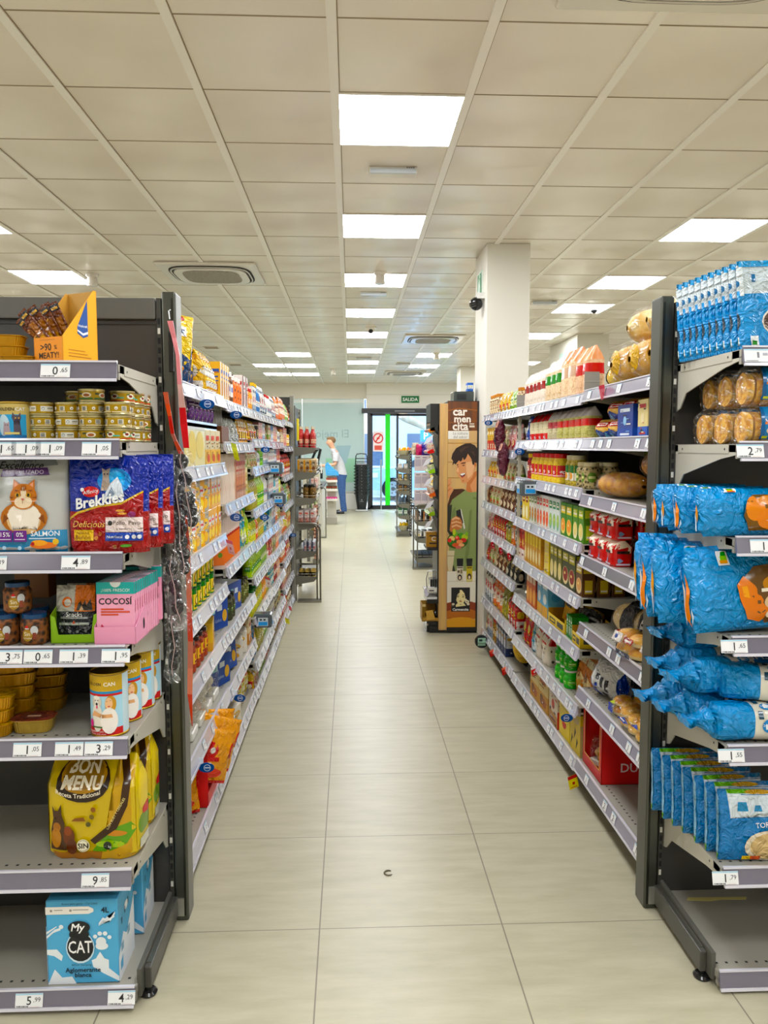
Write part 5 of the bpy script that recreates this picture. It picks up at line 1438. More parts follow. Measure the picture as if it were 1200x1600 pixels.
# ------------------------------------------------------------------ goods on the aisle shelves
_cnt = {}
def fill(side, bay, lv, items, a=None, back=0):
    """items: (description, category, prototype, width, number, options) laid along the shelf from the near end."""
    F = FL if side == 'L' else FRt
    B = LB if side == 'L' else RB
    V = LV if side == 'L' else RV
    D = LD if side == 'L' else RD
    z = V[bay][lv]
    a = B[bay]+.03 if a is None else a
    end = B[bay+1]-.01
    sw = 'top shelf' if lv == 0 else ('base shelf' if lv == len(V[bay])-1 else f'{_ordw[lv]} shelf')
    wh = f'{sw}, {bayw[bay]} {"left" if side == "L" else "right"} bay'
    rnd = random.Random(bay*100+lv*7+(5 if side == 'R' else 0))
    room = (V[bay][lv-1]-z-.05) if lv else 9
    for it in items:
        if it[0] is None:
            a += it[1]; continue
        desc, cat, proto, w, n = it[:5]
        o = it[5] if len(it) > 5 else {}
        d = o.get('d', .08); st = o.get('st', 1); hh = o.get('h', 0); rows = o.get('rows', 1); sb = o.get('sb', .0)
        p0 = proto[0] if isinstance(proto[0], list) else proto
        top = max(max(v.co.z for v in m_.vertices) for _, m_ in p0)
        fz = min(1, room/((st-1)*hh+top*(1.0 if not o.get('tilt') else 1.04)))
        hh *= fz
        for i in range(n):
            if a+w > end+.012: break
            for r in range(rows):
                for k in range(st if not (o.get('ragged') and i % 3 == 2) else st-1):
                    key = (desc, wh)
                    q = _cnt.get(key+(r, k), 0)
                    _cnt[key+(r, k)] = q+1
                    lay = '' if st == 1 else (('lower ', 'upper ') if st == 2 else ('lowest ', 'middle ', 'upper ', 'topmost '))[k]
                    rr = '' if r == 0 else (' behind' if r == 1 else ' far behind')
                    lab = f'{lay}{desc}{rr}, {_ordw[min(q, 19)]} along {wh}'
                    jit = rnd.uniform(-.003, .003)
                    P = F(a+w/2+o.get('off', 0), D-d/2-.012-sb-r*(d+.004)-abs(jit), z+k*hh)
                    pr = proto[q % len(proto)] if isinstance(proto[0], list) else proto
                    tl = o.get('tilt', (0, 0))
                    put(pr, P, F.rot()+rnd.uniform(-1, 1)*o.get('jr', .03)+o.get('rot', 0), lab, cat, desc+' rows' if not desc.endswith('s') else desc+' rows', tilt=tl, scale=o.get('scale', 1)).scale.z *= fz
            a += w+o.get('gap', .004)
        a += o.get('after', .006)
    return a
def N(x): return (None, x)

def bag(w, d, h, c, st='photo', c1='ffffff', c2='e8a030', c3='c03020', shape='stand', seed=1, nm='bag', kind='foil', bands=()):
    ops = tuple(sty(st, c1, c2, c3))
    return pouch(w, d, h, c, ops, bands=bands, name=nm, shape=shape, seed=seed, wr=.004, g=5, kind=kind, side=tuple(sty(st, c1, c2, c3)))
def box(w, d, h, c, st='label', c1='ffffff', c2='cc2222', c3='222222', nm='carton', **k):
    return carton(w, d, h, c, tuple(sty(st, c1, c2, c3)), name=nm, **k)
def pulses(w, d, h, c, c2, band, top='e4e0dc', nm='pulse_bag', word=None, low=True):
    """Clear bag of pulses with a printed band and a gathered top."""
    ops = []
    y0, y1 = (.0, .32) if low else (.46, .66)
    if word: ops = [('t', word, .5, (y0+y1)/2, .13, 'f6efef', dict(b=.03))]
    bands = ((y0, y1, band), (.74, 1, (top, 'gloss'))) if low else ((0, .1, band), (y0, y1, band), (.74, 1, (top, 'gloss')))
    return pouch(w, d, h, (c, 'speck', c2, 90), tuple(ops), bands=bands, name=nm, shape='brick', wr=.004, g=5, kind='gloss', side=tuple(ops))

# ---- prototypes used more than once
def cans(c, l1, l2, r=.037, h=.108, **k): return tin(r, h, c, tuple(sty('label', l1, l2, '3a2a20')), mk='gloss', n=18, rim='c8c8c0', name='tin_can', **k)
crisps = bag(.20, .10, .30, 'f0cf14', 'none', nm='crisps_bag')
crA = pouch(.22, .11, .33, 'f2d012', (('e', .5, .93, .3, .05, 'b02a20'), ('p', [(.05, .05), (.95, .05), (.95, .35), (.6, .45), (.05, .5)], '1d3c68'), ('e', .4, .33, .22, .12, 'f09a1e'), ('e', .6, .16, .24, .11, 'f2a92c'), ('e', .38, .3, .1, .05, 'f8c050'), ('r', .2, .66, .8, .8, 'ffffff'), ('r', .25, .7, .75, .76, '1d3c68')),
            name='crisps_bag', shape='pillow', seed=3, wr=.006, g=8, hi=True, side=(('p', [(.05, .05), (.95, .05), (.95, .35), (.6, .45), (.05, .5)], '1d3c68'), ('e', .5, .3, .3, .12, 'f09a1e'), ('e', .6, .14, .28, .1, 'f2a92c')))
crB = pouch(.17, .08, .26, 'e7e2b8', (('r', .1, .3, .9, .7, 'f2d444'), ('e', .5, .2, .3, .1, 'c8a050')), name='crisps_bag', shape='pillow', seed=5, wr=.005, g=6)

# ---------------- LEFT, first bay
fill('L', 0, 0, [N(.36), ('large yellow crisps bag with orange slices', 'crisps bag', crA, .12, 3, dict(scale=.72, d=.22, rot=-.55, gap=.0, h=0, tilt=(-.05, 0), jr=.1)),
                 N(.01), ('slim yellow and white snack pack', 'snack pack', bag(.05, .12, .19, 'f2c81e', 'band', 'f4f2ec', 'e8e4da', 'd8a010', nm='snack_pack'), .052, 4, dict(d=.12)),
                 ('cream snack pouch with blue print', 'pouch', bag(.07, .06, .17, 'e4dfd0', 'label', 'b9b6e8', '4a62b8', '8a8a90', nm='snack_pouch'), .06, 3, dict(d=.06))])
put(crA, FL(2.90, .36, 1.79), PI/2-1.0, 'biggest yellow crisps bag with orange slices, nearest the left corner post', 'crisps bag', tilt=(-.12, .12), scale=.8)
yel = [box(.075, .05, .15, 'f0b81c', 'oval', 'e0e0da', 'd8402c', 'f6d84a', nm='nut_pack', kind='gloss'), box(.075, .05, .15, 'b9b3a4', 'oval', 'f0c828', 'd8c8b0', 'f2c22c', nm='nut_pack', kind='gloss')]
fill('L', 0, 1, [('black and red snack pouch', 'pouch', bag(.09, .05, .17, '1e1c1c', 'band', 'c8b04a', 'c03030', 'e8e0d4', nm='snack_pouch'), .10, 2, dict(d=.06, rot=-.3)),
                 N(.04), ('cream patterned biscuit tub', 'tub', carton(.36, .14, .155, 'e6d9a4', (('e', .3, .5, .2, .4, 'd9c684'), ('e', .7, .55, .2, .35, 'dccb8c'), ('r', 0, .93, 1, 1, 'd9dcd8')), (('e', .5, .5, .35, .35, 'd9c684'), ('r', 0, .93, 1, 1, 'd9dcd8')), name='biscuit_tub', kind='gloss', bev=.006), .38, 1, dict(d=.14)),
                 ('beige cereal bar carton', 'carton', box(.11, .08, .15, 'd9ceb0', 'photo', 'c8503c', 'e0b870', 'a8803c'), .12, 3, dict(d=.08))])
for k in range(6):
    put(bag(.11, .025, .115, '4b1a72', 'vert', 'c8a8b0', '6a2a8c', 'e8d8e8', nm='chocolate_pouch', shape='pillow'), FL(3.06+k*.085, .395, 1.663), PI/2-.35, f'deep purple chocolate pouch, {_ordw[k]} along the row standing on the cream tub', 'pouch', 'purple chocolate pouches', name='chocolate_pouch')
mb = MB(); FL.box(mb, 2.93, .20, 1.648, 3.60, .42, 1.662, mat('e9e9ee', 'strip')); FL.box(mb, 2.93, .415, 1.640, 3.60, .42, 1.672, mat('e9e9ee', 'strip'))
mb.obj('riser_shelf', at=FL(3.2, .3, 1.65), label='white riser tray holding purple pouches above the cream tub', category='tray')
fill('L', 0, 2, [('grey and yellow nut pack', 'snack pack', yel, .08, 8, dict(d=.055, st=2, h=.152, rows=2, rot=-.2)),
                 ('yellow nut pack with red label', 'snack pack', yel[0], .08, 6, dict(d=.055, st=2, h=.152, rows=1))])
gc = tin(.042, .105, '2c7a34', (('r', 0, 0, 1, .74, 'e8cf3c'), ('e', .5, .4, .3, .28, '7a4a22'), ('e', .5, .42, .2, .16, 'f0e0a0'), ('r', .1, .1, .9, .2, '2f6a30')), rim='2f8a38', mk='gloss', n=20, name='snack_tin')
bc = tin(.042, .105, '4a2016', (('r', 0, .82, 1, 1, 'ecc41e'), ('e', .4, .45, .32, .34, '22305c'), ('e', .5, .3, .2, .18, 'e8d8b0'), ('r', .1, .04, .9, .16, 'c83228')), rim='ecc41e', mk='gloss', n=20, name='snack_tin')
fill('L', 0, 3, [('brown and yellow snack tin', 'tin', bc, .088, 4, dict(d=.09, st=2, h=.107, rows=1)), ('yellow tin with green lid', 'tin', gc, .088, 5, dict(d=.09, st=2, h=.107)), ])
sj = jar(.036, .125, '7c2a16', 'b85a28', '2a1a14', (('r', 0, .2, 1, .9, 'ecc01c'), ('c', .5, .65, .2, 'c8261c'), ('r', .2, .25, .8, .4, '7a2414')), name='sausage_jar')
fill('L', 0, 4, [('brown jar with yellow label', 'jar', sj, .078, 8, dict(d=.075, rows=2)), ('yellow carton sleeve of jars', 'carton', box(.16, .13, .12, 'e8c41c', 'band', 'e0ac10', 'c8261c', 'f4e8c0'), .17, 1, dict(d=.13, rot=.15))])
cl = pouch(.13, .09, .19, ('e8e4da', 'film'), (), name='produce_bag', shape='pillow', wr=.012, seed=4)
limes = [('yellow', 'dfe03a'), ('green', '8cc83a'), ('cream', 'ece4cc'), ('pink', 'e4b4a8')]
def trayed(c, c2, seed=0):
    mb = MB(); rnd = random.Random(seed)
    mb.box(-.06, -.045, 0, .06, .045, .035, mat('e8e6dc', 'gloss'), bev=.006)
    for k in range(5): mb.ball((rnd.uniform(-.035, .035), rnd.uniform(-.025, .025), .05+rnd.uniform(-.01, .04)), .026, mat(c if k % 2 else c2, 'gloss'), 10, 6)
    lo = Loft(lambda v: .07, lambda v: .055*max(.12, math.sin(PI*min(.97, max(.05, v)))**.5), .17, e=3, wr=.010, k=35, seed=seed)
    fb = MB(); lo.build(fb, FILM, 24, 16)
    return [('wrapped_pastry', mb.mesh('wrapped_pastry')), ('wrapper', fb.mesh('wrapper'))]
fill('L', 0, 5, [('clear bag with lime green label', 'bag', trayed('cfe03a', 'f0f0e4', 1), .155, 2, dict(d=.12)), ('clear bag with pale sweets', 'bag', trayed('f0e8dc', 'e8c8b8', 2), .155, 2, dict(d=.12)), ('clear bag with yellow tape', 'bag', trayed('f2e84a', 'f4f0e0', 3), .155, 2, dict(d=.12)), ('pink and white wafer bag', 'bag', trayed('e0b0a4', 'b86a60', 4), .13, 1, dict(d=.12))])
tl = pouch(.24, .03, .25, 'e8e2cc', (('e', .5, .5, .45, .46, 'efe6d0'), ('e', .45, .28, .3, .16, '5f8a3a'), ('e', .6, .2, .22, .1, 'c8402c'), ('e', .35, .2, .12, .08, 'd89a3c'), ('r', .25, .6, .7, .66, '4a7a4a'), ('e', .5, .75, .25, .05, '9ab48a')), name='tortilla_pack', shape='pillow', e=3, wr=.003, seed=6, g=8, hi=True)
fill('L', 0, 6, [('pale tortilla pack with salad picture', 'tortilla pack', tl, .04, 3, dict(d=.24, rot=-1.0, gap=.02, tilt=(-.15, 0)))], a=2.64)
def cheese():
    ops = (('c', .45, .62, .16, 'cf2418'), ('p', [(.28, .62), (.36, .72), (.36, .52)], 'f6f0ea'), ('e', .5, .62, .06, .06, 'f6f0ea'), ('r', .2, .42, .7, .5, 'cf2418'), ('e', .5, .2, .35, .1, 'e05a1c'), ('r', .0, .0, 1, .06, 'd8301c'))
    return pouch(.20, .05, .22, 'f3b012', ops, name='cheese_puff_bag', shape='pillow', wr=.006, seed=9, g=8, hi=True, side=ops[:3], e=2.2)
for k in range(3):
    put(cheese(), FL(2.89+k*.058, .31+.02*k, .10), PI/2-.9, f'orange snack bag with red round logo, {_ordw[k]} leaning on the base shelf', 'snack bag', 'orange snack bags on the base shelf', tilt=(-.30, .1), scale=.85)
# red open display box with orange bags spilling over the aisle
def red_box():
    mb = MB(); R = mat('d21f18', 'card'); w, d, h, t = .30, .20, .235, .002
    mb.box(-w/2, -d/2, 0, w/2, d/2, t, R); mb.box(-w/2, -d/2, 0, -w/2+t, d/2, h, R); mb.box(w/2-t, -d/2, 0, w/2, d/2, h, R); mb.box(-w/2, d/2-t, 0, w/2, d/2, h, R); mb.box(-w/2, -d/2, 0, w/2, -d/2+t, .06, R)
    return [('display_box', mb.mesh('display_box'))]
put(red_box(), FL(3.24, .345, .10), PI/2, 'plain red open display box on the base shelf under the orange bags', 'display box')
for k, (a, o, zz, tx, r, ty) in enumerate(((3.13, .415, .16, -.05, -.95, .30), (3.20, .425, .18, -.05, -.9, .38), (3.28, .41, .20, .0, -.8, .22), (3.18, .36, .20, -.1, -1.0, .1), (3.30, .34, .20, -.1, -.6, .05))):
    put(cheese(), FL(a, o, zz), PI/2+r, f'orange snack bag with red round logo, {_ordw[k]} in the red display box', 'snack bag', 'orange snack bags in the red box', tilt=(tx, ty), scale=1.0)

# ---------------- LEFT, second bay
fill('L', 1, 0, [('yellow and white upright snack carton', 'carton', box(.06, .10, .18, 'f0c01c', 'vert', 'f4f2ea', 'c8841c', '3a5aa8'), .062, 4, dict(d=.10)),
                 ('dark jar with white lid', 'jar', jar(.045, .17, '8a5a34', '5a3a24', 'ece8e4', (('r', 0, .1, 1, .9, 'f0ece4'), ('r', .1, .4, .9, .7, '8a94c8'))), .095, 2, dict(d=.1)),
                 ('orange patterned jar with white lid', 'jar', jar(.045, .16, 'c8653c', 'e88a5c', 'efe9e4', (('r', 0, .0, 1, 1, 'ee8a5c'), ('c', .3, .7, .1, '5a2c24'), ('c', .7, .35, .1, '5a2c24'), ('c', .3, .2, .08, '5a2c24'))), .095, 3, dict(d=.1)),
                 ('white carton with maroon side', 'carton', box(.10, .08, .19, 'ece4e0', 'vert', '5a1a26', 'd8b8b8', 'c04a4a'), .11, 3, dict(d=.09))])
fill('L', 1, 1, [('brown open crate of bars', 'crate', box(.22, .20, .08, '6b4222', 'none'), .23, 1, dict(d=.2)), ('silver domed pouch', 'pouch', bag(.13, .07, .13, 'b9bcb4', 'oval', 'e2e4dc', '8a8c88', 'a8aaa4', seed=3), .13, 3, dict(d=.08)),
                 ('yellow bear sweets bag', 'bag', bag(.08, .05, .17, 'e0a81c', 'bowl', 'f4e8c0', '8a5a1c', 'f0d04a', seed=5), .08, 5, dict(d=.06))])
for k in range(4):
    put(box(.03, .08, .09, 'e8e6de', 'vert', '2a2622', 'f0f0ea', '6a5a4a', nm='chocolate_bar_box'), FL(3.70+k*.05, .36, 1.665), PI/2, f'small white and black bar carton, {_ordw[k]} of four on the brown crate', 'carton', 'small cartons on the brown crate')
pz = box(.20, .03, .26, 'e9ddd0', 'bowl', 'd8705c', 'd9702c', 'e8a04a', nm='pizza_box')
pz2 = box(.045, .09, .25, 'd9c0a8', 'vert', 'a84a3c', 'e8a070', 'b83a34', nm='breadstick_pack')
fill('L', 1, 2, [('pale pizza base box', 'pizza box', pz, .035, 8, dict(d=.2, rot=PI/2*.0-1.2, gap=.018)), ('tall red striped breadstick pack', 'breadstick pack', pz2, .05, 7, dict(d=.09)), ('beige rusk pack', 'rusk pack', box(.10, .07, .2, 'e0d6a8', 'band', 'c8b070', 'b89a50', '8aa860'), .11, 2, dict(d=.08))])
lito = carton(.29, .043, .245, 'eee0d8', (('t', 'LITO', .3, .78, .09, 'c8443c', dict(b=.02)), ('r', .2, .66, .4, .68, '7a6a60'), ('p', [(0, 0), (1, 0), (1, .55), (.72, .52), (.4, .36), (.15, .18)], 'b8441c'), ('p', [(.06, 0), (1, 0), (1, .50), (.72, .47), (.42, .31), (.18, .14)], 'e08232'), ('c', .4, .18, .05, 'f2c070'), ('c', .6, .28, .05, 'c8401c'), ('c', .8, .36, .05, 'f2c070'), ('c', .75, .14, .05, 'c8401c'), ('c', .92, .2, .05, '6a8a2c')), name='pizza_box')
put(lito, FL(3.68, .29, 1.0), PI/2-.95, 'big white LITO pizza box with orange pizza picture, nearest of its row', 'pizza box', None)
for k in range(9):
    put(lito, FL(3.74+k*.058, .29, 1.0), PI/2-.95, f'white LITO pizza box with orange pizza, {_ordw[k+1]} in its row', 'pizza box', 'white pizza boxes')
fill('L', 1, 3, [('teal and yellow tall pack', 'pack', bag(.08, .06, .26, '2aa0b4', 'photo', 'f0e84a', 'd8e04a', 'f4f4e0'), .09, 2, dict(d=.08)), ('lime sauce bottle with green cap', 'bottle', bottle(.03, .22, 'a8c42a', '1f8a3a', tuple(sty('label', 'e8e84a', '4a9a3a', 'd86a2a'))), .066, 3, dict(d=.07))], a=4.34)
fill('L', 1, 4, [('dark glass olive jar', 'jar', jar(.036, .13, '2a2a1e', '4a4a2a', '1f1f1c', tuple(sty('label', '3a5a2a', 'd8d8b0', '8aa84a'))), .078, 2, dict(d=.08, rows=2)), N(.27), ('squat olive jar', 'jar', jar(.036, .12, '3a3a1e', '6a6a2a', '2f2f1c', tuple(sty('label', '6a7a2a', 'e8d8b0', '8aa84a'))), .078, 4, dict(d=.08, rows=2))], a=3.90)
def blue_box(op):
    mb = MB(); Bl = mat('1c4ea0', 'card'); Wt = mat('e6e6e2', 'card'); w, d, h = .19, .15, .15
    mb.box(-w/2, -d/2, 0, w/2, d/2, h, Bl, bev=.002)
    mb.box(-w/2+.006, -d/2+.006, h, w/2-.006, d/2-.006, h+.0008, Wt)
    mb.prism([(-w/2, h), (w/2, h), (w/2-.03, h+.09), (-w/2+.03, h+.09)], d/2-.002, d/2, Wt)
    for f, ww in (('f', w), ('l', d), ('r', d)):
        mb.art([('r', .1, .55, .35, .8, 'a8d8dc'), ('r', .45, .6, .7, .78, 'dfe8ee'), ('t', 'Galleta', .5, .3, .1, 'c8d8f0'), ('e', .82, .4, .12, .2, 'd8b060')], boxface(f, w if f == 'f' else w, d, h), ww, h)
    return [('display_box', mb.mesh('display_box'))]
for k, (a, o, zz, r, tx) in enumerate(((3.75, .325, .69, -.35, 0), (3.98, .33, .69, -.3, -.08), (3.74, .32, .845, -.35, .0), (4.20, .33, .69, -.2, 0))):
    if k == 0 or k == 1 or k == 3: zz = .41 if k == 0 else .41
    put(blue_box(1), FL(a, o, (.41, .41, .69, .69)[k]), PI/2+r, ('royal blue open biscuit box on the sixth left shelf, tipped forward', 'royal blue open biscuit box beyond the tipped one', 'royal blue open biscuit box on the shelf above the tipped ones', 'royal blue open biscuit box deeper along the fifth left shelf')[k], 'display box', None, tilt=(tx, 0))
wb = box(.15, .13, .12, 'e9e4da', 'oval', 'e0b870', 'c8c0b0', 'd8a858', nm='display_box')
fill('L', 1, 5, [N(.50), ('white open biscuit display box', 'display box', wb, .17, 3, dict(d=.14, rot=.2, jr=.1)), ('cream biscuit pack', 'biscuit pack', box(.09, .08, .15, 'e0cfae', 'photo', 'a85a3c', 'c8905a', 'f0e8d8'), .1, 2, dict(d=.08))])
fill('L', 1, 6, [('white box with oat biscuits', 'display box', box(.17, .15, .13, 'e9e4da', 'oval', 'd8b070', 'c8c0b0', 'b88a50', nm='display_box'), .2, 2, dict(d=.15, rot=-.2)),
                 ('yellow lemon cake bag', 'bag', bag(.16, .09, .22, 'ecd43a', 'label', 'f4ecc8', 'e07a2c', 'f8f0a0', seed=2, shape='pillow'), .13, 4, dict(d=.13, rot=-.4, tilt=(-.1, 0)))])

# ---------------- LEFT, third to fifth bays
cols = dict(green=('8fb82c', 'e8f0c8', '2f7a34', 'f0e04a'), lime=('b4d43a', '3a8a3a', 'f4f8e0', '6ab02c'), olive=('a8a02c', 'e8e4c0', '4a5a24', 'd8c84a'), red=('c42a26', 'f4e8e0', 'f0c83a', '7a1418'), teal=('2a96a8', 'e8f2f4', 'f0d84a', '175a70'),
            yellow=('e8c02c', 'f8f0d0', 'c8402c', '8a5a1c'), orange=('e8843c', 'f8e8d8', 'c83020', 'f0c04a'), white=('e6e6e0', '9aa8b8', 'c04040', '5a6a7a'), pink=('dfa8a4', 'f4e8e4', 'b84a50', 'e8c8a0'), brown=('6b3a20', 'e8d8b8', 'c88a3c', 'f0e0c0'), cream=('e4d8b4', 'c8643c', '8aa858', 'b89858'), navy=('22305a', 'd8dce8', 'c8a03c', 'e8e8ea'), black=('26241f', 'c8b888', '8a8a80', 'd8d0b8'), blue=('2f78b8', 'eef2f4', 'f0c83a', '1a4a80'))
def P(kind, col, h=.16):
    c, a, b, d = cols[col]
    st = {'green': 'label', 'lime': 'vert', 'olive': 'oval', 'red': 'band', 'teal': 'diag', 'yellow': 'photo', 'orange': 'label', 'white': 'band', 'pink': 'bowl', 'brown': 'oval', 'cream': 'photo', 'navy': 'label', 'black': 'oval', 'blue': 'diag'}[col]
    o = tuple(sty(st, a, b, d))
    if kind == 'jar': return jar(.036, h, c, d, b, tuple(sty('label', a, b, d)))
    if kind == 'bottle': return bottle(.032, h, c, b, tuple(sty('label', a, b, d)))
    if kind == 'tin': return tin(.037, h, c, tuple(sty('label', a, b, d)), mk='gloss', n=16)
    if kind == 'carton': return carton(.08, .06, h, c, o)
    if kind == 'bag': return pouch(.11, .06, h, c, o, shape='stand', wr=.004, g=4, side=o[:3], name='bag')
    if kind == 'pack': return pouch(.08, .07, h, c, o, shape='brick', wr=.003, g=4, side=o[:3], name='food_pack')
wid = dict(jar=.076, bottle=.068, tin=.078, carton=.086, bag=.122, pack=.088)
dep = dict(jar=.075, bottle=.068, tin=.078, carton=.065, bag=.07, pack=.075)
kn = dict(jar='jar', bottle='bottle', tin='tin can', carton='carton', bag='bag', pack='pack')
adj = dict(green='green labelled', lime='lime green', olive='olive and cream', red='red', teal='teal', yellow='yellow', orange='orange', white='white', pink='pale pink', brown='brown', cream='cream', navy='navy blue', black='black and gold', blue='blue')
def row(side, bay, lv, spec, a=None):
    items = []
    for s in spec:
        if isinstance(s, (int, float)): items.append(N(s)); continue
        k, c, n, h = s[:4]
        o = dict(d=dep[k])
        if len(s) > 4: o.update(s[4])
        if 'st' in o: o['h'] = h+.001
        items.append((f'{adj[c]} {kn[k]}', kn[k], P(k, c, h), wid[k], n, o))
    fill(side, bay, lv, items, a)
S2 = dict(st=2); S3 = dict(st=3); R2 = dict(rows=2)
row('L', 2, 0, [('jar', 'orange', 2, .14), ('carton', 'white', 2, .16), ('bottle', 'blue', 3, .2), ('bag', 'white', 3, .2)])
row('L', 2, 1, [('bag', 'yellow', 3, .13), ('tin', 'black', 1, .1), ('carton', 'pink', 2, .13), ('carton', 'white', 2, .14), ('bag', 'cream', 2, .13)])
row('L', 2, 2, [('bag', 'cream', 3, .13), ('bottle', 'white', 2, .14), ('jar', 'lime', 2, .14), ('carton', 'white', 4, .13)])
row('L', 2, 3, [('bottle', 'olive', 5, .2), ('bottle', 'lime', 5, .21), ('bottle', 'white', 3, .22)])
row('L', 2, 4, [('jar', 'green', 3, .16), ('bottle', 'orange', 2, .17), ('jar', 'olive', 4, .17), ('bottle', 'teal', 2, .18)])
row('L', 2, 5, [('bottle', 'lime', 7, .17), ('bottle', 'green', 5, .17), ('carton', 'red', 1, .17)])
row('L', 2, 6, [('jar', 'green', 7, .15), ('jar', 'orange', 3, .15), ('jar', 'olive', 3, .13)])
row('L', 2, 7, [('bag', 'blue', 2, .2), ('bottle', 'olive', 5, .2), ('bag', 'green', 3, .18), ('bag', 'pink', 2, .16)])
row('L', 2, 8, [('pack', 'yellow', 3, .2), ('pack', 'green', 4, .13), ('pack', 'red', 3, .13), ('bag', 'cream', 2, .14)])
row('L', 3, 0, [('bottle', 'white', 4, .17), ('bag', 'white', 3, .18), ('bag', 'orange', 2, .2), ('bag', 'green', 2, .18)])
row('L', 3, 1, [('carton', 'cream', 2, .15), ('carton', 'blue', 2, .15), ('carton', 'pink', 3, .14), ('tin', 'yellow', 1, .1), ('bottle', 'white', 3, .13)])
row('L', 3, 2, [('carton', 'white', 5, .14), ('carton', 'navy', 2, .14), ('carton', 'red', 3, .15)])
row('L', 3, 3, [('carton', 'white', 4, .18), ('bottle', 'teal', 2, .17), ('carton', 'white', 3, .13), ('jar', 'green', 3, .13)])
row('L', 3, 4, [('carton', 'teal', 2, .17), ('carton', 'white', 2, .17), ('carton', 'navy', 1, .17), ('bag', 'orange', 2, .15), ('bag', 'cream', 2, .15)])
row('L', 3, 5, [('pack', 'red', 2, .17), ('pack', 'cream', 3, .17), ('carton', 'orange', 3, .17), ('carton', 'white', 3, .15)])
row('L', 3, 6, [('tin', 'teal', 4, .1, S2), ('jar', 'red', 3, .15), ('jar', 'pink', 3, .15)])
row('L', 3, 7, [('tin', 'white', 4, .09, S2), ('tin', 'black', 4, .09, S2), ('bag', 'cream', 3, .16)])
row('L', 3, 8, [('tin', 'black', 3, .09), ('bag', 'cream', 3, .14), ('bag', 'pink', 3, .14)])
row('L', 4, 0, [('bag', 'orange', 4, .2), ('bag', 'green', 3, .17), ('bag', 'red', 3, .16)])
row('L', 4, 1, [('jar', 'brown', 3, .15), ('carton', 'pink', 4, .17), ('tin', 'yellow', 4, .12)])
row('L', 4, 2, [('pack', 'red', 5, .19), ('pack', 'red', 5, .19)])
row('L', 4, 3, [('bag', 'cream', 3, .18), ('bag', 'green', 3, .17), ('bag', 'cream', 3, .16)])
row('L', 4, 4, [('bag', 'orange', 5, .18), ('jar', 'cream', 4, .17)])
row('L', 4, 5, [('bag', 'orange', 3, .17), ('pack', 'red', 3, .17), ('bag', 'pink', 4, .17)])
row('L', 4, 6, [('pack', 'pink', 5, .17), ('pack', 'brown', 5, .17)])
row('L', 4, 7, [('pack', 'red', 5, .17), ('bag', 'brown', 4, .17)])

# ---------------- RIGHT, first bay
bl = loaf(.30, .15, .15, c='d9a85c', c2='ecc98c', name='sandwich_loaf', seed=3, bands=((.0, .06, 'd8b050'), (.9, 1, 'd8b050')))
bl2 = loaf(.27, .14, .13, c='dcb678', c2='f0dcae', name='sandwich_loaf', seed=5, tail=.08)
fill('R', 0, 0, [('large bagged farmhouse loaf', 'loaf', bl, .18, 3, dict(scale=1.18, d=.33, rot=PI/2, gap=.02))], a=2.60)
fill('R', 0, 0, [('bagged farmhouse loaf on top', 'loaf', bl2, .18, 2, dict(scale=1.2, d=.33, rot=PI/2-.1, gap=.02))], a=2.66, back=0)
for o in [o for o in COL.objects if (o.get('label') or '').startswith('bagged farmhouse loaf on top')]: o.location.z += .135
pb = loaf(.24, .12, .11, c='e0b038', c2='f2d678', name='pasta_bag', seed=8, tail=.14, bands=((0, .14, '23201c'),))
put(pb, FRt(3.22, .36, 1.81), PI/2+PI-.15, 'clear bag of yellow pasta with black label lying at the top shelf edge', 'pasta bag')
put(bag(.10, .06, .10, 'e07a3a', 'band', 'c88ab0', 'f0e0d8', '7a3a5a', shape='pillow', nm='sweet_bag'), FRt(3.17, .24, 1.92), -PI/2, 'small orange and lilac bag resting behind the pasta bag', 'bag')
put(loaf(.22, .16, .12, c='d8d8d4', c2='f0f0ee', name='rice_bag', seed=2), FRt(3.05, .18, 1.81), -.3, 'clear bag of white rice behind the pasta bag', 'rice bag')
sb_ = pouch(.15, .12, .14, ('d9a85c', 'bread', 'ecc98c', 22), (('r', 0, 0, 1, .32, '2050a8'), ('p', [(0, .3), (.3, .5), (.6, .32), (1, .46), (1, .3)], '2050a8'), ('p', [(.1, .05), (.3, .4), (.4, .05)], '6ab0e0'), ('p', [(.55, .05), (.7, .35), (.85, .05)], '6ab0e0'), ('r', .2, .6, .8, .85, 'c8302c'), ('r', .25, .65, .75, .8, 'f4e8dc'), ('r', .3, .69, .7, .76, 'c8302c')),
            name='bread_bag', shape='pillow', wr=.006, seed=5, g=8, hi=True, side=(('r', 0, 0, 1, .36, '2050a8'), ('p', [(.1, .3), (.4, .55), (.8, .3)], 'dce8f4'), ('r', .2, .6, .8, .8, 'e8d8c8'), ('r', .3, .66, .7, .75, 'c8302c')))
fill('R', 0, 1, [N(.30), ('blue and white bagged sliced loaf', 'bread bag', sb_, .155, 3, dict(d=.14, st=2, h=.115, rot=.25, jr=.12, tilt=(-.03, 0), ragged=1))])
bx = box(.16, .10, .13, '123a86', 'band', '1a4a9c', '9ac0e0', 'dfe8f0', nm='toast_pack')
cxp = box(.10, .09, .14, 'e0d2a0', 'band', '2a5ab0', 'e8dcb8', 'b03a34', nm='toast_pack')
fill('R', 0, 1, [('dark blue toast carton', 'toast pack', bx, .17, 1, dict(d=.1)), N(.0), ], a=2.86)
fill('R', 0, 1, [('cream and blue toast pack', 'toast pack', cxp, .11, 2, dict(d=.1))], a=2.61)
lf1 = loaf(.30, .16, .115, c='b9803c', c2='d8a860', name='round_loaf', seed=6, tail=.16, wr=.010)
put(lf1, FRt(3.20, .35, 1.355), PI/2+.2+PI, 'long wrapped loaf at the edge of the third right shelf', 'loaf')
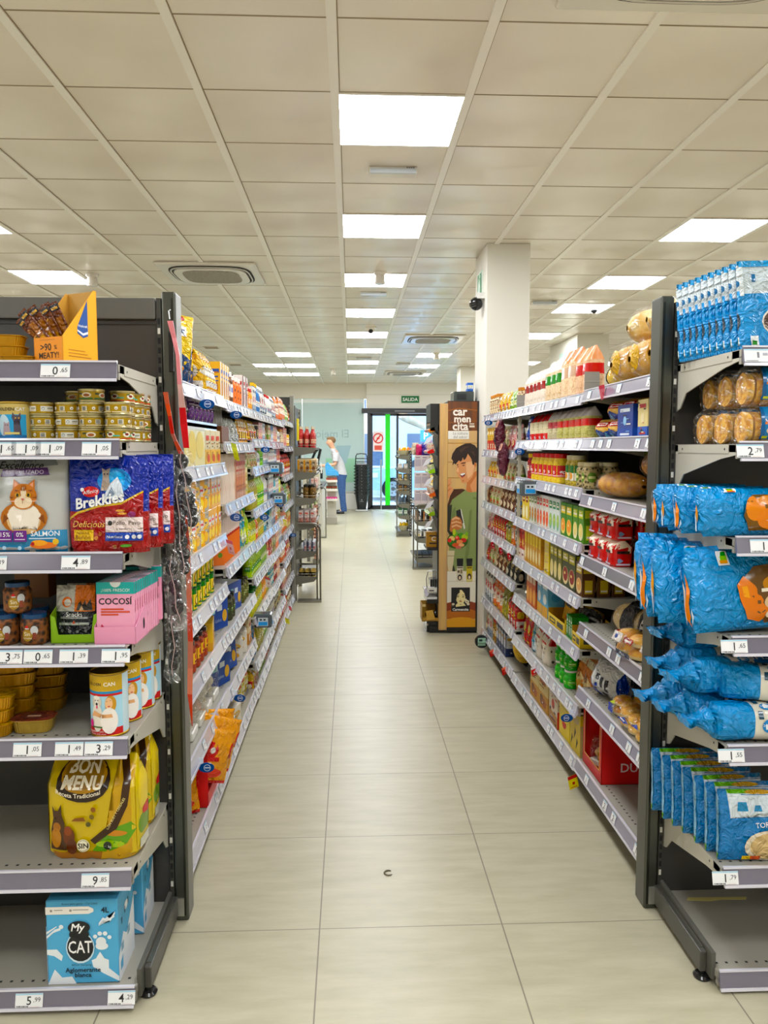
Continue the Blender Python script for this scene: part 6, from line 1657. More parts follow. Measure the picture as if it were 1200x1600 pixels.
put(loaf(.20, .15, .12, c='9c6c34', c2='c8924c', name='round_loaf', seed=9, wr=.010), FRt(3.02, .27, 1.44), PI/2-.3, 'round wrapped loaf lying behind and above the long one', 'loaf')
put(loaf(.20, .16, .15, c='b8905c', c2='dcc090', name='round_loaf', seed=2, wr=.012), FRt(2.72, .33, 1.355), PI/2+.1, 'wrapped pale loaf beside the near corner post, third right shelf', 'loaf')
fill('R', 0, 2, [('olive jar behind the loaves', 'jar', jar(.036, .14, '8a8a34', 'a8a048', 'b8b49c', tuple(sty('label', 'e8e4cc', '4a6a34', '8a8a50'))), .08, 9, dict(d=.08, sb=.24))])
fill('R', 0, 2, [('upper pickle jar behind the loaves', 'jar', jar(.036, .12, '5a5a24', '8a7a34', 'c8b070', tuple(sty('label', '6a8a3c', 'e8e8d0', '3a4a24'))), .08, 5, dict(d=.08, sb=.24))], a=3.0)
for o in [o for o in COL.objects if (o.get('label') or '').startswith('upper pickle jar')]: o.location.z += .142
rb_ops = (('p', [(0, .62), (.2, .7), (.4, .64), (.6, .72), (.8, .64), (1, .7), (1, .95), (0, .95)], 'efe0cc'), ('t', 'G', .28, .75, .13, 'c81c20', dict(b=.03)), ('p', [(.6, .5), (.7, .85), (.75, .7), (.85, .85), (.9, .5)], 'f4e4d4'), ('r', .25, .48, .75, .58, '2a1c1c'), ('e', .4, .22, .1, .09, '8aa0c0'), ('r', .2, .06, .8, .12, 'd8c8d8'))
rb = pouch(.105, .085, .155, 'c41820', rb_ops, name='pasta_pack', shape='brick', wr=.003, seed=3, g=6, side=rb_ops, kind='gloss')
fill('R', 0, 3, [('red and cream pasta pack', 'pasta pack', rb, .112, 3, dict(d=.10, st=2, h=.152, rows=3, jr=.06))], a=3.06)
fill('R', 0, 3, [('kraft pasta carton', 'carton', box(.16, .08, .14, 'a8842c', 'none'), .17, 1, dict(d=.09, st=2, h=.141, sb=.12))], a=2.88)
rr_ops = (('r', 0, .3, 1, .5, 'a8c83c'), ('r', 0, .18, 1, .32, 'f2f0ea'), ('e', .5, .8, .3, .12, 'f4e8e4'), ('r', .25, .2, .75, .3, '3a8ac8'), ('c', .3, .08, .04, 'f8f0ee'))
put(pouch(.10, .08, .27, 'c81c22', rr_ops, name='crisps_bag', shape='brick', wr=.005, seed=6, g=6, side=rr_ops, hi=True), FRt(2.70, .38, 1.085), -PI/2+.3, 'tall red white and green bread bag next to the corner post', 'bread bag')
bw = (('r', .0, .0, .5, 1, '1c1c20'), ('r', .55, .1, .8, .9, 'e8e4de'), ('t', 'G', .68, .3, .16, '1c1c20', dict(b=.02)), ('r', .6, .5, .75, .56, '1c1c20'), ('r', .6, .64, .75, .7, '1c1c20'), ('r', .6, .78, .75, .84, '1c1c20'))
put(loaf(.28, .15, .15, c='c8a878', c2='e0cca0', name='black_labelled_loaf', seed=3, bands=((.4, .75, '1a1a1c'),), wr=.012), FRt(3.12, .30, .775), PI/2+.25+PI, 'shiny wrapped loaf with a black printed band, fifth right shelf', 'loaf')
bwp = pouch(.14, .12, .15, '1a1a1d', bw, name='bread_bag', shape='pillow', wr=.005, seed=6, g=6, side=bw, hi=True)
for k, (a, o) in enumerate(((2.96, .30), (2.82, .24), (2.95, .14), (3.2, .12))):
    put(bwp, FRt(a, o, .775), -PI/2, f'black and white bread bag, {_ordw[k]} from the shiny loaf on the fifth right shelf', 'bread bag', 'black and white bread bags')
bu = buns(2, 2, .05, name='burger_bun_pack', stack=2, seed=1, ops=(('r', .05, .55, .45, .95, 'efe8e0'), ('c', .2, .75, .12, '2a4fa8'), ('r', .55, .65, .95, .9, 'a8242c'), ('r', .6, .72, .9, .8, 'f0e8dc'), ('r', .3, .0, .95, .22, '23284a'), ('t', 'Maxi', .6, .11, .14, 'dfe4f0')))
for k, (a, o, r) in enumerate(((2.86, .36, .1), (2.64, .34, -.1))):
    put(bu, FRt(a, o, .775), -PI/2+r, ('bag of sesame burger buns marked Maxi, at the fifth shelf edge', 'bag of sesame burger buns half hidden by the corner post')[k], 'bun pack')
bwh = (('p', [(0, .2), (.3, .0), (.45, 0), (.3, .4), (.1, .6)], '24409c'), ('r', .35, .6, .5, .75, '2a2a30'), ('r', .55, .4, .65, .7, '2a2a30'), ('r', .72, .3, .8, .65, '2a2a30'), ('r', .5, .15, .75, .25, '2a2a30'), ('c', .42, .45, .06, '24409c'))
put(pouch(.19, .17, .15, 'e4e4e2', bwh, name='flour_bag', shape='pillow', wr=.010, seed=5, g=8, hi=True, side=(('p', [(0, 0), (.4, 0), (.55, .5), (.3, .9), (0, .7)], '24409c'), ('r', .6, .5, .7, .8, '2a2a30'), ('r', .75, .35, .85, .65, '2a2a30'))), FRt(3.26, .35, .48), -PI/2+.35, 'white and dark blue printed bread bag on the sixth right shelf', 'bread bag')
bu2 = buns(2, 2, .042, c='cf8c34', c2='e8b860', name='roll_pack', stack=2, seed=4, ops=(('r', .0, .1, .35, .6, '2238a4'), ('p', [(.05, .62), (.3, .9), (.4, .7)], 'd8e85a')))
bu3 = buns(3, 2, .040, c='dca24a', c2='f0c880', name='roll_pack', stack=2, seed=7, ops=(('p', [(.1, .5), (.35, .75), (.6, .6), (.4, .42)], '2848b0'), ('r', .2, .55, .42, .6, 'f0f0f4'), ('p', [(.7, .7), (.9, .95), (1, .75)], '2848b0')))
put(bu2, FRt(3.0, .34, .48), -PI/2, 'clear bag of brioche rolls with a blue end on the sixth right shelf', 'bun pack')
put(buns(2, 1, .055, c='c88a48', c2='dcb47c', name='roll_pack', seed=9), FRt(2.88, .25, .48), -PI/2, 'round flat rolls in clear film behind the blue labelled ones', 'bun pack')
for k, (a, o) in enumerate(((2.83, .36), (2.68, .34))):
    put(bu3, FRt(a, o, .48), -PI/2-.1*k, f'clear bag of glazed rolls with blue labels, {["nearer the joint", "by the corner post"][k]}, sixth right shelf', 'bun pack')
def dul():
    mb = MB(); R = mat('c81a1a', 'card'); w, d, h = .26, .40, .27
    # front (aisle side) has a window opening
    fw = [(-w/2, 0), (w/2, 0), (w/2, h), (-w/2, h)]
    mb.box(-w/2, -d/2, 0, w/2, d/2, .002, R)
    mb.box(-w/2, -d/2, 0, -w/2+.002, d/2, h, R); mb.box(w/2-.002, -d/2, 0, w/2, d/2, h, R); mb.box(-w/2, d/2-.002, 0, w/2, d/2, h, R)
    t = .024
    mb.box(-w/2, -d/2, 0, w/2, -d/2+.002, .05, R); mb.box(-w/2, -d/2, .05, -w/2+t, -d/2+.002, h, R); mb.box(w/2-t, -d/2, .05, w/2, -d/2+.002, h, R)
    for a, b, c_, e in ((-w/2+t, .05, w/2-t, .054), (-w/2+t, .05, -w/2+t+.004, h-.02), (w/2-t-.004, .05, w/2-t, h-.02)):
        mb.box(a, -d/2-.001, b, c_, -d/2, e, mat('e0b070', 'card'))
    mb.art([('t', 'DULCESOL', .54, .27, .2, 'ead8d8', dict(b=.012, w=.66))], boxface('r', w, d, h), d, h)
    return [('display_box', mb.mesh('display_box'))]
put(dul(), FRt(3.275, .235, .14), -PI/2, 'red cardboard display box lettered DUL with a window of buns', 'display box')
pk = trayed('c89058', 'e8c898', 11)
for k in range(5): put(pk, FRt(3.23+.11*(k % 2), .37-.10*(k//2), .146+.085*(k % 2)*0+.0), -PI/2+.5*k, f'bagged pastry inside the red display box, {_ordw[k]} from the window', 'pastry', 'bagged pastries in the red display box', scale=.72)
put(pouch(.10, .04, .13, ('7a3c34', 'film'), (), name='empty_wrapper', shape='pillow', wr=.012, seed=3), FRt(2.70, .20, .15), -PI/2+.4, 'dark crumpled clear wrapper at the back of the base shelf', 'wrapper')
put(pouch(.07, .05, .06, ('d8d8d4', 'foil'), (), name='foil_wrapper', shape='pillow', wr=.014, seed=9, e=2), FRt(2.66, .30, .14), -PI/2, 'crumpled silver wrapper near the corner post on the base shelf', 'wrapper')

# ---------------- RIGHT, second bay
fill('R', 1, 0, [('clear bag of beige pasta', 'pulse bag', pulses(.10, .08, .22, 'd8b090', 'e8c8a8', 'c83a30', top='e8a880', low=False), .10, 2, dict(d=.09)),
                 ('beige pulse bag with orange top', 'pulse bag', pulses(.12, .09, .24, 'dcb898', 'f0d8b8', 'd8b8a0', top='eaa07c', low=False), .12, 2, dict(d=.1)),
                 ('chickpea bag with green bands', 'pulse bag', pulses(.09, .08, .22, 'd8b890', 'f0dcc0', '1f8a3c', top='dfe8e0', low=False), .10, 3, dict(d=.09)),
                 ('white bean bag, dark red band', 'pulse bag', pulses(.09, .08, .20, 'e4d4c0', 'f4ece0', '9c1c24', top='e4d8d4', low=False), .095, 5, dict(d=.09)),
                 ('blue and white rice pouch', 'rice pouch', bag(.09, .06, .19, '3a6ac0', 'band', 'f0f2f4', 'e8e8f0', '24489c', nm='rice_pouch'), .095, 1, dict(d=.07))])
go = [('t', 'go', .5, .16, .17, 'f8f0ee', dict(b=.03, w=.8))]
fill('R', 1, 1, [('green lentil bag with red bands', 'pulse bag', pulses(.10, .08, .205, 'a8a464', 'c8c488', 'd02028', top='cfcac6', low=False), .10, 5, dict(d=.09)),
                 ('clear pulse bag with pink band', 'pulse bag', pulses(.08, .07, .19, 'b8b090', 'd0c8a8', 'b04048', top='c8c4bc', low=False), .085, 2, dict(d=.08)),
                 ('red bag lettered go with pulses', 'pulse bag', pulses(.10, .08, .205, 'cfc4a0', 'e4dcc0', 'd01c24', top='b01820', word='go'), .10, 4, dict(d=.09)),
                 ('blue and white rice pouch', 'rice pouch', bag(.09, .06, .17, '2450a8', 'band', '1c3c8c', 'f0f2f4', 'e8ecf4', nm='rice_pouch'), .095, 1, dict(d=.07))])
ol = jar(.04, .15, '9a8a3c', 'c8b468', 'c8c0a0', (('r', 0, 0, 1, 1, 'e8e6d8'), ('r', 0, .5, 1, 1, '2f6a34'), ('e', .5, .3, .35, .25, 'e0a060')), name='olive_jar')
mu = jar(.04, .12, '3a3018', 'c0b088', 'd8cfae', (('e', .5, .5, .4, .4, '6a8a2c'), ('r', .2, .4, .8, .6, 'd8d8a0')), name='olive_jar')
cj = jar(.045, .155, 'e0b83c', 'f0d878', 'c8242c', (('r', 0, .05, 1, .85, 'cc1c26'), ('t', 'go', .5, .42, .3, 'f8f0ee', dict(b=.03, w=.8)), ('r', 0, .1, 1, .18, 'f0c8c8')), name='corn_jar')
fill('R', 1, 2, [('short dark mushroom jar', 'jar', mu, .085, 2, dict(d=.085, rows=2)), ('olive jar with green label', 'jar', ol, .085, 2, dict(d=.085)), N(.13), ('corn jar with red go label', 'jar', cj, .095, 6, dict(d=.095)), ('red lentil jar', 'jar', P('jar', 'red', .15), .08, 1, dict(d=.08))])
def soup(c, a, food, rim, h=.165, w=.075): return carton(w, .06, h, c, (('e', .5, .3, .42, .24, rim), ('e', .5, .34, .36, .19, food), ('e', .42, .36, .1, .04, 'f0e0a0'), ('r', .1, .68, .9, .9, a), ('r', .18, .74, .8, .8, 'f6f2e0'), ('r', .2, .83, .6, .86, 'f6f2e0')), (('r', .1, .7, .9, .92, a), ('r', .2, .1, .8, .5, a), ('r', .25, .15, .75, .2, 'e8e8e0')), (('r', .1, .2, .9, .8, 'c8c8c0'),), name='soup_carton')
fill('R', 1, 3, [('green soup carton with cream soup', 'soup carton', soup('5a8a1c', 'c8d44a', 'e8d898', 'f0e8c8', .165, .08), .084, 2, dict(d=.065)),
                 ('green soup carton, orange soup', 'soup carton', soup('4f8a28', 'f0d83c', 'f0a41c', 'f4dc8c', .165, .10), .104, 2, dict(d=.065)),
                 ('white and green broth carton', 'soup carton', soup('e4ece8', '1f8a5c', 'a8c878', '8ab8a0', .175, .065), .068, 3, dict(d=.065)),
                 ('white carton with orange peppers', 'soup carton', soup('ecebe4', 'e0501c', 'e86a1c', 'f08a3c', .175, .06), .062, 4, dict(d=.065)),
                 ('white carton with mixed vegetables', 'soup carton', soup('e8e6dc', '6a8a4a', 'c8843c', '8a9a5c', .175, .055), .058, 3, dict(d=.065)),
                 ('tall pale yellow carton', 'carton', carton(.085, .065, .21, 'e8cf4a', (('r', .25, .55, .75, .85, '8a2c2a'), ('e', .5, .25, .35, .2, 'f4ecc8'), ('r', .3, .62, .7, .66, 'f0e8e0')), name='broth_carton'), .09, 2, dict(d=.07)),
                 ('tall red and yellow broth carton', 'carton', carton(.10, .09, .235, 'c8301f', (('r', 0, .78, 1, 1, 'e8dcd4'), ('e', .35, .3, .3, .22, 'f0c88c'), ('r', .3, .55, .5, .75, 'f6efe4')), (('r', 0, 0, 1, .78, 'eca91a'), ('r', 0, .78, 1, 1, 'e8dcd4'), ('c', .5, .86, .07, '8a1c24'), ('r', .1, .3, .9, .32, 'd8901a'), ('r', .1, .4, .9, .42, 'd8901a'), ('r', .1, .5, .9, .52, 'd8901a')), name='broth_carton'), .105, 1, dict(d=.1))])
sb2 = [('e', .5, .45, .42, .3, 'd8c890'), ('e', .5, .5, .36, .22, 'e8c8a0')]
fill('R', 1, 4, [('brown soup carton with bowl picture', 'soup carton', soup('5a3a22', 'c8b03a', 'd8a878', 'e4d4a8', .155, .1), .104, 1, dict(d=.065, rows=3)),
                 ('soup carton with red soup bowl', 'soup carton', soup('3a4424', 'c8c03a', '8a2a20', 'ecdcae', .185, .11), .114, 2, dict(d=.065)),
                 ('soup carton with cream soup bowl', 'soup carton', soup('6a6a2c', 'd8cc3c', 'e8d8a0', 'f0e4bc', .185, .07), .074, 3, dict(d=.065)),
                 N(.01), ('large pale yellow puree carton', 'carton', carton(.10, .10, .185, 'e6cf5c', (('r', .1, .85, .9, .87, 'a08a2c'), ('r', .1, .75, .9, .765, 'a08a2c'), ('r', .1, .65, .9, .665, 'a08a2c'), ('r', .1, .55, .9, .565, 'a08a2c'), ('r', .1, .45, .9, .465, 'a08a2c'), ('r', .1, .35, .9, .365, 'a08a2c'), ('c', .3, .12, .03, '8a7424'), ('c', .5, .12, .03, '8a7424'), ('c', .7, .12, .03, '8a7424')), name='puree_carton', kind='gloss'), .105, 1, dict(d=.105)),
                 N(.06), ('golden instant mash carton', 'carton', carton(.06, .12, .19, 'd8a832', (('r', .1, .6, .9, .9, 'f0d870'), ('e', .5, .3, .4, .2, 'f0e0b0')), (('r', .0, .0, 1, .7, 'c89422'), ('r', .55, .06, .92, .2, 'e8e4d8'), ('r', .6, .08, .86, .18, '4a4a44')), name='mash_carton'), .064, 6, dict(d=.125)),
                 ('red and gold stock carton', 'carton', P('carton', 'red', .19), .086, 2, dict(d=.065))])
def open_tray(c, w=.20, d=.20, h=.07):
    mb = MB(); C = mat(c, 'card'); K = mat('b48a4c', 'card'); t = .002
    mb.box(-w/2, -d/2, 0, w/2, d/2, t, K)
    for s in (-1, 1): mb.box(s*w/2, -d/2, 0, s*(w/2-t), d/2, h, C); mb.box(s*(w/2-t), -d/2, t, s*(w/2-2*t), d/2, h, K)
    mb.box(-w/2, -d/2, 0, w/2, -d/2+t, h*.7, C); mb.box(-w/2, d/2-t, 0, w/2, d/2, h*1.3, C)
    mb.art([('r', .1, .25, .45, .75, '3a3a34'), ('r', .55, .25, .9, .75, '3a3a34'), ('r', .15, .4, .4, .6, c)], boxface('f', w, d, h*.7), w, h*.7)
    mb.art([('r', .1, .25, .45, .75, '3a3a34'), ('r', .55, .25, .9, .75, '3a3a34')], boxface('r', w, d, h), d, h)
    return [('display_tray', mb.mesh('display_tray'))]
fill('R', 1, 5, [('small yellow open display tray', 'display tray', open_tray('ecd020', .14, .16, .08), .15, 1, dict(d=.16)), ('green and white seasoning box', 'seasoning box', box(.03, .08, .11, '3a9a3c', 'vert', '2a7a30', 'dfeadc', 'f0f4ec'), .032, 3, dict(d=.09)), 
                 ('long yellow open display tray', 'display tray', open_tray('ecd020', .30, .20, .075), .31, 1, dict(d=.2)), N(.03),
                 ('pale blue flour carton', 'carton', carton(.11, .09, .21, '7ab4d8', (('r', 0, 0, 1, .3, 'e0b060'), ('e', .5, .5, .3, .15, 'f0f4f4'), ('r', .1, .8, .9, .9, 'e8f0f4')), (('c', .5, .6, .12, '5a9ac8'), ('c', .5, .1, .03, '2a3a44'), ('r', 0, 0, 1, .05, '4a94c4')), name='flour_carton'), .12, 2, dict(d=.1)),
                 ('orange and brown rusk carton', 'carton', carton(.07, .12, .20, 'c86a2c', (('e', .5, .3, .4, .25, 'e8b070'), ('r', .1, .7, .9, .9, 'f0e0cc')), (('r', .0, .5, 1, 1, '9a3a28'), ('e', .5, .3, .4, .22, 'e0a860'), ('r', .4, .05, .85, .16, 'e8e4dc')), name='rusk_carton'), .074, 3, dict(d=.12))])
yp = pouch(.09, .03, .17, 'e6bc1c', (('r', .2, .5, .8, .85, '3a3218'), ('r', .28, .6, .72, .7, 'e6c83a'), ('c', .5, .15, .06, 'e88a6a')), name='seasoning_pouch', shape='pillow', seed=3, wr=.002, g=4)
put(yp, FRt(3.90, .38, .66), -PI/2+.3, 'yellow seasoning pouch standing in the long open display tray', 'pouch', tilt=(-.1, .25))
for k in range(3): put(bag(.10, .03, .12, '2a2a26', 'oval', 'c8c8c0', '8a8a84', 'e8e4d8', nm='seasoning_pouch'), FRt(3.68+k*.05, .30, .65), -PI/2+.6, f'dark shiny seasoning pouch, {_ordw[k]} leaning behind the green boxes', 'pouch', 'dark seasoning pouches', tilt=(.2, 0))
ob = pouch(.17, .09, .25, 'd8862c', (('e', .5, .3, .4, .25, 'f0d8a8'), ('e', .4, .5, .15, .1, '9a4a20'), ('e', .6, .25, .2, .12, 'e8b060'), ('r', .15, .75, .85, .9, 'f4e8cc')), name='biscuit_bag', shape='stand', seed=5, wr=.004, g=6, hi=True, side=(('e', .5, .25, .4, .2, 'f0d8a8'), ('r', .1, .5, .9, .95, 'e8a850')))
fb_ = pouch(.13, .11, .19, 'e2dacb', (('r', 0, .62, 1, 1, 'b81c20'), ('c', .3, .45, .04, '4a2c24'), ('c', .6, .35, .04, '4a2c24'), ('c', .45, .2, .04, '4a2c24'), ('c', .75, .5, .03, '4a2c24'), ('r', .05, .4, .3, .5, 'd86a60')), name='biscuit_bag', shape='brick', seed=7, wr=.004, g=6, kind='gloss', side=(('r', 0, .6, 1, 1, 'b81c20'), ('c', .3, .45, .04, '3a2c24'), ('c', .6, .3, .05, '3a2c24'), ('c', .4, .15, .04, '3a2c24'), ('c', .8, .45, .04, '3a2c24')))
cup = bottle(.035, .09, '3ab02c', 'dfe8dc', tuple(sty('label', '8ad84a', 'e8f4d8', '1f7a24')), name='drink_cup', neck=.8)
fill('R', 1, 6, [('orange biscuit bag with biscuit picture', 'biscuit bag', ob, .11, 2, dict(d=.17, rot=.0)), ('kraft biscuit bag behind', 'biscuit bag', bag(.16, .08, .22, 'b08a3c', 'photo', 'e8d8a0', 'c8984a', '8a5a24'), .12, 0, dict(d=.17)),
                 ('green plastic drink cup', 'cup', cup, .075, 3, dict(d=.08, st=2, h=.092, gap=.01)), N(.12), ('cream cookie bag with red top', 'biscuit bag', fb_, .14, 2, dict(d=.12)),
                 ('blue gingham wafer bag', 'bag', pouch(.09, .07, .2, 'e4eef0', (('r', 0, .0, 1, .08, '3a9ab8'), ('r', .1, 0, .2, 1, '4aa4c0'), ('r', .4, 0, .5, 1, '4aa4c0'), ('r', .7, 0, .8, 1, '4aa4c0'), ('r', 0, .3, 1, .35, '4aa4c0'), ('r', 0, .55, 1, .6, '4aa4c0'), ('e', .3, .5, .2, .1, 'f0d84a')), name='wafer_bag', shape='stand', g=4, side=(('r', .1, 0, .2, 1, '4aa4c0'), ('r', .4, 0, .5, 1, '4aa4c0'), ('r', .7, 0, .8, 1, '4aa4c0'), ('r', 0, .3, 1, .35, '4aa4c0'), ('r', 0, .55, 1, .6, '4aa4c0'))), .1, 1, dict(d=.08)),
                 ('red and yellow cocoa bag', 'bag', bag(.09, .06, .2, 'c8241c', 'band', 'a81818', 'f0d01c', 'f0c81c'), .09, 2, dict(d=.07))])
cr = lambda c, s, a, b, d, nm='cereal_box': carton(.19, .065, .235, c, tuple(sty(s, a, b, d)), tuple(sty('photo', a, b, d)), name=nm)
fill('R', 1, 7, [('yellow box with olive leaf pattern', 'cereal box', carton(.15, .12, .215, 'd8c01c', (('p', [(.1, .1), (.3, .3), (.2, .4)], '2a2a20'), ('p', [(.4, .3), (.6, .5), (.5, .6)], '2a2a20'), ('p', [(.6, .1), (.8, .3), (.7, .4)], '2a2a20'), ('e', .5, .8, .4, .1, 'c8b488')), (('r', 0, 0, 1, .75, 'b8a478'), ('p', [(.1, .1), (.3, .3), (.2, .35)], '2a2a20'), ('p', [(.4, .3), (.6, .5), (.5, .55)], '2a2a20'), ('p', [(.7, .1), (.9, .3), (.8, .35)], '2a2a20'), ('p', [(.7, .6), (.9, .8), (.8, .85)], '2a2a20')), name='cereal_box'), .16, 1, dict(d=.13)),
                 ('yellow cereal box with red leaf', 'cereal box', carton(.17, .07, .24, 'ecd41c', (('r', .2, .72, .85, .88, 'c8b82a'), ('e', .5, .35, .2, .12, 'c8261c'), ('e', .55, .5, .3, .1, 'f4e86a')), name='cereal_box'), .18, 1, dict(d=.08)),
                 ('white and plum muesli box', 'cereal box', cr('dfd3c4', 'band', 'b08a5c', 'c84a3c', '5a1a34'), .2, 1, dict(d=.07, sb=.0)), ('beige oat biscuit box', 'cereal box', cr('e0cc98', 'photo', 'a8642c', 'c89a5c', '7a4a28'), .2, 2, dict(d=.07))])
corn = pouch(.15, .15, .24, ('d8a832', 'speck', 'f0d070', 60), (('r', 0, 0, 1, .1, '22242a'),), bands=((0, .14, '22242a'), (.9, 1, '22242a')), name='popcorn_bag', shape='pillow', wr=.005, seed=4, hi=True)
put(corn, FRt(4.97, .35, .141), -PI/2, 'tilted bag of yellow maize with a black end on the base shelf', 'bag', tilt=(.20, .25), scale=.85)

# ---------------- RIGHT, third bay
row('R', 2, 0, [('jar', 'brown', 1, .14), ('bag', 'green', 2, .13), ('bag', 'yellow', 3, .14), ('jar', 'brown', 4, .15)])
row('R', 2, 1, [('bag', 'pink', 3, .17), ('pack', 'cream', 3, .17), ('carton', 'yellow', 5, .17)])
row('R', 2, 2, [('bag', 'cream', 4, .12), ('tin', 'cream', 3, .1), ('bag', 'yellow', 3, .12)])
row('R', 2, 3, [('bag', 'blue', 1, .08), ('bag', 'brown', 4, .14), ('bag', 'cream', 3, .13), ('pack', 'brown', 3, .13)])
row('R', 2, 4, [('pack', 'orange', 2, .15), ('pack', 'olive', 2, .15), ('pack', 'red', 5, .17), ('bag', 'pink', 2, .16)])
row('R', 2, 5, [('bag', 'black', 3, .15), ('bag', 'brown', 3, .13), ('bag', 'cream', 2, .14), ('bag', 'red', 2, .13)])
row('R', 2, 6, [('pack', 'red', 3, .18), ('pack', 'olive', 2, .2), ('bag', 'orange', 3, .2), ('pack', 'white', 3, .24)])
row('R', 2, 7, [.30, ('carton', 'navy', 4, .24), ('jar', 'yellow', 2, .16), ('carton', 'white', 2, .19), ('bag', 'brown', 2, .19)])
hb = pouch(.10, .07, .22, '5a2030', (('r', .2, .3, .8, .7, '3a1420'), ('r', .1, .75, .9, .95, 'c89a8a')), name='hanging_bag', shape='pillow', wr=.01, seed=3, g=4)
for k, (a, zz) in enumerate(((5.15, 1.53), (5.02, 1.38))):
    put(hb, FRt(a, .50, zz), -PI/2, f'dark plum bag hanging from the slotted bar, {["farther", "nearer"][k]} of two', 'hanging bag')
# ------------------------------------------------------------------ hanging clip strips on the near left corner post
YP = 2.435
def ribbon(pts, w, m, name, label, cat, y=YP, t=.004, group=None):
    """pts: (x, z) down the strip."""
    mb = MB(); vs = []
    for i, (x, z) in enumerate(pts):
        ww = w[i] if isinstance(w, (list, tuple)) else w
        yy = y+.006*math.sin(i*1.7)
        vs.append([(x-ww/2, yy-t/2, z), (x+ww/2, yy-t/2-.004, z), (x+ww/2, yy+t/2-.004, z), (x-ww/2, yy+t/2, z)])
    for i in range(len(vs)-1):
        mb.add(vs[i]+vs[i+1], [(k, (k+1) % 4, 4+(k+1) % 4, 4+k) for k in range(4)], m[i % len(m)] if isinstance(m, list) else m)
    mb.add(vs[0], [(0, 1, 2, 3)], m[0] if isinstance(m, list) else m); mb.add(vs[-1], [(3, 2, 1, 0)], m[0] if isinstance(m, list) else m)
    return mb.obj(name, at=(pts[0][0], y, pts[0][1]), label=label, category=cat, **({'group': group} if group else {}))
pk_, rd_, or_ = mat('e8a0a8', 'gloss'), mat('d83a4c', 'gloss'), mat('e86a50', 'gloss')
ribbon([(-.548, 1.952), (-.538, 1.90), (-.527, 1.85), (-.522, 1.76), (-.517, 1.69), (-.514, 1.64), (-.506, 1.566)], [.018, .014, .012, .014, .02, .022, .018], [pk_, pk_, pk_, mat('ecc4c0', 'gloss'), rd_, rd_],
       'clip_strip', 'long pink to red plastic strip hanging on the near left corner post', 'hanging strip', t=.003)
mb = MB(); mb.box(-.560, 2.455, 1.80, -.545, 2.462, 1.925, mat('141416', 'gloss'), bev=.002); mb.tube([(-.553, 2.45, 1.96), (-.556, 2.452, 1.985), (-.553, 2.462, 1.99)], .002, mat('d8d8dc', 'metal'))
mb.obj('strip_hook', at=(-.55, 2.458, 1.92), label='black strip hook on the near left corner post', category='hook')
ribbon([(-.567, 1.737), (-.563, 1.70), (-.555, 1.664), (-.547, 1.61), (-.540, 1.586), (-.524, 1.548)], [.016, .014, .012, .012, .012, .016], [mat('e8806c', 'gloss'), or_, mat('d8302c', 'gloss'), mat('e08a7c', 'gloss'), or_],
       'clip_strip', 'short orange red plastic strip hanging beside the post above the black pads', 'hanging strip', t=.003)
ribbon([(-.505, 1.359), (-.502, 1.27), (-.501, 1.169), (-.500, 1.06), (-.500, .966), (-.503, .88), (-.504, .80), (-.499, .698)], [.006, .012, .016, .016, .017, .017, .016, .003], [mat('cf5a4c', 'gloss'), mat('c8806c', 'gloss'), mat('d88a74', 'gloss')],
       'clip_strip', 'long empty reddish strip hanging free below the black pads', 'hanging strip', y=2.40, t=.0012)
def pads(pts, r, name_label, y, n=9):
    root = empty('clip_strip', (pts[0][0], y, pts[0][1]), name_label, 'hanging strip')
    # clear sleeve and string
    mb = MB(); L = []
    for x, z in pts: L.append((x, z))
    ww = r*1.5
    vs = []
    for i, (x, z) in enumerate([(pts[0][0], pts[0][1]+r*1.4)]+L+[(pts[-1][0]+.004, pts[-1][1]-r*1.5)]):
        w = ww*(.7 if i in (0, len(L)+1) else 1+.15*math.sin(i*2.1))
        vs.append([(x-w, y-.012, z), (x+w, y-.016, z), (x+w*.9, y+.014, z), (x-w*.9, y+.014, z)])
    for a, b in zip(vs, vs[1:]): mb.add(a+b, [(k, (k+1) % 4, 4+(k+1) % 4, 4+k) for k in range(4)], FILM)
    mb.obj('clear_sleeve', root)
    mb = MB(); mb.tube([(x+.003*(-1)**i, y-.019, z) for i, (x, z) in enumerate([(pts[0][0]-.002, pts[0][1]+.03)]+L)], .0013, mat('c8b0ac', 'gloss'), 5); mb.obj('string', root)
    k = 0
    for (x0, z0), (x1, z1) in zip(L, L[1:]):
        m_ = max(1, round(math.hypot(x1-x0, z1-z0)/(r*1.75)))
        for i in range(m_):
            t = i/m_; x, z = x0+(x1-x0)*t, z0+(z1-z0)*t
            mb = MB(); c = mat('17171a', 'gloss')
            sx = .9 if k % 2 else .75
            ring = []
            for rr, dy in ((r*.7, -.0105), (r, -.007), (r, .007), (r*.7, .0105)):
                ring.append([(x+rr*sx*math.cos(2*PI*q/16), y+dy+.2*rr*math.cos(2*PI*q/16)*(-1)**k, z+rr*math.sin(2*PI*q/16)) for q in range(16)])
            for a, b in zip(ring, ring[1:]): mb.add(a+b, [(q, (q+1) % 16, 16+(q+1) % 16, 16+q) for q in range(16)], c, True)
            mb.add(ring[0], [tuple(reversed(range(16)))], c); mb.add(ring[-1], [tuple(range(16))], c)
            mb.obj('black_pad', root); k += 1
pads([(-.519, 1.525), (-.510, 1.47), (-.500, 1.41), (-.493, 1.345), (-.492, 1.31)], .024, 'uppermost sleeve of round black pads hanging by the left post', 2.425)
pads([(-.527, 1.43), (-.524, 1.36), (-.519, 1.28), (-.512, 1.20), (-.517, 1.165)], .023, 'middle sleeve of round black pads hanging by the left post', 2.40)
pads([(-.552, 1.36), (-.548, 1.28), (-.545, 1.22)], .020, 'small sleeve of black pads behind the middle one by the left post', 2.44)
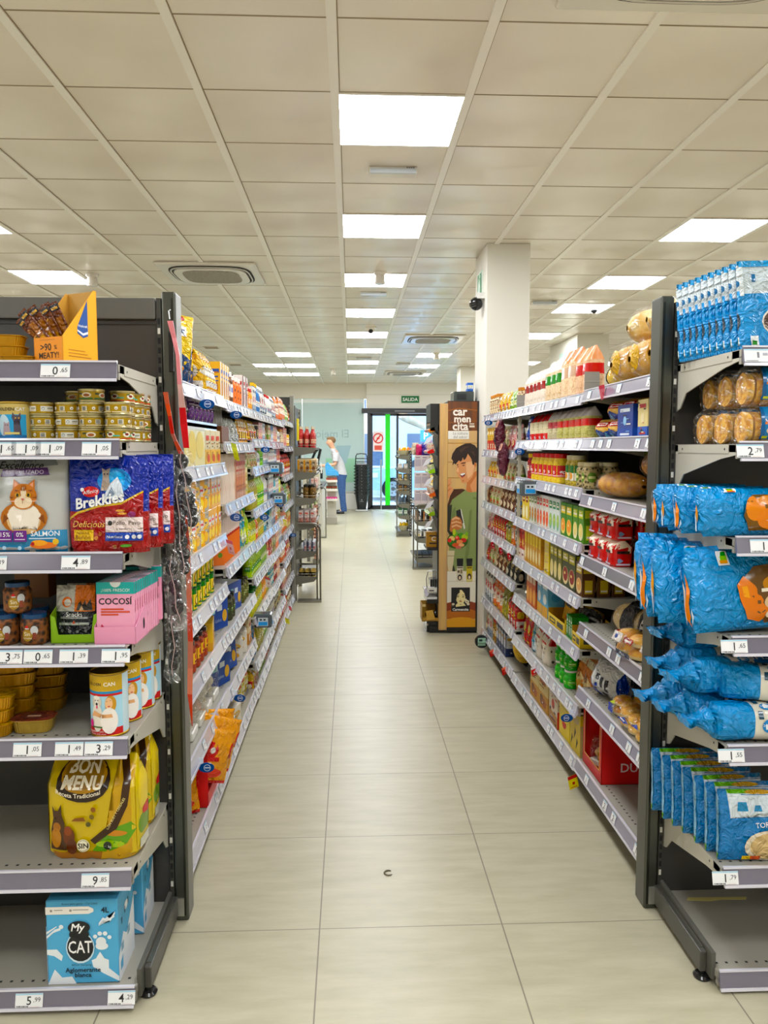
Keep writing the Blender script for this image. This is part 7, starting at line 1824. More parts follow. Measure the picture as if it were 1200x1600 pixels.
pads([(-.548, 1.20), (-.540, 1.14), (-.532, 1.08), (-.524, 1.04)], .024, 'lower sleeve of round black pads crossing in front of the left post', 2.385)
pads([(-.553, 1.02), (-.550, .95), (-.555, .89), (-.558, .86)], .017, 'lowest narrow sleeve of black pads hanging beside the pink cartons', 2.41)

# ------------------------------------------------------------------ tall spice display stand beside the column
SX0, SX1, SY0, SY1 = .735, 1.062, 6.42, 6.86
st = empty('display_stand', (.87, 6.64, 0), 'tall spice display stand with the carmencita poster of a laughing man', 'display stand')
mb = MB(); mb.box(.805, SY0+.01, .05, SX1-.01, SY1, 1.945, mat('1c1a18', 'paint')); mb.box(.66, SY0+.03, .0, SX1, SY1, .055, mat('141414', 'paint')); mb.obj('cabinet', st)
mb = MB(); mb.box(.735, SY0-.005, .03, .803, SY0+.02, 1.925, mat('c49a64', 'wood', 'd9b885', 34), bev=.002); mb.obj('wood_strip', st)
mb = MB(); mb.box(.66, SY0+.03, 1.70, .738, SY1-.05, 1.925, mat('121212', 'paint')); mb.obj('header_box', st)
mb = MB(); mb.box(.725, SY0+.03, .05, .738, SY1-.02, 1.75, mat('161616', 'paint')); mb.obj('back_board', st)
PX0, PX1, PZ0, PZ1 = .804, 1.045, .055, 1.94
mb = MB(); mb.box(PX0-.004, SY0-.004, .02, PX1+.018, SY0+.010, PZ1+.006, mat('1a1816', 'paint'))
mb.add([(PX0, SY0-.0045, PZ0), (PX1, SY0-.0045, PZ0), (PX1, SY0-.0045, PZ1), (PX0, SY0-.0045, PZ1)], [(0, 1, 2, 3)], mat('cda56c', 'wood', 'dcbc88', 14))
def A(l): return [(x/390, 1-(y-148)/2827) for x, y in l]      # poster drawing units
def AE(x, y, rx, ry, c): a, b = A([(x, y)])[0]; return ('e', a, b, rx/390, ry/2827, c)
def AP(l, c): return ('p', A(l), c)
def AR(x0, y0, x1, y1, c): (a, b), (p, q) = A([(x0, y1), (x1, y0)]); return ('r', a, b, p, q, c)
WD = mat('5a3216', 'wood', '7a4a24', 20)
sk, sk2, sk3, hr, sh, sh2 = 'dba27c', 'c4825c', 'e9bd98', '2a1c17', '8f9c6c', '7a885a'
def AT(t, x, y, h, c, **k): a, b = A([(x, y)])[0]; return ('t', t, a, b, h/2827, c, k)
po = [AR(0, 148, 390, 505, WD), AP([(0, 250), (150, 225), (390, 250), (390, 262), (150, 238), (0, 264)], '9a6430'), AP([(0, 400), (390, 380), (390, 392), (0, 414)], '8a5626'),
      AR(0, 655, 390, 662, 'a87c48'), AR(0, 890, 390, 896, 'a87c48'), AR(0, 1085, 390, 1092, 'a87c48'), AP([(60, 1230), (200, 1225), (390, 1300), (390, 1500), (0, 1560), (0, 1420)], '4a2a1a'),
      AT('car', 160, 268, 96, 'f7f0e6', b=.03, w=.56), AT('men', 192, 358, 84, 'f7f0e6', b=.03, w=.72), AT('cita', 165, 448, 96, 'f7f0e6', b=.03, w=.58), AR(285, 415, 350, 428, 'e8dccc'), AR(285, 440, 355, 465, 'e8dccc'),
      AR(0, 508, 282, 608, 'f1efe8'), AT('La cultura', 165, 537, 42, '8a8a84', w=.5), AT('del sabor', 165, 582, 42, '8a8a84', w=.48),
      # shirt
      AP([(30, 2320), (22, 1840), (0, 1700), (10, 1480), (60, 1360), (240, 1240), (300, 1230), (390, 1240), (390, 2250), (380, 2260), (110, 2255), (90, 2180)], sh),
      AP([(60, 1500), (110, 1440), (95, 1700), (60, 1760)], sh2), AP([(300, 1500), (330, 1480), (300, 2000), (250, 2180), (240, 2100)], sh2), AP([(340, 1330), (390, 1330), (390, 1360), (345, 1352)], sh2),
      AP([(0, 1440), (60, 1420), (40, 1700), (100, 1800), (60, 1840), (0, 1760)], '2a2d22'),
      # neck, face, ear
      AP([(248, 1240), (260, 1140), (300, 1050), (390, 1000), (390, 1262), (310, 1270), (262, 1262)], sk2), AP([(300, 1180), (390, 1060), (390, 1262), (330, 1268)], sk),
      AP([(122, 900), (118, 985), (112, 1010), (128, 1040), (140, 1075), (175, 1110), (188, 1150), (230, 1158), (270, 1140), (330, 1080), (372, 960), (378, 800), (300, 740), (180, 780), (130, 850)], sk),
      AP([(240, 900), (330, 880), (360, 940), (330, 1050), (270, 1100), (250, 1020)], sk3), AP([(112, 1005), (135, 950), (150, 1000), (140, 1025)], sk3), AE(368, 920, 16, 34, sk2),
      # eyes, brows, mouth
      AP([(165, 915), (190, 900), (240, 895), (236, 908), (190, 914)], hr), AP([(118, 925), (140, 918), (140, 930), (120, 936)], hr), AP([(185, 935), (215, 925), (232, 932), (212, 940)], '3a2018'), AP([(128, 950), (142, 945), (144, 953), (130, 957)], '3a2018'),
      AP([(160, 1045), (195, 1030), (240, 1028), (232, 1060), (205, 1085), (185, 1080)], '5a1a18'), AP([(162, 1045), (195, 1032), (236, 1030), (228, 1044), (190, 1062)], 'f8f4ee'), AP([(180, 1078), (205, 1070), (226, 1062), (206, 1088), (190, 1090)], 'c86a60'), AP([(190, 1120), (215, 1115), (220, 1130), (195, 1135)], sk2),
      AP([(45, 850), (60, 790), (110, 720), (170, 690), (230, 665), (300, 660), (360, 685), (390, 720), (390, 900), (378, 905), (362, 895), (350, 930), (330, 920), (318, 860), (300, 830), (268, 790), (240, 850), (215, 870), (200, 835), (190, 870), (165, 890), (150, 870), (120, 900), (105, 925), (85, 905), (60, 935), (70, 880)], hr),
      AP([(150, 740), (220, 700), (290, 700), (230, 730), (170, 780)], '443028'), AP([(300, 760), (350, 760), (370, 830), (340, 800)], '443028'),
      # raised fingers at the edge
      AP([(0, 1110), (40, 1095), (50, 1105), (20, 1145), (48, 1130), (52, 1150), (25, 1185), (70, 1220), (78, 1240), (40, 1300), (10, 1350), (0, 1340)], sk), AP([(0, 1180), (30, 1165), (30, 1175), (0, 1200)], sk2), AP([(0, 1240), (40, 1215), (42, 1225), (0, 1262)], sk2),
      # grinder and hand
      AP([(115, 1500), (165, 1480), (190, 1500), (200, 1580), (150, 1600), (122, 1570)], '17171a'), AP([(175, 1480), (185, 1478), (240, 1715), (225, 1735), (200, 1640)], 'e6e4dc'), AP([(140, 1570), (190, 1560), (215, 1650), (170, 1680)], '3a342e'),
      AP([(45, 1620), (80, 1580), (120, 1565), (170, 1590), (195, 1630), (200, 1680), (190, 1720), (150, 1740), (90, 1735), (50, 1770), (30, 1740)], sk2), AP([(60, 1600), (110, 1572), (165, 1595), (160, 1610), (110, 1600), (65, 1625)], sk3), AP([(50, 1645), (120, 1625), (190, 1650), (188, 1662), (120, 1645), (55, 1665)], sk3), AP([(55, 1690), (120, 1668), (196, 1700), (190, 1715), (120, 1690), (60, 1712)], sk3),
      # salad bowl
      AE(130, 1880, 150, 95, '3a5a24'), AE(60, 1850, 42, 34, 'e8c890'), AE(105, 1800, 34, 40, '7ab03a'), AE(135, 1840, 32, 28, 'd83a28'), AE(185, 1810, 40, 34, '5a9a34'), AE(235, 1830, 44, 38, 'b8c84a'), AE(220, 1870, 40, 28, 'c8462c'), AE(165, 1890, 44, 26, 'e89a70'), AE(60, 1900, 40, 30, '4a7a2c'), AE(110, 1930, 44, 26, 'd86a50'), AE(30, 1870, 26, 26, 'd8402c'), AE(190, 1930, 40, 22, 'e8b088'), AE(90, 1765, 22, 40, 'c8d060'), AE(128, 1835, 14, 14, 'f0a090'), AE(150, 1960, 40, 18, 'c8706a'), AE(260, 1790, 20, 26, '8ab84a'),
      # table, bottles
      AP([(0, 2000), (100, 2000), (90, 2090), (70, 2260), (20, 2260), (0, 2160)], 'd9cfb0'), AR(0, 2062, 95, 2072, 'a89c78'), AP([(75, 2200), (90, 2180), (110, 2262), (68, 2262)], '2a2d22'),
      AR(0, 2262, 390, 2660, 'ece6d8'), AR(0, 2385, 390, 2392, 'cfc8b8'),
      AP([(128, 2100), (218, 2100), (212, 2200), (134, 2200)], '141416'), AR(130, 2200, 216, 2395, 'd8d0bc'), AE(172, 2340, 30, 38, '2a2018'), AE(172, 2345, 14, 22, 'ecd8c0'), AR(136, 2210, 210, 2222, '2a2018'), AR(140, 2250, 170, 2280, '6a5a48'), AR(180, 2240, 206, 2290, '8a7a60'),
      AP([(260, 2100), (344, 2100), (338, 2200), (266, 2200)], '141416'), AR(262, 2200, 342, 2395, 'c8b648'), AE(302, 2330, 28, 40, '2a2018'), AE(302, 2340, 14, 22, 'ecd8c0'), AR(270, 2212, 334, 2224, '2a2018'), AR(268, 2365, 336, 2385, 'ded6a8'),
      # lower bands
      AP([(0, 2668), (60, 2650), (200, 2640), (340, 2650), (390, 2668), (390, 2775), (0, 2775)], '8a4518'), AP([(0, 2770), (60, 2750), (200, 2740), (340, 2750), (390, 2770), (390, 2870), (0, 2870)], 'b8741c'), AP([(0, 2882), (80, 2855), (200, 2846), (310, 2855), (390, 2882), (390, 2975), (0, 2975)], 'd8a41a'),
      # square emblem with a girl's head
      AR(58, 2468, 312, 2775, '1a1a1c'), AE(185, 2590, 66, 92, 'efe2b4'), AP([(110, 2560), (120, 2500), (170, 2490), (175, 2530), (140, 2560), (128, 2620), (115, 2640)], '1a1a1c'), AP([(185, 2485), (240, 2500), (258, 2560), (250, 2590), (235, 2540), (200, 2500)], '1a1a1c'),
      AP([(135, 2565), (165, 2560), (165, 2567), (136, 2573)], '2a241c'), AP([(205, 2560), (235, 2563), (234, 2571), (206, 2567)], '2a241c'), AE(150, 2585, 13, 7, '2a241c'), AE(220, 2587, 13, 7, '2a241c'), AP([(180, 2620), (192, 2620), (186, 2628)], '8a6a4a'), AP([(160, 2640), (185, 2634), (208, 2642), (185, 2654)], 'a86a50'),
      AP([(120, 2690), (150, 2660), (185, 2690), (225, 2662), (260, 2700), (120, 2715)], 'efe2b4'), AE(275, 2650, 28, 22, 'e8e0c8'), AE(255, 2625, 16, 14, 'e8e0c8'), AE(290, 2680, 20, 16, 'e8e0c8'), AE(272, 2650, 10, 8, '8a7a60'), AE(85, 2680, 20, 14, 'd8d0b8'), AE(75, 2700, 16, 8, '6a6458'),
      AT('Carmencita', 186, 2748, 48, 'f4f4f0', b=.03, w=.56)]
mb.art(po, lambda u, v, o: (PX0+(PX1-PX0)*u, SY0-.0052-o*.35, PZ0+(PZ1-PZ0)*v), PX1-PX0, PZ1-PZ0, d0=.0003, dd=.00012)
mb.obj('poster', st)
mb = MB(); mb.box(.86, 6.50, 1.945, 1.03, 6.72, 2.03, mat('4c5250', 'gloss'), bev=.006); mb.box(.885, 6.498, 1.96, .965, 6.5, 2.01, mat('2c302f', 'matte'))
mb.obj('storage_box', at=(.94, 6.6, 1.945), label='dark grey plastic box on top of the spice stand', category='box')
put(box(.05, .1, .07, '2f6ac0', 'label', 'e8ecf0', 'd8c84a', '1a3a7a'), (1.0, 6.56, 2.031), 0, 'small blue carton on the grey box above the spice stand', 'carton')
# sloping trays of spices reaching into the aisle
tc = ['e8882c', 'd0202a', '9ac02c', 'e0702c', '8ac030', '8ac030', '3a3a34']
for k, (z_, c, x_) in enumerate(((1.68, 'd88a3a', .652), (1.50, 'c81c2c', .645), (1.335, '9ac83a', .655), (1.14, 'd8743a', .66), (.98, '98b83a', .655))):
    mb = MB(); mb.prism([(.725, z_-.02), (x_, z_+.035), (x_+.003, z_+.04), (.725, z_-.012)], 6.46, 6.80, mat('6a6a62', 'paint'), 'y'); mb.prism([(x_+.02, z_+.02), (.725, z_-.12), (.725, z_-.02)], 6.46, 6.464, mat('5a564c', 'paint'), 'y'); tr = mb.obj('spice_tray', st)
    mb = MB(); mb.prism([(x_-.012, z_+.03), (x_+.002, z_+.01), (x_+.05, z_+.02), (x_+.04, z_+.055)], 6.45, 6.80, mat(c, 'gloss'), 'y'); mb.obj('tray_lip', tr)
    mb = MB(); mb.prism([(x_-.05, z_-.095), (x_-.02, z_-.04), (x_+.035, z_-.01), (x_+.005, z_-.07)], 6.44, 6.443, mat('e8e8ec', 'card'), 'y'); mb.obj('price_card', tr)
    for q in range(4):
        put(jar(.02, .075, c, 'e8e0c8', 'f0ece4' if k % 2 else '2a2a2a', tuple(sty('label', 'f0ece0', c, '3a2a20')), n=12, name='spice_jar'), (.690, 6.49+q*.07, z_+.022), 0, f'small spice jar, {_ordw[q]} in the {["top", "second", "middle", "fourth", "fifth"][k]} tray of the spice stand', 'jar', 'spice jars on the spice stand', tilt=(0, -.25))
mb = MB()
for a in ((.635, 6.45, .30, .64, 6.75, .50), (.635, 6.45, .50, .735, 6.75, .505)): pass
mb.box(.63, 6.48, .33, .735, 6.76, .345, mat('b8b8b8', 'metal')); mb.box(.64, 6.47, .345, .735, 6.475, .38, mat('e8e6e0', 'card')); mb.box(.66, 6.469, .352, .70, 6.4705, .362, '333333')
for k in range(5): mb.tube([(.65+.018*k, 6.475, .38), (.655+.016*k, 6.475, .50)], .0015, mat('c0c4c8', 'metal'), 5)
mb.tube([(.64, 6.475, .36), (.635, 6.475, .46), (.65, 6.475, .52), (.70, 6.475, .535), (.73, 6.475, .53)], .004, mat('a8acb0', 'metal'), 6)
mb.box(.67, 6.49, .385, .735, 6.62, .45, mat('1a1a1c', 'gloss'), bev=.008)
mb.obj('wire_rack', at=(.68, 6.6, .33), label='chrome wire basket with a black pack low on the spice stand', category='wire basket')
mb = MB(); mb.box(.64, 6.46, .285, .735, 6.75, .30, mat('e8e8e8', 'gloss')); mb.box(.64, 6.46, .25, .735, 6.75, .284, mat('202022', 'gloss')); mb.prism([(.615, .36), (.632, .30), (.655, .33), (.63, .385)], 6.455, 6.458, mat('d8d4e4', 'card'), 'y')
mb.obj('price_holder', at=(.68, 6.6, .25), label='black and white price holder under the wire basket', category='price holder')
def kraft():
    mb = MB(); K = mat('b08c54', 'card'); x0, x1, y0, y1, z0, z1, t = .595, .735, 6.42, 6.60, .105, .25, .003
    mb.box(x0, y0, z0, x1, y1, z0+t, K); mb.box(x0, y0, z0, x0+t, y1, z1, K); mb.box(x1-t, y0, z0, x1, y1, z1, K); mb.box(x0, y1-t, z0, x1, y1, z1, K); mb.box(x0, y0, z0, x1, y0+t, z0+.03, K)
    mb.prism([(x0+.03, z0+.09), (x0+.09, z0+.10), (x0+.11, z0+.02), (x0+.04, z0+.01)], y0-.012, y0-.009, mat('c9a468', 'card'), 'y')
    mb.box(x0+.004, y0+.002, z1-.02, x0+.03, y0+.005, z1, mat('d8c090', 'card'))
    for q in range(3): mb.ball((x0+.06+q*.03, y0+.06, z0+.05), .03, mat('241c18', 'gloss'), 10, 6)
    return mb.obj('cardboard_box', at=(.66, 6.51, .105), label='torn open brown cardboard box at the foot of the spice stand', category='cardboard box')
kraft()
mb = MB(); mb.box(.64, 6.47, .0, .735, 6.75, .104, mat('17171a', 'gloss'), bev=.006); mb.ball((.645, 6.46, .07), .012, mat('d8d8d8', 'metal'), 8, 5)
mb.obj('plastic_crate', at=(.69, 6.6, 0), label='black plastic crate standing on the floor under the torn box', category='crate')
put(carton(.07, .12, .13, 'b48a50', (('t', 'C', .5, .5, .3, 'f4ece0', dict(b=.02)),), (('t', 'C', .5, .55, .28, 'f4ece0', dict(b=.02)), ('r', .2, .2, .8, .3, '3a2a20'), ('r', .2, .7, .8, .78, '3a2a20')), name='carton'), (.70, 6.56, .72), -PI/2, 'brown printed carton lower on the spice stand below the trays', 'carton')
mb = MB(); mb.box(.64, 6.47, .70, .737, 6.78, .72, mat('1c1c1e', 'paint')); mb.obj('small_shelf', st)

# ------------------------------------------------------------------ rest of the aisle: narrow racks by the tills
RK = mat('6b695c', 'paint'); PIPE = mat('77766c', 'metal')
def hoop(x0, x1, y, z, label, n=2, dx=.035):
    root = empty('hoop_guard', ((x0+x1)/2, y, 0), label, 'guard rail')
    s = 1 if x1 > x0 else -1
    for k in range(n):
        xx = x1-s*k*dx
        r = .07
        pts = [(x0, y+k*.05, z)]+[(xx-s*r+s*r*math.sin(a), y+k*.05, z-r+r*math.cos(a)) for a in [i*PI/2/6 for i in range(7)]]+[(xx, y+k*.05, .02)]
        mb = MB(); mb.tube(pts, .009, PIPE, 8); mb.obj('pipe', root)
    mb = MB(); mb.box(min(x0, x1)-.01, y-.03, .0, max(x0, x1)+.01, y+.09, .022, mat('8c8a80', 'metal')); mb.obj('foot_plate', root)
def rack(side, px, y0, y1, top, out, zs, label, fills, th=.035):
    """Narrow unit whose trays face the aisle: px post position, out reach towards the aisle."""
    s = 1 if side == 'L' else -1
    root = empty('impulse_rack', (px+s*out/2, (y0+y1)/2, 0), label, 'rack')
    for yy in (y0, y1-.04):
        mb = MB(); mb.box(px-s*.04, yy, 0, px, yy+.04, top, RK if side == 'L' else mat('1f2122', 'paint'))
        for k in range(int(top/.05)): mb.box(px-s*.012, yy-.001, .05+k*.05, px-s*.02, yy, .075+k*.05, 'c8c8c0')
        mb.obj('upright', root)
    mb = MB(); mb.box(px-s*.03, y0+.04, .08, px-s*.02, y1-.04, top, mat('38372f', 'paint')); mb.obj('back_panel', root)
    for i, z in enumerate(zs):
        mb = MB(); mb.box(px, y0+.004, z-.01, px+s*out, y1-.004, z, RK)
        pts = [(px, z+.02), (px+s*out, z+.008), (px+s*out, z-.01), (px+s*(out-.03), z-.045), (px, z-.075)]
        mb.prism(pts, y0, y0+.004, RK, 'y'); mb.prism(pts, y1-.004, y1, RK, 'y')
        mb.tube([(px+s*.01, y0+.003, z+.035), (px+s*(out-.002), y0+.003, z+.035), (px+s*(out-.002), y1-.003, z+.035)], .003, mat('a8a290', 'metal'), 6)
        mb.obj('tray', root)
        for f in fills.get(i, ()):
            desc, cat, pr, w, n, d = f[:6]
            tl = f[6] if len(f) > 6 else (0, 0)
            rws = max(1, int((out-.01)/d))
            for j in range(n):
                for r in range(min(rws, 3)):
                    put(pr, (px+s*(out-d/2-.008-r*d), y0+.03+w/2+j*w, z+.002), PI/2*s, f'{desc}, {_ordw[j]} along, {("outer", "middle", "inner")[r]} row, {f[7] if len(f) > 7 else label[:0]+"tray "+_ordw[i]+" down"}{" left rack" if side == "L" and y0 < 9 else (" left far rack" if side == "L" else (" right rack" if y0 < 12 else " right far rack"))}', cat, desc, tilt=tl)
rose = bottle(.026, .22, 'b04a4a', 'd8c8b0', tuple(sty('label', 'e8c8b0', 'c87060', '8a3a30')), n=12, name='wine_bottle')
amber = jar(.03, .14, '3a2410', '8a6a24', '1c1c1c', tuple(sty('label', '2a1c12', 'a8842c', 'c8a84a')), n=12)
rack('L', -.555, 7.88, 8.75, 1.98, .205, [1.55, 1.30, 1.04, .79, .50, .24], 'narrow grey rack past the left shelves with rose bottles on top', {
    0: [('pink rose wine bottle', 'bottle', rose, .06, 6, .06)],
    1: [('slanted magazine pack', 'pack', box(.05, .06, .14, 'd8c8a8', 'vert', 'e8b060', '8a5a3c', '4a3a30'), .07, 4, .06, (0, -.3)), ],
    2: [('dark amber coffee jar', 'jar', amber, .065, 5, .065)],
    3: [('pink and white wafer packet', 'packet', box(.06, .05, .13, 'e8dcd8', 'photo', 'd87a6c', 'c8a098', '8a3a34'), .068, 5, .06)],
    4: [('white and navy gum carton', 'carton', box(.04, .03, .10, 'e8e8ec', 'vert', '22305a', 'c84a3a', 'b8b8c0'), .045, 6, .045)],
    5: [('gold lidded cream tin', 'tin', tin(.028, .05, '2a2620', (), rim='d0b04a', n=14, name='cream_tin', mk='gloss'), .062, 4, .06)]})
hoop(-.53, -.31, 7.80, .80, 'pair of curved grey pipes guarding the first narrow left rack')
put(box(.02, .07, .22, 'e8d83a', 'none', nm='folder'), (-.53, 7.90, 1.63), 0, 'bright yellow folder upright at the top of the narrow left rack', 'folder')
mb = MB(); mb.box(-.60, 7.93, 1.551, -.49, 8.2, 1.62, mat('e8e8e0', 'card')) ; 
choc = carton(.06, .05, .048, '5a1e18', (('r', .1, .2, .9, .8, 'd8c0a8'), ('r', .2, .35, .8, .65, '7a2a20')), name='chocolate_box')
mb = MB(); mb.box(-.515, 10.42, 0, -.42, 10.52, .05, RK); mb.obj('column_base', at=(-.47, 10.47, 0), label='small grey base under the column of chocolate boxes', category='base')
for k in range(15): put(choc, (-.47, 10.47, .05+k*.0495), .0, f'dark red chocolate box, {_ordw[k]} from the bottom of the thin column', 'chocolate box', 'stacked dark red chocolate boxes', scale=1.0)
rack('L', -.56, 10.60, 11.5, 1.35, .12, [1.28, 1.0, .72, .42], 'lower grey rack behind the column of chocolate boxes', {
    0: [('cream card packet', 'packet', box(.06, .04, .12, 'e8e0cc', 'band', 'c8b890', '8a7a60', 'd8d0b8'), .07, 4, .05)],
    1: [('pale pink packet', 'packet', box(.06, .04, .14, 'e0c8c0', 'photo', 'c88a80', 'e8d8d0', '8a5a50'), .07, 4, .05)],
    2: [('cream and green packet', 'packet', box(.06, .04, .14, 'e0dcc0', 'vert', '8aa86a', 'e8d8d0', '6a5a50'), .07, 4, .05)],
    3: [('gold wrapped packet', 'packet', box(.06, .04, .12, 'c8b060', 'label', '8a6a2a', 'e8d8a0', '6a5a50'), .07, 4, .05)]})
hoop(-.56, -.43, 13.35, .88, 'single curved grey pipe guarding the left till', n=1)
# till counter with screen and card reader
t_ = empty('till_counter', (-.85, 14.6, 0), 'grey checkout counter on the left before the cashier', 'checkout counter')
mb = MB(); mb.box(-1.25, 13.6, 0, -.50, 15.6, .84, mat('c9c6ba', 'paint'), bev=.01); mb.box(-1.28, 13.55, .84, -.48, 15.65, .88, mat('3c3b38', 'paint'), bev=.008); mb.obj('counter_body', t_)
def screen():
    r = empty('till_screen', (-.62, 14.2, .88), 'black till screens and card reader on the checkout counter', 'till screen')
    mb = MB(); mb.box(-.66, 14.15, .882, -.52, 14.35, .90, mat('1a1a1c', 'gloss')); mb.tube([(-.59, 14.25, .9), (-.585, 14.25, 1.35)], .015, mat('1f1f22', 'gloss')); mb.obj('stand', r)
    mb = MB(); mb.prism([(-.64, 1.20), (-.60, 1.18), (-.52, 1.52), (-.56, 1.54)], 14.0, 14.32, mat('15171a', 'gloss'), 'y'); mb.obj('monitor', r)
    mb = MB(); mb.prism([(-.76, 1.25), (-.73, 1.22), (-.62, 1.47), (-.65, 1.5)], 14.1, 14.3, mat('202428', 'gloss'), 'y'); mb.obj('monitor', r)
    mb = MB(); mb.box(-.56, 13.9, 1.0, -.50, 13.98, 1.16, mat('22262a', 'gloss'), bev=.008); mb.box(-.535, 13.895, 1.10, -.51, 13.9, 1.28, 'e4e4e0'); mb.obj('card_reader', r)
screen()
mb = MB(); mb.box(-.74, 12.1, .84, -.48, 12.35, 1.18, mat('d6d2c4', 'gloss'), bev=.02); mb.box(-.70, 12.095, .92, -.60, 12.1, 1.0, 'b08050'); mb.box(-.74, 12.1, .0, -.48, 12.35, .84, mat('b8b4a6', 'paint'), bev=.01)
mb.obj('till_printer', at=(-.6, 12.2, 0), label='cream boxed till machine on a plinth behind the narrow left rack', category='till machine')
# candy stand beside the cashier
cs = empty('candy_stand', (-.39, 15.9, 0), 'low grey stand of chocolates and pink sweets beside the cashier', 'candy stand')
mb = MB(); mb.box(-.50, 15.72, .0, -.28, 16.15, .15, mat('a8a498', 'paint'), bev=.01); mb.box(-.48, 15.85, .15, -.30, 16.15, .98, mat('c4c0b4', 'paint')); mb.obj('stand_body', cs)
for k, z in enumerate((.90, .72, .52)):
    mb = MB(); mb.box(-.50, 15.70, z-.045, -.27, 15.86, z-.03, mat('d6d2c6', 'paint')); mb.box(-.50, 15.70, z-.03, -.27, 15.705, z+.0, mat('e2ded4', 'paint')); mb.obj('tray', cs)
sw = [carton(.05, .06, .075, '7a2a18', (('r', .1, .3, .9, .7, 'e0a890'), ('r', .2, .4, .8, .6, 'a03a28')), name='chocolate_pack'), carton(.05, .06, .09, '4a2014', (('r', .1, .1, .9, .4, 'f0dcc8'), ('r', .2, .6, .8, .8, 'c86a4a')), name='chocolate_pack'), carton(.05, .06, .065, 'd8288a', (('e', .5, .5, .3, .3, 'f4a0cc'), ('r', .1, .1, .5, .3, '3a2a34')), name='sweet_pack')]
for k, z in enumerate((.90, .72, .52)):
    for j in range(4): put(sw[k], (-.47+j*.056, 15.78, z-.03), 0, f'{["red brown chocolate pack", "dark brown chocolate pack", "bright pink sweets pack"][k]}, {_ordw[j]} of four on the candy stand', 'sweets', 'packs on the candy stand tray '+_ordw[k])
mb = MB(); mb.prism([(-.50, .99), (-.24, .985), (-.25, 1.06), (-.36, 1.14), (-.47, 1.26), (-.52, 1.20)], 15.78, 15.95, mat('6fb4e6', 'foil'), 'y')
mb.obj('carrier_bag', at=(-.38, 15.86, .985), label='light blue plastic carrier bag slumped on the candy stand', category='carrier bag')

# stack of shopping baskets by the door
BK = mat('1f2427', 'gloss')
def basket():
    mb = MB(); n = 28
    def ring(a, b, z): return [(a*sgnpow(math.cos(2*PI*i/n), .45), b*sgnpow(math.sin(2*PI*i/n), .45), z) for i in range(n)]
    R = [ring(.112, .155, 0), ring(.115, .16, .02), ring(.168, .22, .37), ring(.192, .245, .372), ring(.192, .245, .395), ring(.165, .216, .395), ring(.112, .156, .03)]
    for a, b in zip(R, R[1:]): mb.add(a+b, [(i, (i+1) % n, n+(i+1) % n, n+i) for i in range(n)], BK)
    mb.add(R[0], [tuple(reversed(range(n)))], BK); mb.add(R[-1], [tuple(range(n))], BK)
    mb.art([('c', .5, .62, .035, 'b8bcbe'), ('r', .38, .5, .62, .53, '9a9ea2')], lambda u, v, o: ((u-.5)*.34, -.1605-.06*(v*.35)/.35-o, v*.35+.02), .34, .37)
    mb.art([('c', .5, .5, .25, 'c8ccce')], lambda u, v, o: ((u-.5)*.08, -.246-o, .372+v*.023), .08, .023)
    return [('shopping_basket', mb.mesh('shopping_basket'))]
bkt = basket()
bx_, by_ = .265, 19.05
for k in range(10):
    put(bkt, (bx_, by_, .045+k*.075), 0, f'black shopping basket, {_ordw[k]} from the floor in the stack by the door', 'shopping basket', 'nested black shopping baskets')
mb = MB()
for s in (-1, 1): mb.tube([(bx_+s*.15, by_+.18, 1.12), (bx_+s*.135, by_+.18, 1.34), (bx_+s*.11, by_+.18, 1.39), (bx_, by_+.18, 1.40)], .012, BK, 8)
for z in (1.20, 1.28): mb.tube([(bx_-.14, by_+.18, z), (bx_+.14, by_+.18, z)], .010, BK, 6)
mb.box(bx_-.145, by_-.22, 1.08, bx_+.145, by_+.2, 1.17, BK, bev=.03)
top_b = [o for o in COL.objects if o.name.startswith('shopping_basket')][-1]
mb.v = [(a-bx_, b-by_, c-top_b.location.z) for a, b, c in mb.v]
hd = mb.obj('basket_handle'); hd.parent = top_b
mb = MB(); mb.box(bx_-.15, by_-.24, .015, bx_+.15, by_-.2, .045, mat('d8dada', 'gloss'))
for s in (-1, 1): 
    mb.lathe([(.001, -.01), (.022, -.01), (.022, .01), (.001, .01)], mat('17191b', 'gloss'), 12, (0, 0, 0)) if False else None
    mb.box(bx_+s*.13-.015, by_-.2, .0, bx_+s*.13+.015, by_+.2, .045, BK)
mb.obj('basket_trolley', at=(bx_, by_, 0), label='low rolling base with a white edge under the basket stack', category='trolley')

# right-hand racks before the doors
mag = box(.10, .012, .15, 'cfc6c4', 'photo', '8a8088', 'b8b0b8', '6a6068', nm='card_pack')
def blister(c, c2, h=.2): return carton(.09, .02, h, c, (('r', .1, .3, .9, .75, c2), ('r', .2, .82, .8, .9, '8a8088')), name='blister_pack')
rack('R', 1.13, 9.95, 10.75, 1.45, .30, [.82, .60, .38, .12], 'grey rack with hanging packs on the right before the doors', {
    0: [('yellow and red sweets bag', 'bag', bag(.08, .05, .12, 'e8c83a', 'band', 'c83a2c', 'f0e8d0', '8a5a2a'), .085, 5, .08)],
    1: [('dark pen and battery pack', 'pack', box(.07, .04, .13, '3a3432', 'vert', 'c8842c', 'd8d0c8', '8a8a88'), .075, 5, .08)],
    2: [('white and black gadget box', 'box', box(.08, .06, .09, 'e8e6e0', 'band', '2a2a2c', 'c8b04a', '6a6a68'), .085, 4, .09)],
    3: [('low black display box', 'display box', box(.08, .08, .06, '2a2a2c', 'none'), .085, 4, .09)]})
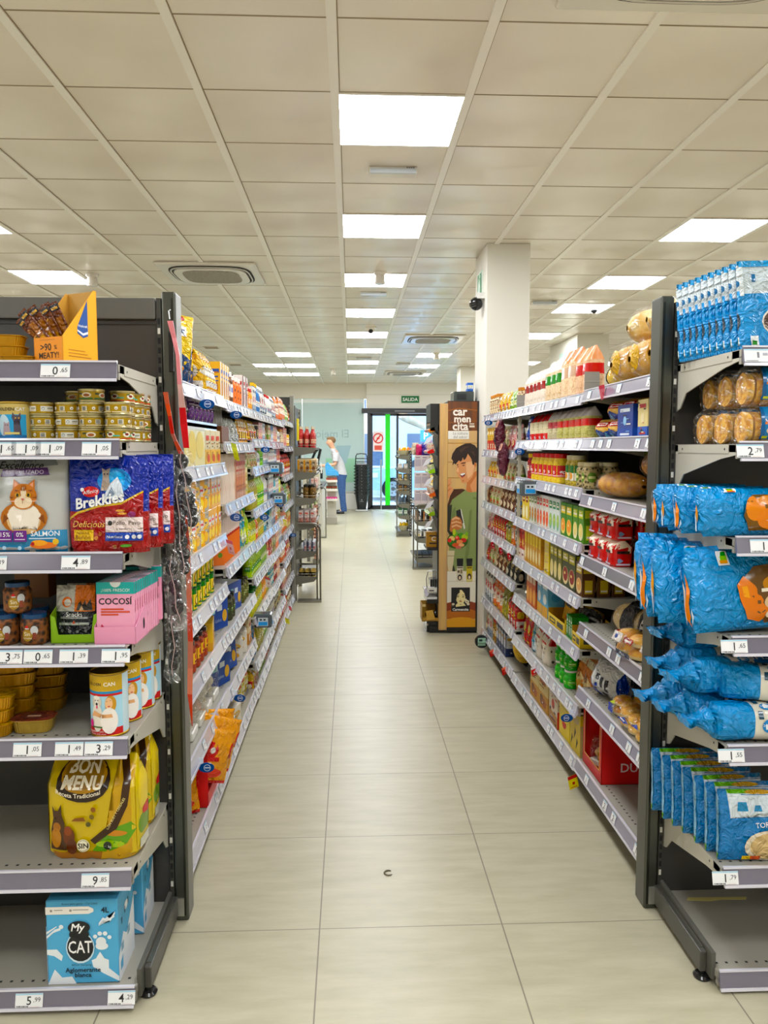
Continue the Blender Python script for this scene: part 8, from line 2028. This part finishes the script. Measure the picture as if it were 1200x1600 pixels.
for r_, z in enumerate((1.36, 1.14, .92)):
    for c_ in range(3):
        put(blister('c9bfc0', 'a8a0a8'), (.86+c_*.085, 9.93-.012*c_, z-.10), .06*(c_-1), f'greyish hanging blister pack, {("upper", "middle", "lower")[r_]} row, {_ordw[c_]} from the aisle on the right rack', 'blister pack', 'hanging blister packs on the right rack')
for k in range(6): put(carton(.10, .012, .09, 'ead9a0' if k % 2 else 'f0e2b8', (('r', .05, .0, .95, .3, 'e8b83a'),), name='yellow_card'), (1.06, 9.85, 1.42-k*.1), .1, f'cream card with yellow foot, {_ordw[k]} down the hanging strip on the right rack', 'card', 'cream and yellow cards hanging in a strip')
for k, (x, y, z, c, c2, w) in enumerate(((.98, 10.0, 1.45, '3a2a8c', '5a4ab0', 'violet'), (1.08, 9.98, 1.46, 'c8c0c8', 'e8e0e8', 'silver'), (.90, 10.05, 1.44, 'c82a6a', 'e04a8a', 'magenta'), (.84, 10.1, 1.46, 'd8ccb8', 'b8a890', 'beige'), (1.0, 9.9, 1.52, 'b8a8c8', '8a7a9a', 'lilac'))):
    put(pouch(.13, .09, .16, c, (('r', .2, .3, .8, .6, c2),), name='toy_bag', wr=.012, seed=k+1, g=4, shape='pillow'), (x, y, z), .3*k, f'puffy {w} bag on top of the right rack', 'bag')
hoop(1.12, .80, 9.86, .83, 'pair of curved grey pipes guarding the right rack', dx=.055)
rack('R', 1.03, 13.55, 14.4, 1.50, .21, [1.40, 1.17, .97, .79, .56, .36, .08], 'slim black rack with small sloping trays near the doors on the right', {
    1: [('white soft pack', 'pack', box(.09, .06, .10, 'e0dcd8', 'band', 'b8b0b0', 'e8e4e0', '8a8a88'), .1, 3, .09)], 2: [('brown coffee sachet box', 'box', box(.08, .06, .12, '8a7a50', 'photo', 'd8c8a0', '5a4a2c', 'e8d8b0'), .09, 3, .09)],
    3: [('dark brown snack box', 'box', box(.08, .06, .11, '4a3420', 'photo', 'a8803c', '6a4a2c', 'c8a060'), .09, 3, .09)], 4: [('white and slate bottle', 'bottle', bottle(.03, .16, '5a6a7a', 'e8e8e8', n=10), .07, 4, .08)],
    5: [('green carton', 'carton', box(.08, .06, .13, '1f6a44', 'label', 'e8ece8', '2a8a5a', 'c8d8c8'), .09, 3, .09)]})
def bowl_of(c, label, x, y, z, r=.12):
    e = empty('fruit_bowl', (x, y, z), label, 'bowl')
    mb = MB(); mb.lathe([(r*.5, 0), (r*.8, .04), (r, .10), (r*1.02, .10), (r*.78, .035), (r*.3, .006)], mat('b8b49a', 'gloss'), 20, (x, y, z), cap=False); mb.obj('bowl_shell', e)
    rnd = random.Random(3); mb = MB()
    for k in range(22):
        a, q = rnd.uniform(0, 2*PI), rnd.uniform(0, r*.8)
        mb.ball((x+q*math.cos(a), y+q*math.sin(a), z+.08+rnd.uniform(0, .05)), (.016, .016, .035), mat(c, 'gloss'), 8, 5)
    mb.obj('contents', e)
bowl_of('f0b41c', 'bowl heaped with yellow orange sweets on top of the slim black rack', .93, 13.66, 1.405)
bowl_of('e8c82a', 'small bowl of yellow items at the foot of the slim black rack', .93, 13.66, .085, .09)
put(box(.10, .06, .05, 'd87a68', 'band', 'f0e0d8', 'c84a3c', 'e8b0a0'), (1.06, 13.62, 1.50), 0, 'pink sweets carton at the top corner of the slim black rack', 'carton')
hoop(1.02, .80, 13.45, .84, 'curved pipe guarding the slim black rack', n=1)

# ------------------------------------------------------------------ the cashier
def skin_mesh(name, verts, edges, radii, m, parent, root=0, sub=2):
    me = bpy.data.meshes.new(name); me.from_pydata([Vector(v) for v in verts], edges, [])
    me.materials.append(m)
    for p in me.polygons: p.use_smooth = True
    o = bpy.data.objects.new(name, me); COL.objects.link(o)
    o.parent = parent
    o.location = -Vector(parent['_o'])
    mod = o.modifiers.new('skin', 'SKIN'); mod.use_smooth_shade = True
    sv = me.skin_vertices[0].data
    for i, r in enumerate(radii):
        sv[i].radius = r if isinstance(r, tuple) else (r, r)
    sv[root].use_root = True
    s2 = o.modifiers.new('subsurf', 'SUBSURF'); s2.levels = sub; s2.render_levels = sub
    return o
CY = 18.3
p_ = empty('person', (-.22, CY, 0), 'person in a pale grey polo shirt and blue jeans bending over the till', 'person')
SKN = mat('e0a684', 'skin'); SHT = mat('c9c9cc', 'cloth', 'b9b9be', 60); JN = mat('2a4a7c', 'cloth', '3a5c90', 50); 
V = [(-.24, CY, .95), (-.26, CY, 1.12), (-.31, CY, 1.30), (-.355, CY, 1.43), (-.395, CY, 1.505), (-.43, CY, 1.565), (-.465, CY, 1.64), (-.475, CY, 1.70), (-.46, CY, 1.755)]
Rr = [.085, .08, .085, .06, .045, (.055, .055), (.10, .082), (.115, .092), (.088, .074)]
E_ = [(0, 1), (1, 2), (2, 3), (3, 4), (4, 5), (5, 6), (6, 7), (7, 8)]
def chain(st_, pts):
    i = st_
    for (v, r) in pts:
        V.append(v); Rr.append(r); E_.append((i, len(V)-1)); i = len(V)-1
    return i
chain(6, [((-.535, CY, 1.60), (.045, .045))])                                   # jaw, chin forward
for s in (-1, 1):
    chain(0, [((-.24, CY+s*.09, .88), .075), ((-.21, CY+s*.10, .50), .068), ((-.17, CY+s*.11, .11), .046), ((-.25, CY+s*.115, .045), .04), ((-.34, CY+s*.12, .035), .032)])
    w = chain(3, [((-.34, CY+s*.15, 1.40), .05), ((-.36, CY+s*.23, 1.16), .043), ((-.60, CY+s*.19, 1.13), .029), ((-.65, CY+s*.175, 1.13), .034)])
    for f in range(4):
        chain(w, [((-.70, CY+s*(.15+.017*f), 1.135), .010), ((-.735-.006*(f % 2), CY+s*(.148+.018*f), 1.118), .009), ((-.75-.004*(f == 1), CY+s*(.147+.018*f), 1.095), .008)])
    chain(w, [((-.655, CY+s*.145, 1.115), .012), ((-.69, CY+s*.125, 1.10), .010)])
skin_mesh('body', V, E_, Rr, SKN, p_)
def sub_chain(name, V2, E2, R2, m): return skin_mesh(name, V2, E2, R2, m, p_)
def cloth(name, tubes, m):
    mb = MB(); n = 20
    for rings in tubes:      # each ring: centre, radius forwards, radius sideways, lean
        R = []
        for (cx, cy, cz), rx, ry, ln in rings:
            R.append([(cx+rx*math.cos(2*PI*i/n), cy+ry*math.sin(2*PI*i/n), cz+ln*math.cos(2*PI*i/n)+.003*math.sin(7*i+cz*60)) for i in range(n)])
        for q, w in zip(R, R[1:]): mb.add(q+w, [(i, (i+1) % n, n+(i+1) % n, n+i) for i in range(n)], m, True)
        mb.add(R[-1], [tuple(range(n))], m)
    return mb.obj(name, p_)
tr_ = [((-.235, CY, .93), .150, .185, -.02), ((-.24, CY, 1.0), .145, .178, -.03), ((-.265, CY, 1.12), .142, .172, -.05), ((-.295, CY, 1.25), .145, .185, -.07), ((-.325, CY, 1.35), .135, .20, -.08), ((-.35, CY, 1.42), .115, .205, -.08), ((-.375, CY, 1.47), .09, .16, -.06), ((-.395, CY, 1.505), .065, .08, -.03)]
sl_ = [[((-.345, CY+s*.15, 1.44), .07, .075, 0), ((-.34, CY+s*.20, 1.40), .075, .07, 0), ((-.345, CY+s*.22, 1.33), .072, .066, 0), ((-.352, CY+s*.228, 1.24), .068, .062, 0)] for s in (1, -1)]
cloth('polo_shirt', [tr_]+sl_, SHT)
cloth('jeans', [[((-.232, CY, 1.0), .125, .155, 0), ((-.23, CY, .90), .145, .175, 0), ((-.225, CY, .82), .12, .16, 0)]]+[[((-.228, CY+s*.085, .90), .115, .095, 0), ((-.22, CY+s*.09, .78), .105, .09, 0), ((-.205, CY+s*.10, .50), .08, .075, 0), ((-.185, CY+s*.105, .28), .07, .068, 0), ((-.165, CY+s*.11, .10), .072, .066, 0), ((-.17, CY+s*.11, .06), .075, .066, 0)] for s in (1, -1)], JN)
for s in (-1, 1):
    sub_chain('shoe', [(-.145, CY+s*.11, .045), (-.25, CY+s*.115, .042), (-.35, CY+s*.12, .036)], [(0, 1), (1, 2)], [.055, .05, .038], mat('2a2c30', 'gloss'))
mb = MB(); mb.ball((-.443, CY, 1.722), (.098, .088, .085), mat('8a6a44', 'cloth', '6a4e30', 80), 18, 12); mb.ball((-.50, CY, 1.765), (.062, .07, .035), mat('8a6a44', 'cloth', '6a4e30', 80), 14, 8); mb.obj('hair', p_)
def sph(name, c, r, m): 
    mb = MB(); mb.ball(c, r, m, 10, 6); mb.obj(name, p_)
for s in (-1, 1):
    sph('ear', (-.458, CY+s*.083, 1.675), (.02, .01, .03), SKN); sph('eye', (-.553, CY+s*.032, 1.685), .009, mat('f0ece8', 'gloss')); sph('iris', (-.560, CY+s*.032, 1.683), .005, mat('3a2a20', 'gloss')); sph('eyebrow', (-.562, CY+s*.034, 1.705), (.008, .02, .004), mat('7a5a38', 'cloth'))
sph('nose', (-.566, CY, 1.660), (.015, .011, .018), SKN); sph('mouth', (-.570, CY, 1.618), (.008, .022, .005), mat('b86a60', 'skin'))
mb = MB(); mb.lathe([(.07, 0), (.082, .012), (.07, .03), (.062, .03)], SHT, 18, (-.405, CY, 1.49), cap=False); mb.obj('collar', p_)
